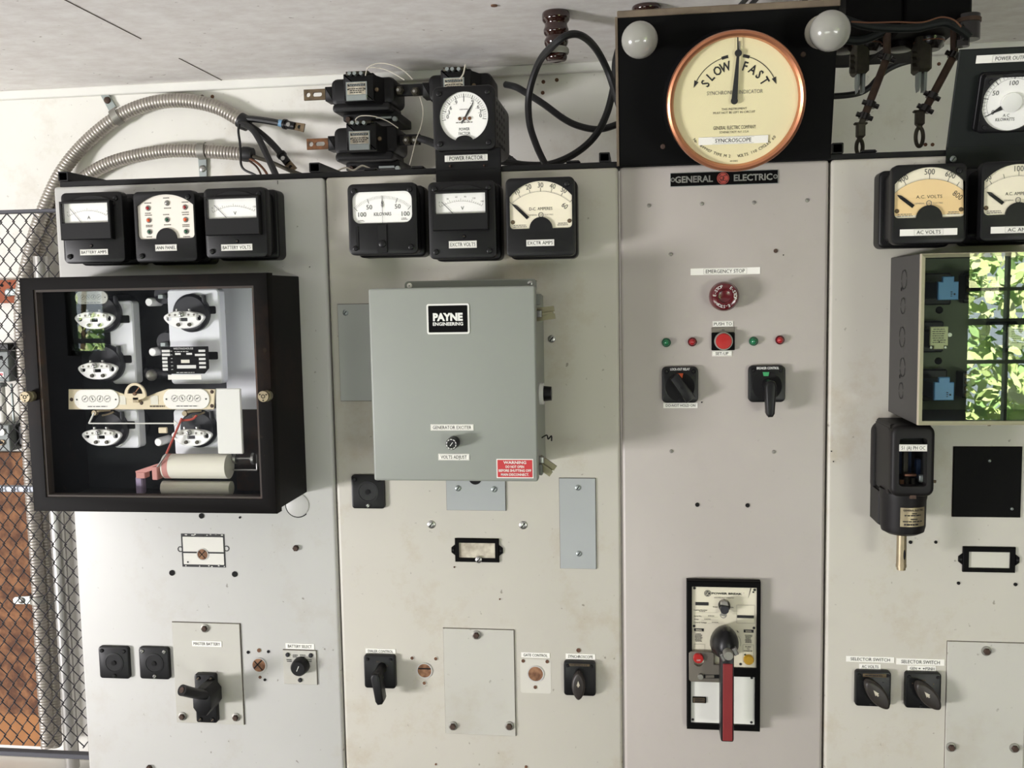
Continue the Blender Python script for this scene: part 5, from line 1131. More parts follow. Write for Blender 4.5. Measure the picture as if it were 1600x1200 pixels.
# ------------------------------------------------------------------ glass-fronted grey case at right, with plug-in relays
def glass_case():
    out = .148
    t = T('relay_cabinet', 'dark grey box with clear front mirroring green leaves, holding blue relays', 'cabinet', 1530, 530, 0); a, b, c, d = t.R(1434.5, 394, 1684, 663.5, out)
    mb = MB('glass_case_grey'); w = .003
    mb.box(a, a+w, -out, 0, c, d, .0006); mb.box(b-w, b, -out, 0, c, d); mb.box(a+w, b-w, -out, 0, c, c+w); mb.box(a+w, b-w, -out, 0, d-w, d)
    t.part('sides', mb)
    mb = MB('inner_green'); mb.box(a+w, b-w, -.003, -.0005, c+w, d-w); t.part('back', mb)
    zs = [t.L(1404, py, .08)[1] for py in (437, 479, 528, 574, 611)]
    mb = MB('hole')
    for k, (yy, py, r) in enumerate(((-.075, 437, .014), (-.072, 478, .012), (-.07, 527, .015), (-.075, 574, .014), (-.07, 611, .012))):
        z = t.L(1402, py, .075)[1]
        for s in range(24):
            if s % 6 == 5: continue
            q0, q1 = 2*PI*s/24, 2*PI*(s+1)/24
            mb.add([(a-.0006, yy+math.cos(q)*rq, z+math.sin(q)*rq) for q, rq in ((q0, r), (q1, r), (q1, r-.0014), (q0, r-.0014))], [(0, 1, 2, 3)])
    for py in (452, 588): z = t.L(1402, py, .06)[1]; mb.add([(a-.0006, -.062+math.cos(q)*.003, z+math.sin(q)*.003) for q in [2*PI*i/10 for i in range(10)]], [tuple(range(10))])
    t.part('knockout_marks', mb)
    g = .0055; mb = MB('gasket'); o = [(a, c), (b, c), (b, d), (a, d)]; mb.prism(o, -out-.006, -out-.0005, .0006, holes=[[(a+g, c+g), (b-g, c+g), (b-g, d-g), (a+g, d-g)]]); t.part('gasket', mb)
    mb = MB('acrylic'); mb.box(a+.001, b-.001, -out-.0085, -out-.006, c+.001, d-.001); t.part('clear_cover', mb)
    for px, py in ((1468, 484.5), (1466.5, 564)): x, z = t.L(px, py, .004); mb = MB('hole'); mb.lathe((x, -.003, z), (0, -1, 0), [(.0055, 0), (.004, .002)], 14); t.part('back_screw', mb)
    x, z = t.L(1545.5, 664, out-.01); mb = MB('tarnished'); mb.lathe((x, -out+.01, c), (0, 0, -1), [(.003, 0), (.002, .003)], 10); t.part('drip_screw', mb)
    x, z = t.L(1513, 527, out-.02); mb = MB('steel'); mb.cyl((x, -.003, z), (x, -.05, z), .003, n=12); t.part('stand_off', mb)
    def relay(label, box, mat, side, outr, notch=1):
        r = T('plug_in_relay', label, 'relay', (box[0]+box[2])/2, (box[1]+box[3])/2, -.0035); o = outr-.0035
        x0, x1, z0, z1 = r.R(*box, o); W = x1-x0; H = z1-z0
        mb = MB('bakelite'); mb.box(x0-.006, x1+.010, -.018, 0, z0-.008, z1+.006, .002); r.part('socket', mb)
        mb = MB(side); mb.box(x0-.001, x1-.001, -o+.004, -.018, z0+.001, z1-H*.2, .002); r.part('body', mb)
        nz = H*.22
        if notch > 0: oo = [(x0, z0), (x1, z0), (x1, z1-nz), (x1-W*.22, z1-nz), (x1-W*.22, z1), (x0+W*.22, z1), (x0+W*.22, z1-nz), (x0, z1-nz)]
        else: oo = [(x0+W*.22, z0), (x1-W*.22, z0), (x1-W*.22, z0+nz*.7), (x1, z0+nz*.7), (x1, z1), (x0, z1), (x0, z0+nz*.7), (x0+W*.22, z0+nz*.7)]
        mb = MB(mat); mb.prism(oo, -o, -o+.006, .001)
        mb.mat('ink'); y = -o-.0005
        if mat == 'relay_blue': mb.disc(x0+W*.8, z0+H*.24, W*.05, y, 12); mb.fine(x0+W*.6, x0+W*.7, z0+H*.12, z0+H*.38, 3, y, 4)
        else: mb.mat('ink_faint').fine(x0+W*.1, x1-W*.1, z0+H*.25, z1-H*.06, 7, y, 5, .4); mb.mat('ink').disc(x0+W*.5, z0+H*.32, W*.05, y, 10)
        r.part('face', mb)
        if notch < 0:
            for sx in (x0+W*.1, x1-W*.1): mb = MB('steel'); mb.lathe((sx, -o+.006, z0+nz*.3), (0, -1, 0), [(W*.07, 0), (W*.07, .003)], 12); r.part('socket_screw', mb)
        return r
    relay('blue plug-in relay at the top of the clear-fronted case', (1466, 432, 1498, 468.5), 'relay_blue', 'relay_blue_dark', .085)
    relay('blue plug-in relay at the bottom of the clear-fronted case', (1460, 589.5, 1491, 625.5), 'relay_blue', 'relay_blue_dark', .085)
    relay('relay with pale yellow printed face between the two blue relays', (1453.5, 510.5, 1481.5, 545.5), 'relay_label', 'bakelite', .075, -1)
    relay('beige-faced relay half lost in the leaf reflection', (1534, 431, 1561.5, 465), 'relay_beige', 'bakelite', .08, 0 or -1)
    relay('pale relay behind the reflection at the right photo edge', (1577, 511, 1604, 546), 'relay_beige', 'bakelite', .08, -1)
    for box, lab in (((1508, 429, 1521, 468), 'narrow black terminal strip right of the upper blue relay'), ((1503.5, 581.5, 1517.5, 622), 'narrow black terminal strip right of the lower blue relay')):
        k = T('terminal_strip', lab, 'terminal strip', (box[0]+box[2])/2, (box[1]+box[3])/2, -.0035); x0, x1, z0, z1 = k.R(*box, .03); mb = MB('bakelite'); mb.box(x0, x1, -.03, 0, z0, z1, .001); k.part('block', mb)
        for i in range(4): z = z0+(z1-z0)*(i+.5)/4; mb = MB('tarnished'); mb.lathe(((x0+x1)/2, -.03, z), (0, -1, 0), [(.0038, 0), (.003, .0015)], 10); k.part('terminal_screw', mb)
glass_case()

# ------------------------------------------------------------------ big black graphic meter case at left
def graphic_case():
    out = .146
    t = T('recording_meter', 'large black glass-fronted meter case full of white dials and a paper drum', 'meter', 240, 615, 0); a, b, c, d = t.R(40.5, 430, 424.5, 801, out)
    ga, gb, gc, gd = t.R(61.5, 449.5, 403, 778.5, out)
    mb = MB('black_rusted'); w = .004
    mb.box(a+.004, a+.004+w, -out+.022, 0, c+.003, d-.003); mb.box(b-.004-w, b-.004, -out+.022, 0, c+.003, d-.003, .001); mb.box(a+.008, b-.008, -out+.022, 0, c+.003, c+.007); mb.box(a+.008, b-.008, -out+.022, 0, d-.007, d-.003)
    t.part('case', mb)
    mb = MB('black_rusted'); mb.prism([(a, c), (b, c), (b, d), (a, d)], -out, -out+.022, .0025, 2, holes=[[(ga, gc), (gb, gc), (gb, gd), (ga, gd)]]); door = t.part('door_frame', mb)
    mb = MB('inner_rust'); g = .0035; mb.prism([(ga, gc), (gb, gc), (gb, gd), (ga, gd)], -out+.002, -out+.018, holes=[[(ga+g, gc+g), (gb-g, gc+g), (gb-g, gd-g), (ga+g, gd-g)]]); t.part('inner_lip', mb, parent=door)
    mb = MB('case_glass'); mb.box(ga+.001, gb-.001, -out+.006, -out+.009, gc+.001, gd-.001); t.part('door_glass', mb, parent=door)
    for px, py in ((38.5, 620.5), (411, 619.5)):
        x, z = t.L(px, py, out+.014); mb = MB('brass_dark'); r = t.S(out)*8.6; mb.lathe((x+(.003 if px < 100 else .002), -out, z), (0, -1, 0), [(r*.95, 0), (r, .004), (r, .008), (r*.9, .009)], 24); mb.mat('brass'); mb.lathe((x, -out-.009, z), (0, -1, 0), [(r, 0), (r, .004), (r*.95, .005)], 24); mb.mat('hole')
        mb.arc(x, z, r*.3, r*.12, 0, 2*PI, -out-.0144)
        for k in range(3): q = .5+2*PI*k/3; mb.disc(x+r*.68*math.cos(q), z+r*.68*math.sin(q), r*.14, -out-.0144, 10)
        t.part('thumb_nut', mb, parent=door, label='brass thumb nut')
    # inside: dark back, bright liner sheets, magnets
    ia, ib, ic, id_ = a+.009, b-.009, c+.008, d-.008
    mb = MB('inner_dark'); mb.box(ia, ib, -.006, -.001, ic, id_); t.part('back_board', mb)
    x1 = t.R(345, 460, 410, 600, .03)
    mb = MB('aluminium'); mb.box(x1[0], ib-.004, -.016, -.012, t.L(380, 640, .02)[1], id_-.004); t.part('liner_sheet', mb)
    mb = MB('inner_rust'); mb.box(ib-.003, ib, -out+.03, -.006, ic, t.L(400, 625, .06)[1]); mb.mat('aluminium'); mb.box(ib-.003, ib, -out+.03, -.006, t.L(400, 625, .06)[1], id_); mb.mat('inner_rust'); mb.box(t.L(362, 700, .03)[0], ib-.003, -.016, -.006, ic, t.L(380, 640, .02)[1]); t.part('side_liner', mb)
    for x0, y0, x1_, y1 in ((172, 470, 210, 600), (264, 452, 345, 600), (176, 640, 217, 700), (272, 640, 342, 712)):
        q = t.R(x0, y0, x1_, y1, .07); mb = MB('aluminium'); mb.prism(rr(*q, .006), -.07, -.05, .002); t.part('element_plate', mb)
        for fy in ((.78, .30) if y1-y0 > 90 else (.6,)):
            z = q[2]+(q[3]-q[2])*fy; mb = MB('hole'); mb.prism(rr(q[1]-.026, q[1]-.006, z-.006, z+.006, .002), -.0712, -.069); t.part('slot', mb)
    def element(px, py, faint=0):
        o = .105; x, z = t.L(px, py, o); S = t.S(o); mb = MB('element_white')
        ou = []
        for k in range(40):
            q = 2*PI*k/40; cx_ = math.cos(q); sn = math.sin(q); ou.append((x+S*33*(abs(cx_)**.8)*(1 if cx_ > 0 else -1), z+S*(9 if sn > 0 else 17)*sn*(1 if sn > 0 else (.55+.45*(1-abs(cx_)**3)))))
        h1 = rr(x-S*28, x-S*20, z-S*5, z+S*3, S*3); h2 = rr(x+S*20, x+S*28, z-S*5, z+S*3, S*3); h3 = rr(x-S*7, x+S*6, z-S*6, z-S*.5, S*1)
        mb.prism(ou, -o, -o+.005, .001, holes=[h1, h2, h3]); el = t.part('meter_element', mb)
        mb = MB('white_plastic'); w_ = S*24
        mb.prism([(x-w_, z+S*.5), (x+w_, z+S*.5), (x+w_, z+S*6), (x+w_*.5, z+S*9.5), (x-w_*.5, z+S*9.5), (x-w_, z+S*6)], -o-.006, -o+.001, .001)
        mb.mat('ink_faint')
        for u in (-.82, -.45, .45, .82): mb.disc(x+w_*u, z+S*4, S*1.7, -o-.0065, 12)
        cr = t.part('crossbar', mb, parent=el)
        mb = MB('steel'); mb.lathe((x, -o-.006, z+S*5), (0, -1, 0), [(S*4.2, 0), (S*4, .003), (S*2, .004)], 18); mb.mat('ink').line(x-S*3, z+S*4, x+S*3, z+S*6, S*1, -o-.0104); mb.line(x-S*1, z+S*8, x+S*1, z+S*2, S*1, -o-.0104)
        for u in (-10, 10): mb.mat('steel').cyl((x+S*u, -o, z+S*9), (x+S*u, -o, z+S*13), S*2.2, n=10)
        for u in (-9, 9): mb.mat('grime_metal').lathe((x+S*u, -o, z-S*11), (0, -1, 0), [(S*3, 0), (S*2.5, .003)], 12)
        t.part('element_screw', mb, parent=el)
        mb = MB('magnet_dark'); mb.lathe((x-S*2, -.006, z+S*6), (0, -1, 0), [(S*30, 0), (S*30, .07), (S*26, .074)], 32); mb.cyl((x+S*20, -.075, z+S*13), (x+S*20, -.075, z+S*34), S*4.5, S*3.5, 12); t.part('magnet', mb, parent=el)
    for px, py in ((147, 497), (152, 576), (287, 496), (158, 680), (299, 680)): element(px, py)
    o = .075
    for px, py, r in ((232.5, 472, 6.6), (238, 550, 6.6), (290, 469, 7), (313, 469, 7), (247, 691, 6.6), (186, 694.5, 3.5)): x, z = t.L(px, py, o); mb = MB('element_white'); mb.lathe((x, -.04, z), (0, -1, 0), [(t.S(o)*r, 0), (t.S(o)*r, o-.042), (t.S(o)*r*.8, o-.04)], 20); t.part('post', mb)
    for px, py in ((250, 463), (254, 538)): x, z = t.L(px, py, o); mb = MB('magnet_dark'); mb.lathe((x, -.01, z+.003), (0, -1, 0), [(.016, 0), (.015, .055)], 20); mb.mat('zinc'); mb.box(x-.004, x+.005, -.075, -.06, z-.004, z+.003, .001); t.part('coil', mb)
    x, z = t.L(227, 588, .08); mb = MB('steel_dull'); mb.ball((x, -.06, z), .009); mb.mat('magnet_dark'); mb.cyl((x-.014, -.05, z+.004), (x+.034, -.05, z-.001), .008, n=14); t.part('bearing', mb)
    # upper register oval, name plate, pale strip
    def oval(px0, py0, px1, py1, o, base_parent=None):
        q = t.R(px0, py0, px1, py1, o); mb = MB('paper'); mb.prism(rr(*q, (q[3]-q[2])*.48, 10), -o-.002, -o, .0006); W = q[1]-q[0]; zc = (q[2]+q[3])/2; y = -o-.0026; mb.mat('ink')
        for k in range(4):
            x = q[0]+W*(.25+.165*k); mb.mat('ink_faint').arc(x, zc+W*.015, W*.066, W*.006, 0, 2*PI, y, 16)
            for s in range(10): g_ = 2*PI*s/10; mb.line(x+W*.055*math.cos(g_), zc+W*.015+W*.055*math.sin(g_), x+W*.075*math.cos(g_), zc+W*.015+W*.075*math.sin(g_), W*.006, y)
            g_ = (.7, 2.0, 1.2, .5)[k]; mb.mat('ink').line(x-W*.03*math.cos(g_), zc+W*.015-W*.03*math.sin(g_), x+W*.05*math.cos(g_), zc+W*.015+W*.05*math.sin(g_), W*.02, y, W*.006)
        mb.fine(q[0]+W*.25, q[1]-W*.2, zc-W*.16, zc-W*.13, 1, y, int(px0)); 
        for x in (q[0]+W*.07, q[1]-W*.07): mb.disc(x, zc, W*.018, y, 10)
        return t.part('register_dial', mb, parent=base_parent)
    oval(118, 455, 169, 475, .08)
    o = .10; q = t.R(253, 541.5, 326.5, 584, o); W = q[1]-q[0]; H = q[3]-q[2]; mb = MB('slate'); mb.prism([(q[0], q[2]+H*.18), (q[0]+W*.15, q[2]), (q[1]-W*.1, q[2]), (q[1], q[2]+H*.2), (q[1], q[3]), (q[0], q[3])], -o-.0015, -o); y = -o-.002
    mb.mat('white_ink'); mb.text('WESTINGHOUSE', q[0]+W*.48, q[3]-H*.07, H*.07, y, w=W*.42)
    for k in range(6): mb.box(q[0]+W*.02, q[0]+W*(.19 if k < 2 else .13), y, y+.0004, q[3]-H*(.2+.135*k), q[3]-H*(.11+.135*k)); mb.fine(q[0]+W*.2, q[0]+W*.25, q[3]-H*(.18+.135*k), q[3]-H*(.14+.135*k), 1, y, k)
    for k in range(5): mb.box(q[1]-W*(.28 if k == 1 else .2), q[1]-W*.06, y, y+.0004, q[3]-H*(.2+.15*k), q[3]-H*(.12+.15*k))
    mb.box(q[0]+W*.3, q[0]+W*.42, y, y+.0004, q[3]-H*.3, q[3]-H*.23); mb.box(q[0]+W*.54, q[0]+W*.66, y, y+.0004, q[3]-H*.3, q[3]-H*.23); mb.box(q[0]+W*.33, q[0]+W*.73, y, y+.0004, q[2]+H*.2, q[2]+H*.32); mb.mat('drum_paper').box(q[0]+W*.42, q[0]+W*.6, y, y+.0003, q[3]-H*.6, q[3]-H*.48)
    mb.mat('white_ink').fine(q[0]+W*.3, q[0]+W*.74, q[2]+H*.03, q[2]+H*.07, 1, y, 3); mb.fine(q[0]+W*.28, q[0]+W*.66, q[3]-H*.2, q[3]-H*.16, 1, y, 8); t.part('name_plate', mb)
    q = t.R(263, 585.5, 315, 593, o); mb = MB('paper'); mb.box(q[0], q[1], -o-.001, -o, q[2], q[3]); t.part('paper_strip', mb)
    # twin register bar with waist
    o = .112; L = lambda px, py: t.L(px, py, o)
    pts = [L(x, y) for x, y in ((108, 639.5), (335, 639.5), (337, 608), (263, 607.5), (246, 613), (232, 619), (217, 621), (203, 619), (190, 614), (172, 608), (108, 608))]
    mb = MB('register_beige'); mb.prism(pts, -o-.002, -o, .0006); mb.mat('drum_paper')
    for px in (192, 242.5): p = L(px, 624); mb.box(p[0]-.006, p[0]+.006, -o-.0026, -o-.001, p[1]-.008, p[1]+.006)
    mb.mat('bolt_rust')
    for px, py in ((222, 629.5), (332, 612), (332, 634), (113, 624)): p = L(px, py); mb.lathe((p[0], -o-.002, p[1]), (0, -1, 0), [(.003, 0), (.0022, .0014)], 12)
    p = L(248, 634.5); mb.mat('seam').fine(p[0]-.014, p[0]+.014, p[1]-.0022, p[1]+.0022, 1, -o-.0027, 3); bar = t.part('register_bar', mb)
    oval(116.5, 608.5, 187, 639.5, o+.002, bar); oval(256, 607.5, 328, 639, o+.002, bar)
    # sector gauge
    ce = L(217, 613); S = t.S(o+.01); mb = MB('register_beige'); ou = [(ce[0]+S*18*math.cos(q_), ce[1]-S*4+S*20*math.sin(q_)*(1 if math.sin(q_) > 0 else .35)) for q_ in [2*PI*i/32-.25 for i in range(32)]]; inn = [(ce[0]+S*12.5*math.cos(q_)+0, ce[1]-S*1+S*13*max(-.1, math.sin(q_))) for q_ in [PI*i/16-.02 for i in range(17)]]
    mb.prism(ou, -o-.012, -o-.009, .0006, holes=[inn]); mb.mat('brass'); mb.box(ce[0]-S*4, ce[0]+S*5, -o-.012, -o, ce[1]-S*15, ce[1]-S*7); mb.mat('copper_bar').lathe((ce[0], -o-.012, ce[1]-S*1), (0, -1, 0), [(S*3, 0), (S*2.4, .003)], 14); mb.line(ce[0], ce[1], ce[0]+S*8, ce[1]+S*9, S*1.2, -o-.013); t.part('sector_gauge', mb)
    # white card at right
    q = t.R(339, 607, 378, 709, .11); mb = MB('white_plastic'); mb.box(q[0], q[1], -.112, -.106, q[2], q[3], .0012); t.part('chart_card', mb)
    # brass linkage, link rod, pen arm
    mb = MB('brass')
    for px, py in ((146, 645), (288, 646)):
        p = L(px, py); mb.tube([(p[0]-.004, -.10, p[1]), (p[0]+.008, -.104, p[1]+.003), (p[0]+.022, -.10, p[1]+.004)], .003, 8, 4); mb.lathe((p[0]-.003, -.1, p[1]-.001), (0, -1, 0), [(.005, 0), (.004, .006)], 12); mb.tube([(p[0]+.006, -.098, p[1]-.006), (p[0]+.016, -.098, p[1]-.004), (p[0]+.026, -.098, p[1])], .0016, 6, 3)
    t.part('linkage', mb)
    mb = MB('white_plastic'); p0, p1 = L(139, 661.5), L(272, 661.5); mb.cyl((p0[0], -o, p0[1]), (p1[0], -o, p1[1]), .0011, n=8); p2 = L(147, 645); mb.cyl((p0[0], -o, p0[1]), (p2[0], -o, p2[1]), .0014, n=8); p3 = L(272, 658); mb.prism([(p1[0], p1[1]-.004), (p1[0]+.006, p1[1]), (p1[0], p1[1]+.005)], -o-.001, -o+.001); t.part('link_rod', mb)
    mb = MB('pen_red'); p0, p1, p2 = L(286, 653), L(263, 708), L(250, 728); mb.tube([(p0[0], -o-.004, p0[1]), (p1[0], -o-.006, p1[1])], .0018, 8, 0); p4 = L(300, 655); mb.tube([(p0[0]-.003, -o, p0[1]-.004), (p4[0], -o, p4[1]), (p4[0]+.008, -o, p4[1]+.006)], .0018, 8, 4); mb.mat('steel'); mb.tube([(p1[0], -o-.006, p1[1]), (p2[0], -o-.008, p2[1])], .0014, 8, 0); p5 = L(253, 674); mb.mat('register_beige'); mb.box(p5[0]-.006, p5[0]+.008, -o, -o+.004, p5[1]-.003, p5[1]+.006, .001); t.part('pen_arm', mb)
    # chart drums, ink well, spindle
    def drum(px0, px1, py0, py1, dep, name, ink=False):
        p0, p1 = t.L(px0, (py0+py1)/2, dep), t.L(px1, (py0+py1)/2, dep); r = t.S(dep)*(py1-py0)/2; z = p0[1]; mb = MB('drum_paper'); y = -dep+r
        mb.lathe((p0[0], y, z), (1, 0, 0), [(r*.7, -.0005), (r, 0), (r, p1[0]-p0[0]), (r*.7, p1[0]-p0[0]+.0005)], 36)
        if ink: mb.mat('pink_ink'); mb.lathe((p0[0]+.002, y, z), (1, 0, 0), [(r*1.004, 0), (r*1.004, .009)], 36)
        return t.part(name, mb)
    drum(250, 350, 712, 751, .118, 'chart_drum', True); drum(250, 357, 753, 775, .100, 'paper_roll')
    mb = MB('purple_glass'); q = t.R(213, 744, 224, 772, .105); mb.box(q[0], q[1], -.108, -.095, q[2], q[3], .002); mb.mat('pink_ink'); p0, p1 = t.L(214, 739, .11), t.L(250, 727, .11); mb.box(p0[0], p0[0]+.015, -.114, -.098, p0[1]-.008, p0[1]+.002, .001); mb.line(p0[0], p0[1], p1[0], p1[1], .007, -.113); p2 = t.L(245, 740, .112); mb.box(p2[0]-.005, p2[0]+.004, -.118, -.1, p2[1]-.009, p2[1]+.012, .001); t.part('ink_well', mb)
    mb = MB('steel'); p0, p1 = t.L(350, 720, .11), t.L(390, 720, .11); mb.cyl((p0[0], -.09, p0[1]), (p1[0], -.09, p1[1]), .0022, n=10); mb.cyl((p0[0]+.008, -.09, p0[1]), (p0[0]+.012, -.09, p0[1]), .008, n=14); mb.cyl((p1[0]-.004, -.09, p1[1]), (p1[0], -.09, p1[1]), .009, n=14); p2 = t.L(356, 738, .11); mb.cyl((p2[0], -.09, p2[1]), (p1[0]+.003, -.09, p2[1]), .0015, n=8); mb.cyl((p1[0]+.003, -.09, p2[1]), (p1[0]+.003, -.09, p1[1]+.006), .0012, n=8); t.part('spindle', mb)
graphic_case()
# ------------------------------------------------------------------ wall conduits and their clamps
def flex(label, path, rpx, Y, ends):
    """corrugated steel conduit: path in photo points, each with its own depth"""
    p0 = P(*path[0][:2], path[0][2]); t = T('flexible_conduit', label, 'conduit', 0, 0, p=p0)
    pts = catmull([P(x, y, yy)-p0 for x, y, yy in path], 24)
    L = [0]
    for i in range(1, len(pts)): L.append(L[-1]+(pts[i]-pts[i-1]).length)
    step = .0078/4; out = []; k = 0; n = int(L[-1]/step)
    for i in range(n):
        s = i*step
        while k < len(L)-2 and L[k+1] < s: k += 1
        u = (s-L[k])/max(1e-9, L[k+1]-L[k]); out.append(pts[k].lerp(pts[k+1], u))
    r = rpx/F_PX*(Y+1.5)
    mb = MB('flex_steel'); mb.tube(out, r, 16, 0, prof=lambda i, m: r*(1.0, .985, .90, .985)[i % 4]); t.part('hose', mb)
    d = (out[0]-out[3]).normalized(); mb = MB('rubber'); mb.lathe(out[0]-d*.006, d, [(r*1.08, 0), (r*1.12, .012), (r*.98, .024), (r*.6, .026)], 20); t.part('bushing', mb)
    return t, out, r
CY = WY-.026
flex('upper corrugated steel conduit arching along the white wall', [(378, 189, CY), (345, 170, CY), (310, 160, CY), (275, 157, CY), (235, 162, CY), (195, 177, CY), (158, 202, CY), (122, 236, CY), (95, 272, CY-.014), (74, 315, CY-.028), (57, 360, CY-.034), (44, 410, CY-.034), (36, 450, CY-.034), (33, 500, CY-.034), (36, 560, CY-.034), (42, 640, CY-.034), (48, 740, CY-.034), (56, 850, CY-.034), (62, 950, CY-.034), (68, 1060, CY-.034), (75, 1168, CY-.034)], 11.5, CY, 1)
flex('lower corrugated steel conduit below the arching one', [(384, 241, CY), (345, 238, CY), (300, 235.5, CY), (260, 236, CY), (220, 242, CY), (180, 252, CY), (148, 267, CY), (118, 290, CY), (98, 316, CY), (80, 346, CY), (66, 380, CY), (56, 420, CY), (51, 460, CY), (50, 500, CY-.004), (53, 560, CY-.004), (58, 650, CY-.004), (65, 760, CY-.004), (72, 860, CY-.004), (79, 980, CY-.004), (87, 1168, CY-.004)], 11, CY, 1)
mb = MB('pipe_steel'); x = (P(92, 850, WY-.07).x+P(111, 1168, WY-.07).x)/2
mb.cyl((x, WY-.07, lz+.002), (x, WY-.07, P(91, 400, WY-.07).z), .0175, n=28); solo('steel_pipe', 'smooth grey steel pipe standing right of the corrugated conduits', 'pipe', mb)
mb = MB('bolt_rust'); mb.cyl((x+.030, WY-.022, lz+.002), (x+.030, WY-.022, P(91, 420, WY-.03).z), .012, n=20); solo('dark_upright', 'dark brown upright cylinder between the smooth steel pipe and the left panel', 'pipe', mb)  # dark brown cylinder filling the narrow band beside the steel pipe
def clamp(label, px, py, d, rpx, foot, dy=0.0):
    """one-hole strap: band over the conduit and an ear screwed to the wall"""
    p0 = P(px, py, WY-.002-dy); t = T('conduit_clamp', label, 'clamp', 0, 0, p=p0, group='conduit clamps on the wall'); c = P(px, py, CY-dy)-p0; r = rpx/F_PX*(CY+1.5)*1.1
    ax_ = Vector((d[0], 0, d[1])).normalized(); pr = Vector((-ax_.z, 0, ax_.x))*foot; V = []; Fs = []; n = 18
    for k in range(n+1):
        q = PI*k/n; o = pr*math.cos(q)*r+Vector((0, -1, 0))*math.sin(q)*r; o2 = o*1.13
        for oo in (o, o2):
            for s in (-.009, .009): V.append(c+oo+ax_*s)
    for k in range(n): b = 4*k; Fs += [(b, b+1, b+5, b+4), (b+2, b+3, b+7, b+6), (b, b+2, b+6, b+4), (b+1, b+3, b+7, b+5)]
    mb = MB('steel_dull'); mb.add(V, Fs); t.part('strap', mb)
    e = pr*(r*1.05); u = pr*(r*1.05+.048); mb = MB('zinc'); V = []
    for y in (0, -.006): V += [e+ax_*.010+Vector((0, y, 0)), e-ax_*.010+Vector((0, y, 0)), u-pr*.006-ax_*.009+Vector((0, y, 0)), u-ax_*.004+Vector((0, y, 0)), u+ax_*.004+Vector((0, y, 0)), u-pr*.006+ax_*.009+Vector((0, y, 0))]
    mb.add(V, [tuple(range(6)), tuple(range(6, 12))]+[(i, (i+1) % 6, 6+(i+1) % 6, 6+i) for i in range(6)]); t.part('ear', mb)
    s = (e+u)/2; mb = MB('bolt_rust' if foot > 0 and py < 300 else 'steel'); mb.lathe((s.x, -.006, s.z), (0, -1, 0), [(.0085, 0), (.0075, .004), (.004, .006)], 14); t.part('screw', mb)
clamp('one-hole clamp with rusty screw on the upper corrugated conduit', 184, 182, (11, 6), 11.5, 1)
clamp('one-hole clamp with bright screw on the lower corrugated conduit', 317, 236, (1, 0), 11, -1)
clamp('clamp low on the left corrugated conduit behind the fence', 61, 936, (.06, -1), 11.5, -1, .034)

# ------------------------------------------------------------------ cables
def cable(label, pts, rpx, mat='rubber', name='cable', lug=None, n=10, tape=None, sm=8):
    pts3 = [P(*p) for p in pts]; p0 = pts3[0]; t = T(name, label, 'cable', 0, 0, p=p0); loc = [p-p0 for p in pts3]
    d = (pts3[len(pts3)//2]-CAM).dot(FWD); r = rpx/F_PX*d
    mb = MB(mat); mb.tube(loc, r, n, sm); t.part('sheath', mb)
    if lug:
        a, b = loc[-2], loc[-1]; v = (b-a).normalized(); side = v.cross(Vector((0, 1, 0))).normalized(); m2 = MB('black_metal'); m2.cyl(b-v*.016, b+v*.012, r*1.25, r*1.15, 12); m2.cyl(b-v*.02, b-v*.013, r*1.5, n=12)
        e = b+v*.036; m2.mat('tarnished'); q = [b+v*.006+side*r*1.1, b+v*.006-side*r*1.1, e-side*r*1.25, e+side*r*1.25]
        m2.add([w+Vector((0, y, 0)) for y in (-.003, .003) for w in q], [(0, 1, 2, 3), (4, 5, 6, 7), (0, 1, 5, 4), (1, 2, 6, 5), (2, 3, 7, 6), (3, 0, 4, 7)])
        m2.mat('hole'); c = b+v*.024; m2.disc(c.x, c.z, r*.6, c.y-.0034, 12); m2.mat('steel'); c = b-v*.004; m2.lathe((c.x, c.y-r*1.1, c.z), (0, -1, 0), [(r*.7, 0), (r*.6, .003)], 10); t.part('lug', m2)
    if tape: pa, pb = P(*tape[0])-p0, P(*tape[1])-p0; m3 = MB('tape_blue'); m3.cyl(pa, pb, r*1.07, n=12); t.part('tape', m3)
    return t
C1 = CY
cable('straight black cable with a lug from the upper conduit', [(372, 186, C1), (395, 186, C1-.01), (430, 191, C1-.03), (455, 196, C1-.04)], 5.2, lug=True, tape=((436.5, 192.2, C1-.032), (443, 193.3, C1-.036)))
cable('black cable with a lug drooping toward the rail', [(374, 191, C1+.004), (391, 197, C1-.006), (414, 214, C1-.022), (432, 232, C1-.04), (446, 250, C1-.05)], 5.2, lug=True)
cable('black cable running steeply down behind the rail', [(375, 192, C1-.012), (392, 200, C1-.03), (405, 218, C1-.05), (418, 245, C1-.07), (432, 276, C1-.1), (440, 300, C1-.12)], 5.2)
cable('thin dark cable with pale sheath leaving the lower conduit', [(384, 241, C1), (400, 246, C1-.01), (425, 254, C1-.04), (452, 266, C1-.06), (478, 276, C1-.08), (500, 288, C1-.1)], 3.2, 'grime_metal')
cable('brown wire bending down out of the lower conduit', [(385, 246, C1), (398, 252, C1-.02), (410, 262, C1-.03), (419, 276, C1-.05), (424, 296, C1-.06)], 2, 'copper_wire')
cable('second brown wire bending down out of the lower conduit', [(385, 249, C1), (396, 256, C1-.01), (404, 265, C1-.02), (410, 280, C1-.03), (412, 296, C1-.04)], 1.6, 'rust_rod')
cable('thin black tie wire dropping from the upper conduit end', [(374, 194, C1-.04), (372.5, 205, C1-.045), (375, 225, C1-.05), (376, 245, C1-.055), (377, 258, C1-.06), (383, 266, C1-.06), (398, 273, C1-.06), (412, 282, C1-.06), (420, 295, C1-.06)], 1.9, 'rubber', 'tie_wire')

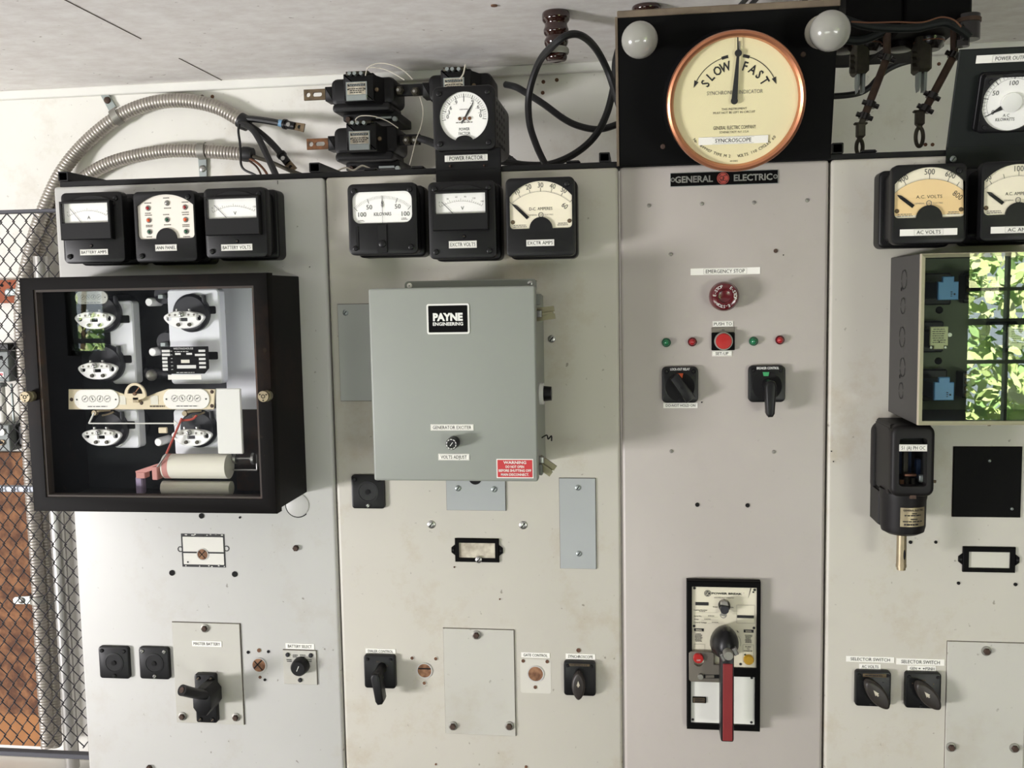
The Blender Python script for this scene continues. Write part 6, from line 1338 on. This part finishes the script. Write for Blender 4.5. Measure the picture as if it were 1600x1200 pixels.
# ------------------------------------------------------------------ current transformers on the wall
def ct(label, dx, dy, Y, tab='tarnished', lower=True):
    p0 = P(577+dx, 150+dy, WY-.004); t = T('current_transformer', label, 'transformer', 0, 0, p=p0, group='current transformers')
    def L(px, py, y): q = P(px+dx, py+dy, y)-p0; return q.x, q.z
    def box(mb, x0, y0, x1, y1, yf, yb, ch=.004, r=.004):
        a, b = L(x0, y1, yf), L(x1, y0, yf); mb.prism(rr(a[0], b[0], a[1], b[1], r, 4), yf-p0.y, yb-p0.y, ch, 2)
    mb = MB('black_metal'); box(mb, 517, 118, 616, 166, Y, Y+.09, .010, .014); t.part('core', mb)
    if lower:
        mb = MB('black_metal'); box(mb, 519, 158, 610, 176, Y-.005, Y+.09, .006, .008); box(mb, 536, 172, 620, 190, Y+.03, WY-.004, .003, .003); t.part('coil_housing', mb)
        mb = MB('bolt_rust'); a = L(545, 187, Y+.03); mb.lathe((a[0], Y+.028-p0.y, a[1]), (0, -1, 0), [(.007, 0), (.005, .006)], 12); t.part('mounting_screw', mb); a = L(620, 186, Y+.03); mb = MB('zinc'); mb.lathe((a[0]-.004, Y+.03-p0.y, a[1]), (0, -1, 0), [(.006, 0), (.005, .006)], 12); t.part('mounting_screw', mb); a, b = L(588, 186, Y+.027), L(612, 182, Y+.027); mb = MB('zinc'); mb.box(a[0], b[0], Y+.024-p0.y, Y+.03-p0.y, a[1], b[1]); t.part('rating_strip', mb)
    mb = MB('black_metal'); box(mb, 537, 113, 583, 160, Y-.03, Y+.02, .004, .002); q0, q1 = L(583, 158, Y-.03), L(600, 122, Y)
    mb.add([(q0[0]-.004, Y-.028-p0.y, q0[1]), (q0[0]-.004, Y-.028-p0.y, q1[1]+.004), (q1[0], Y-p0.y, q1[1]), (q1[0], Y-p0.y, q0[1]-.004)], [(0, 1, 2, 3)]); t.part('yoke', mb)
    mb = MB('tarnished'); a = L(587.5, 139, Y-.026); mb.lathe((a[0], Y-.018-p0.y, a[1]), (0, -1, 0), [(.005, 0), (.004, .004)], 14); t.part('brass_screw', mb)
    q = L(541.5, 158, Y-.032)+L(573, 127, Y-.032); mb = MB('zinc'); y = Y-.0325-p0.y; mb.box(q[0], q[2], y, y+.002, q[1], q[3]); mb.box(q[0]+.001, q[2]-.001, y-.003, y, q[1], q[1]+.011); W = q[2]-q[0]; H = q[3]-q[1]
    mb.mat('paper_old'); mb.box(q[0]+W*.06, q[2]-W*.06, y-.0006, y, q[1]+H*.33, q[3]-H*.05); mb.mat('ink'); mb.box(q[0]+W*.08, q[2]-W*.08, y-.001, y, q[3]-H*.24, q[3]-H*.10); mb.fine(q[0]+W*.1, q[2]-W*.1, q[1]+H*.38, q[1]+H*.68, 3, y-.001, 4, .5); mb.mat('zinc').fine(q[0]+W*.1, q[2]-W*.1, q[3]-H*.23, q[3]-H*.11, 2, y-.0014, 4, .5)
    mb.mat('ink'); 
    for sx in (q[0]+W*.1, q[2]-W*.1): mb.disc(sx, q[1]+H*.6, .0018, y-.001, 8)
    t.part('name_plate', mb)
    mb = MB('grime_metal'); box(mb, 540, 110, 575, 121, Y-.03, Y+.01, .002, .001); mb.mat('zinc')
    for px in (548, 556, 566): a = L(px, 116, Y-.03); mb.cyl((a[0], Y-.028-p0.y, a[1]), (a[0], Y-.042-p0.y, a[1]), .004, n=12)
    t.part('terminal_block', mb)
    mb = MB('black_metal'); box(mb, 508, 135, 520, 158, Y+.01, Y+.05, .002, .001); t.part('bar_sleeve', mb); mb = MB('black_metal'); box(mb, 598, 132, 616, 156, Y+.01, Y+.05, .002, .001); t.part('bar_sleeve', mb)
    a, b = L(476, 157.5, Y+.03), L(510, 139, Y+.03); zc = (a[1]+b[1])/2; w = b[0]-a[0]; h = b[1]-a[1]
    mb = MB(tab); mb.prism([(a[0], a[1]), (b[0]+.004, a[1]), (b[0]+.004, b[1]), (a[0], b[1])], Y+.025-p0.y, Y+.031-p0.y, .0008, holes=[circ(a[0]+w*.20, zc, h*.22, 16), rr(a[0]+w*.40, a[0]+w*.82, zc-h*.2, zc+h*.2, h*.2, 5)]); t.part('bus_tab', mb)
    return t, L
TY = WY-.17
ct('upper left black transformer with two-hole tab on the white wall', 0, 0, TY)
ct('lower left black transformer with copper-toned tab just above the rail', 4.5, 77, TY, 'copper_bar')
ct('black transformer half hidden behind the power factor meter', 152, -6.5, TY, lower=False)
def busbar(label, x0, y0, x1, y1, Y, bolts):
    p0 = P((x0+x1)/2, (y0+y1)/2, Y); t = T('bus_bar', label, 'bus bar', 0, 0, p=p0); a, b = P(x0, y1, Y)-p0, P(x1, y0, Y)-p0; mb = MB('black_metal'); mb.box(a.x, b.x, -.004, .004, a.z, b.z, .001); t.part('bar', mb)
    for px, py in bolts: q = P(px, py, Y-.004)-p0; mb = MB('grime_metal'); mb.lathe((q.x, -.004, q.z), (0, -1, 0), [(.010, 0), (.010, .008), (.006, .012)], 6); mb.mat('steel'); mb.disc(q.x-.002, q.z, .003, -.0164, 8); t.part('bolt', mb)
busbar('black bar with bolts joining the two upper transformers', 615, 130, 682, 151, TY+.024, ((625, 142), (650, 144)))
busbar('short black bar with two bolts right of the lower transformer', 620, 209.5, 657, 228, TY+.020, ((637, 220), (650, 220)))
cable('black cable from the lower transformer going behind the power factor meter', [(654, 216, TY+.01), (668, 220, TY), (690, 228, TY-.02), (740, 240, TY-.04), (800, 250, TY-.05)], 6)
W0 = TY-.03
cable('thin white wire looping over the upper transformer', [(571, 118, W0-.01), (575, 106, W0-.02), (590, 99, W0-.02), (610, 101, W0-.02), (630, 110, W0-.01), (645, 124, W0)], .9, 'wire_white', 'thin_wire', n=6)
cable('thin white wire stretched flat above the upper transformer', [(572, 106, W0), (590, 106, W0), (610, 112, W0), (632, 125, W0)], .8, 'wire_white', 'thin_wire', n=6)
cable('thin white wire hanging below the bar between the transformers', [(656, 152, W0), (660, 165, W0), (661, 180, W0), (657, 200, W0), (650, 218, W0), (646, 235, W0), (640, 258, W0)], .8, 'wire_white', 'thin_wire', n=6)
cable('thin white wire curled over the lower transformer', [(557, 192, W0-.01), (556, 186, W0-.02), (565, 181, W0-.02), (585, 182, W0-.02), (605, 189, W0-.01), (622, 200, W0)], .8, 'wire_white', 'thin_wire', n=6)
cable('short pale wire standing on top of the hidden transformer', [(718, 124, W0-.03), (724, 115, W0-.03), (727, 101, W0-.03)], 1.2, 'wire_white', 'thin_wire', n=6)
cable('pale wires lying on the rail below the lower transformer', [(525, 268, .3), (540, 262, .3), (552, 266, .3), (565, 259, .3), (575, 262, .3), (590, 268, .3)], 1.4, 'wire_white', 'thin_wire', n=6)

# heavy black cables looped by the ceiling insulator
KY = .40
cable('heavy black cable sagging across the wall from the hidden transformer', [(790, 132, TY+.02), (806, 136, TY), (822, 145, TY), (850, 163, TY), (880, 185, TY), (905, 197, TY), (935, 202, TY), (965, 194, TY), (990, 180, TY)], 5.3)
cable('heavy black cable looping up over the brown ceiling insulator', [(866, 285, KY), (853, 259, KY), (838, 227, KY), (827, 190, KY), (827, 145, KY), (842, 98, .36), (864, 71, .285), (887, 55, .275), (909, 56, .30), (931, 76, .36), (950, 112, KY), (964, 155, KY), (976, 190, KY)], 5.9)
cable('heavy black cable curving down left from behind the slate board', [(972, 60, KY+.1), (962, 95, KY+.1), (960, 128, KY+.1), (949, 175, KY+.1), (930, 212, KY+.1), (900, 239, KY+.1), (862, 256, KY+.09), (825, 258, KY+.08), (795, 254, KY+.07), (770, 250, KY+.07)], 5.6)
cable('black cable just above the rail right of the power factor meter', [(776, 232, TY), (790, 243, TY), (803, 252, TY-.02), (812, 262, TY-.05), (818, 285, TY-.08)], 4.5)
cable('second black cable just above the rail right of the power factor meter', [(778, 246, TY-.06), (795, 254, TY-.06), (808, 262, TY-.07), (815, 285, TY-.08)], 4)

# ------------------------------------------------------------------ brown ceiling insulators
def insulator(label, px, ptop, pbot, rpx, tie=True):
    dd = PZ(px, ptop, CZ); Y = dd.y; p0 = Vector((dd.x, Y, CZ)); t = T('porcelain_insulator', label, 'insulator', 0, 0, p=p0, group='ceiling insulators'); L = CZ-P(px, pbot, Y).z; r = rpx/F_PX*(Y+1.5)
    prof = [(r*.9, 0), (r*.98, .03), (r, .10), (r*.96, .17), (r*.80, .24), (r*.84, .31), (r*.90, .36), (r*.86, .43), (r*.72, .49), (r*.82, .55), (r*.86, .60), (r*.78, .67), (r*.66, .72), (r*.66, .78), (r*.76, .84), (r*.76, .93), (r*.6, .99), (r*.2, 1)]
    mb = MB('insulator_brown'); mb.lathe((0, 0, 0), (0, 0, -1), [(a, b*L) for a, b in catprof(prof)], 28); t.part('body', mb)
    if tie: mb = MB('tape_white'); mb.lathe((0, 0, -L*.72), (0, 0, -1), [(r*.82, 0), (r*.9, .003), (r*.9, .009), (r*.82, .012)], 24); t.part('tie_band', mb)
    return t
def catprof(p):
    q = catmull([Vector((a, b, 0)) for a, b in p], 3); return [(v.x, v.y) for v in q]
insulator('brown ribbed ceiling insulator with a black cable looped round it', 868.5, 19, 97, 21.5)
insulator('brown ceiling insulator peeping over the top of the slate board', 1010, 9.5, 60, 22, False)

# ------------------------------------------------------------------ disconnect gear at the upper right
def gear():
    DY = .14
    for (x0, x1, yb, lab) in ((1322, 1412, 41, 'left black switch housing hanging under the ceiling at upper right'), (1413, 1519, 38, 'right black switch housing hanging under the ceiling at upper right')):
        a, b = P(x0, yb, DY), P(x1, yb, DY); z0 = a.z; p0 = Vector(((a.x+b.x)/2, DY+.14, CZ)); t = T('switch_housing', lab, 'switch gear', 0, 0, p=p0, group='black switch housings')
        mb = MB('slate'); mb.box(a.x-p0.x, b.x-p0.x, -.14, .14, z0-CZ, -.0005, .004); t.part('box', mb)
        mb = MB('insulator_dark')
        for fx in (.25, .72): mb.lathe((a.x-p0.x+(b.x-a.x)*fx, -.02, z0-CZ+.002), (0, 0, -1), [(.022, 0), (.022, .012), (.016, .016)], 18)
        t.part('bushing', mb)
    hz = P(1400, 40, DY).z
    SY = .24
    def stab(label, bell, body, fing, rod):
        p0 = P((bell[0]+bell[2])/2, bell[1], SY); p0.z = hz; t = T('switch_contact', label, 'switch gear', 0, 0, p=p0, group='knife contacts')
        L = lambda px, py, y=SY: P(px, py, y)-p0
        a, b = L(bell[0], bell[3]), L(bell[2], bell[1]); r = (b.x-a.x)/2; cx = (a.x+b.x)/2
        mb = MB('insulator_dark'); mb.lathe((cx, 0, 0), (0, 0, -1), [(r*.8, .0), (r*.86, -b.z), (r, -b.z+.004), (r*.98, -a.z-.012), (r*.8, -a.z-.004), (r*.7, -a.z)], 28); t.part('bell', mb)
        mb = MB('copper_wire'); mb.lathe((cx, 0, a.z+.014), (0, 0, -1), [(r*1.01, 0), (r*1.01, .002)], 28); t.part('rim', mb)
        a2, b2 = L(body[0], body[3]), L(body[2], body[1]); mb = MB('grime_metal'); mb.box(a2.x, b2.x, -.02, .02, a2.z, b2.z+.03, .004); 
        for k in range(3): z = a2.z+(b2.z-a2.z)*(.2+.3*k); mb.cyl((a2.x-.006, -.012, z), (a2.x+.004, -.012, z), .006, n=8)
        t.part('jaw_block', mb)
        a3, b3 = L(fing[0], fing[3]), L(fing[2], fing[1]); w = (b3.x-a3.x); mb = MB('zinc')
        for s in (0, 1):
            x0 = a3.x+s*w*.62; x1 = x0+w*.38; mb.prism([(x0+(w*.12 if s == 0 else 0), a3.z), (x1, a3.z+.014) if s == 0 else (x1-w*.08, a3.z), (x1, b3.z+.02), (x0, b3.z+.02), (x0, a3.z+.012)], -.010, .010, .001)
        t.part('jaw', mb)
        a4, b4 = L(rod[0], rod[3]), L(rod[2], rod[1]); mb = MB('rust_rod'); mb.prism([(a4.x, a4.z), (b4.x-.003, a4.z+.02), (b4.x, b4.z+.02), (a4.x, b4.z+.02)], .004, .016, .002); t.part('blade', mb)
    stab('left forked contact hanging under the black switch housings', (1331, 62, 1378, 84), (1331, 86, 1355, 118), (1337, 116, 1351, 146), (1345, 84, 1356, 132))
    stab('right forked contact hanging under the black switch housings', (1427, 52, 1476, 80), (1427, 80, 1452, 115), (1432, 112, 1447, 144), (1446, 78, 1455, 124))
    def arm(label, pts, joints, clampp, ring):
        p0 = P(*pts[0]); p0.z = hz; t = T('operating_rod', label, 'rod', 0, 0, p=p0, group='rusty operating rods'); L = lambda px, py, y: P(px, py, y)-p0
        q = [L(*p) for p in pts]; q[0].z = -.002; mb = MB('rust_rod')
        for u, v, r in ((q[0], q[1], .006), (q[1], q[2], .0062)): mb.cyl(u, v, r, n=14)
        t.part('rod', mb)
        for px, py, y in joints: c = L(px, py, y); d = (q[2]-q[1]).normalized(); s = d.cross(Vector((0, 1, 0))); mb = MB('insulator_dark'); mb.cyl(c-d*.005, c+d*.005, .0085, n=12); mb.cyl(c-s*.0135, c+s*.0135, .004, n=10); t.part('collar', mb)
        c = L(*clampp); mb = MB('grime_metal'); mb.box(c.x-.007, c.x+.007, c.y-.007, c.y+.007, c.z-.012, c.z+.012, .003); mb.box(c.x-.011, c.x+.011, c.y-.005, c.y+.005, c.z+.009, c.z+.013, .002); mb.cyl(q[2], c+Vector((0, 0, .008)), .005, n=12); t.part('clamp', mb)
        px, py, ry, rx = ring; e = L(px, py, clampp[2]); S = (clampp[2]+1.5)/F_PX; mb = MB('grime_metal'); mb.tube([(e.x+rx*S*math.cos(k), e.y, e.z+ry*S*math.sin(k)) for k in [2*PI*i/20 for i in range(20)]], .0032, 8, 2, closed=True); mb.cyl((e.x, e.y, e.z+ry*S), (c.x, c.y, c.z-.008), .0045, n=10); t.part('ring', mb)
    AY = .16
    arm('left rusty operating rod ending in a hook ring', [(1386, 44, AY), (1386, 90, AY), (1349, 186, AY)], ((1385, 91, AY), (1360, 163, AY), (1350.5, 182, AY)), (1344.5, 204, AY), (1343, 230, 11, 4.5))
    arm('right rusty operating rod ending in a hook ring', [(1491, 40, AY), (1491, 86, AY), (1445, 172, AY)], ((1490, 87, AY), (1456, 150, AY), (1445.5, 170, AY)), (1437, 185, AY), (1436.5, 214, 13.5, 5.2))
    cable('thick dark cable running below the black switch housings', [(1300, 22, .10), (1325, 32, .10), (1350, 40, .10), (1385, 44, .10), (1430, 44, .10), (1455, 39, .10), (1478, 36, .10), (1500, 46, .10), (1515, 58, .10)], 6.5, 'dark_olive')
    cable('thick dark cable end drooping beside the right light bulb', [(1300, 52, .16), (1320, 61, .16), (1345, 63, .16), (1370, 54, .16), (1385, 46, .16)], 7, 'dark_olive')
    cable('bare copper wire lying along the thick dark cable', [(1330, 34, .08), (1360, 35.5, .08), (1400, 34.5, .08), (1440, 35, .08), (1470, 27, .08), (1490, 31, .08), (1502, 42, .08)], 1.3, 'copper_wire', 'copper_wire', n=6)
    mb = MB('insulator_dark'); q = P(1513, 46, .12); mb.cyl((q.x, q.y, q.z+.022), (q.x, q.y, q.z-.016), .017, n=16); mb.mat('rust_rod'); mb.cyl((q.x, q.y, q.z+.016), (q.x, q.y, q.z+.010), .0185, n=16); mb.mat('insulator_dark'); mb.cyl((q.x-.008, q.y, q.z-.016), (q.x-.008, q.y, q.z-.026), .010, n=10); solo('cable_gland', 'dark knobbly gland at the right end of the thick cable', 'gland', mb)
    cable('black cable bending behind the left rusty rod', [(1426, 94, .5), (1405, 100, .5), (1385, 110, .5), (1370, 124, .5), (1358, 137, .5), (1340, 146, .5), (1310, 150, .5), (1280, 150, .5)], 4.8, 'rubber')
    cable('thin black cable arching between the two forked contacts', [(1426, 92, .46), (1412, 91, .46), (1400, 95, .46), (1385, 103, .46), (1375, 112, .46)], 1.8)
    cable('black cable stub beside the slate board', [(1330, 100, .46), (1318, 101, .46), (1290, 101, .46)], 4.8)
    for k, (a, b) in enumerate((((1150, 16, .30), (1170, -6, .22)), ((1165, 16, .30), (1186, -6, .22)), ((1255, 6, .25), (1262, -8, .2)), ((1300, 12, .22), (1302, -8, .18)))):
        cable(('dark cable leaning over the slate board top, left of two', 'dark cable leaning over the slate board top, right of two', 'greenish cable stub above the slate board', 'greenish cable stub above the right light bulb')[k], [a, ((a[0]+b[0])/2, (a[1]+b[1])/2, (a[2]+b[2])/2), b], 4, 'rubber' if k < 2 else 'dark_olive')
gear()

# ------------------------------------------------------------------ left: wire fence and what hangs on the wall behind it
def fence():
    Y = .03; x1 = E0-.004; x0 = P(-90, 700, Y).x; zt = P(40, 331, Y).z; zm = P(25, 765, Y).z; zb = P(40, 1176, Y).z
    t = T('wire_fence', 'black diamond wire mesh fence with steel rails at the left edge', 'fence', 0, 0, p=Vector(((x0+x1)/2, Y, zb)))
    X0, X1 = x0-t.p.x, x1-t.p.x; ZT, ZM = zt-zb, zm-zb
    mb = MB('fence_frame'); mb.box(X0, X1, -.007, .007, ZT-.0025, ZT+.0035, .001); t.part('top_rail', mb)
    mb = MB('fence_mid'); mb.box(X0, X1, .004, .016, ZM-.0055, ZM+.005, .001); t.part('middle_rail', mb)
    mb = MB('fence_frame'); mb.box(X0, X1, -.007, .007, -.0045, .0045, .001); t.part('bottom_rail', mb)
    mb = MB('fence_wire'); w = .0232; h = .0319; n = int((ZT)/h)+1; k = 0; x = X1-w*.1
    while x > X0-w:
        pts = []
        for i in range(2*n+1):
            z = ZT-i*h/2
            if z < 0: break
            s = 1 if (i+k) % 2 else -1
            px = x+s*w/4*1.06
            if px > X1: px = X1-.0005
            pts.append((px, .0022*s, z))
        mb.tube(pts, .0012, 5, 0); x -= w/2; k += 1
    t.part('wire_mesh', mb)
fence()
def wallboard(name, label, cat, box, mat, th=.018, extra=None):
    p0 = P((box[0]+box[2])/2, (box[1]+box[3])/2, WY-.0005); t = T(name, label, cat, 0, 0, p=p0); a, b = P(box[0], box[3], WY-th)-p0, P(box[2], box[1], WY-th)-p0; mb = MB(mat); mb.box(a.x, b.x, -th, 0, a.z, b.z, .001); t.part('board', mb); return t
t = wallboard('particle_board', 'brown particle board fixed low on the wall behind the fence', 'board', (-80, 707, 50, 1112), 'osb', .012)
t = wallboard('plank', 'orange-brown wooden plank along the foot of the particle board', 'plank', (-80, 1117, 70, 1160), 'plank', .012)
t = wallboard('wood_block', 'short reddish wooden board on the wall behind the fence', 'board', (-60, 437, 29, 475), 'red_board', .02)
for px, py in ((15, 443), (3, 446)): q = P(px, py, WY-.021)-t.p; mb = MB('hole'); mb.disc(q.x, q.z, .004, -.0208, 10); t.part('nail', mb)
p0 = P(22, 457, WY-.021); t = T('conduit_bracket', 'pale metal conduit bracket on the short reddish board', 'bracket', 0, 0, p=p0); mb = MB('zinc'); mb.lathe((-.012, 0, 0), (0, -1, 0), [(.010, 0), (.010, .006), (.006, .009)], 14); mb.box(-.006, .022, -.010, 0, -.008, .006, .002); mb.box(.004, .02, -.016, -.009, -.004, .009, .002); t.part('body', mb)
def elbox(label, box, th, details):
    p0 = P((box[0]+box[2])/2, (box[1]+box[3])/2, WY-.0005); t = T('junction_box', label, 'electrical box', 0, 0, p=p0); L = lambda px, py: P(px, py, WY-th)-p0; a, b = L(box[0], box[3]), L(box[2], box[1])
    mb = MB('box_grey'); mb.box(a.x, b.x, -th, 0, a.z, b.z, .002); t.part('body', mb); details(t, L, -th); return t
def d1(t, L, y):
    a, b = L(-30, 548), L(16, 536); mb = MB('bakelite'); mb.box(a.x, b.x, y-.006, y+.03, a.z, b.z, .003); t.part('top_hub', mb); q = L(2, 559); mb = MB('hole'); mb.disc(q.x, q.z, .005, y-.0006, 12); t.part('hole', mb); a, b = L(-30, 589), L(6, 581); mb = MB('white_plastic'); mb.box(a.x, b.x, y-.001, y, a.z, b.z); mb.mat('warning_red'); mb.box(a.x, b.x-.002, y-.0014, y, a.z+.003, b.z-.003); t.part('sticker', mb)
elbox('grey switch box with a red-marked sticker behind the fence', (-50, 549, 12.5, 597), .09, d1)
def d2(t, L, y):
    q = L(4, 675); mb = MB('white_plastic'); mb.prism(rr(q.x-.02, q.x+.008, q.z-.008, q.z+.008, .006), y-.005, y); t.part('socket_plate', mb); q = L(4, 691); mb = MB('tarnished'); mb.prism(rr(q.x-.014, q.x+.008, q.z-.007, q.z+.006, .005), y-.004, y); mb.mat('hole'); mb.prism(rr(q.x-.008, q.x+.004, q.z-.004, q.z+.003, .003), y-.005, y); t.part('lower_socket', mb); q = L(16, 682); mb = MB('bakelite'); mb.box(q.x-.002, q.x+.03, y+.02, y+.05, q.z-.03, q.z+.03, .008); mb.mat('pvc_white'); mb.cyl((q.x+.03, y+.035, q.z), (q.x+.045, y+.035, q.z), .006, n=12); t.part('side_cover', mb)
elbox('lower grey outlet box with a pale socket behind the fence', (-50, 664, 14, 705), .07, d2)
mb = MB('pvc_white'); q = P(3, 630, WY-.04); mb.cyl((q.x, WY-.04, P(3, 600, WY-.04).z), (q.x, WY-.04, P(3, 663, WY-.04).z), .0095, n=18); mb.mat('zinc'); mb.cyl((q.x+.022, WY-.03, P(3, 600, WY-.04).z), (q.x+.022, WY-.03, P(3, 663, WY-.04).z), .003, n=12); mb.mat('box_grey'); mb.cyl((q.x, WY-.04, P(3, 604, WY-.04).z), (q.x, WY-.04, P(3, 598, WY-.04).z), .014, n=18); solo('white_conduit', 'short white pipe joining the two grey boxes behind the fence', 'pipe', mb)
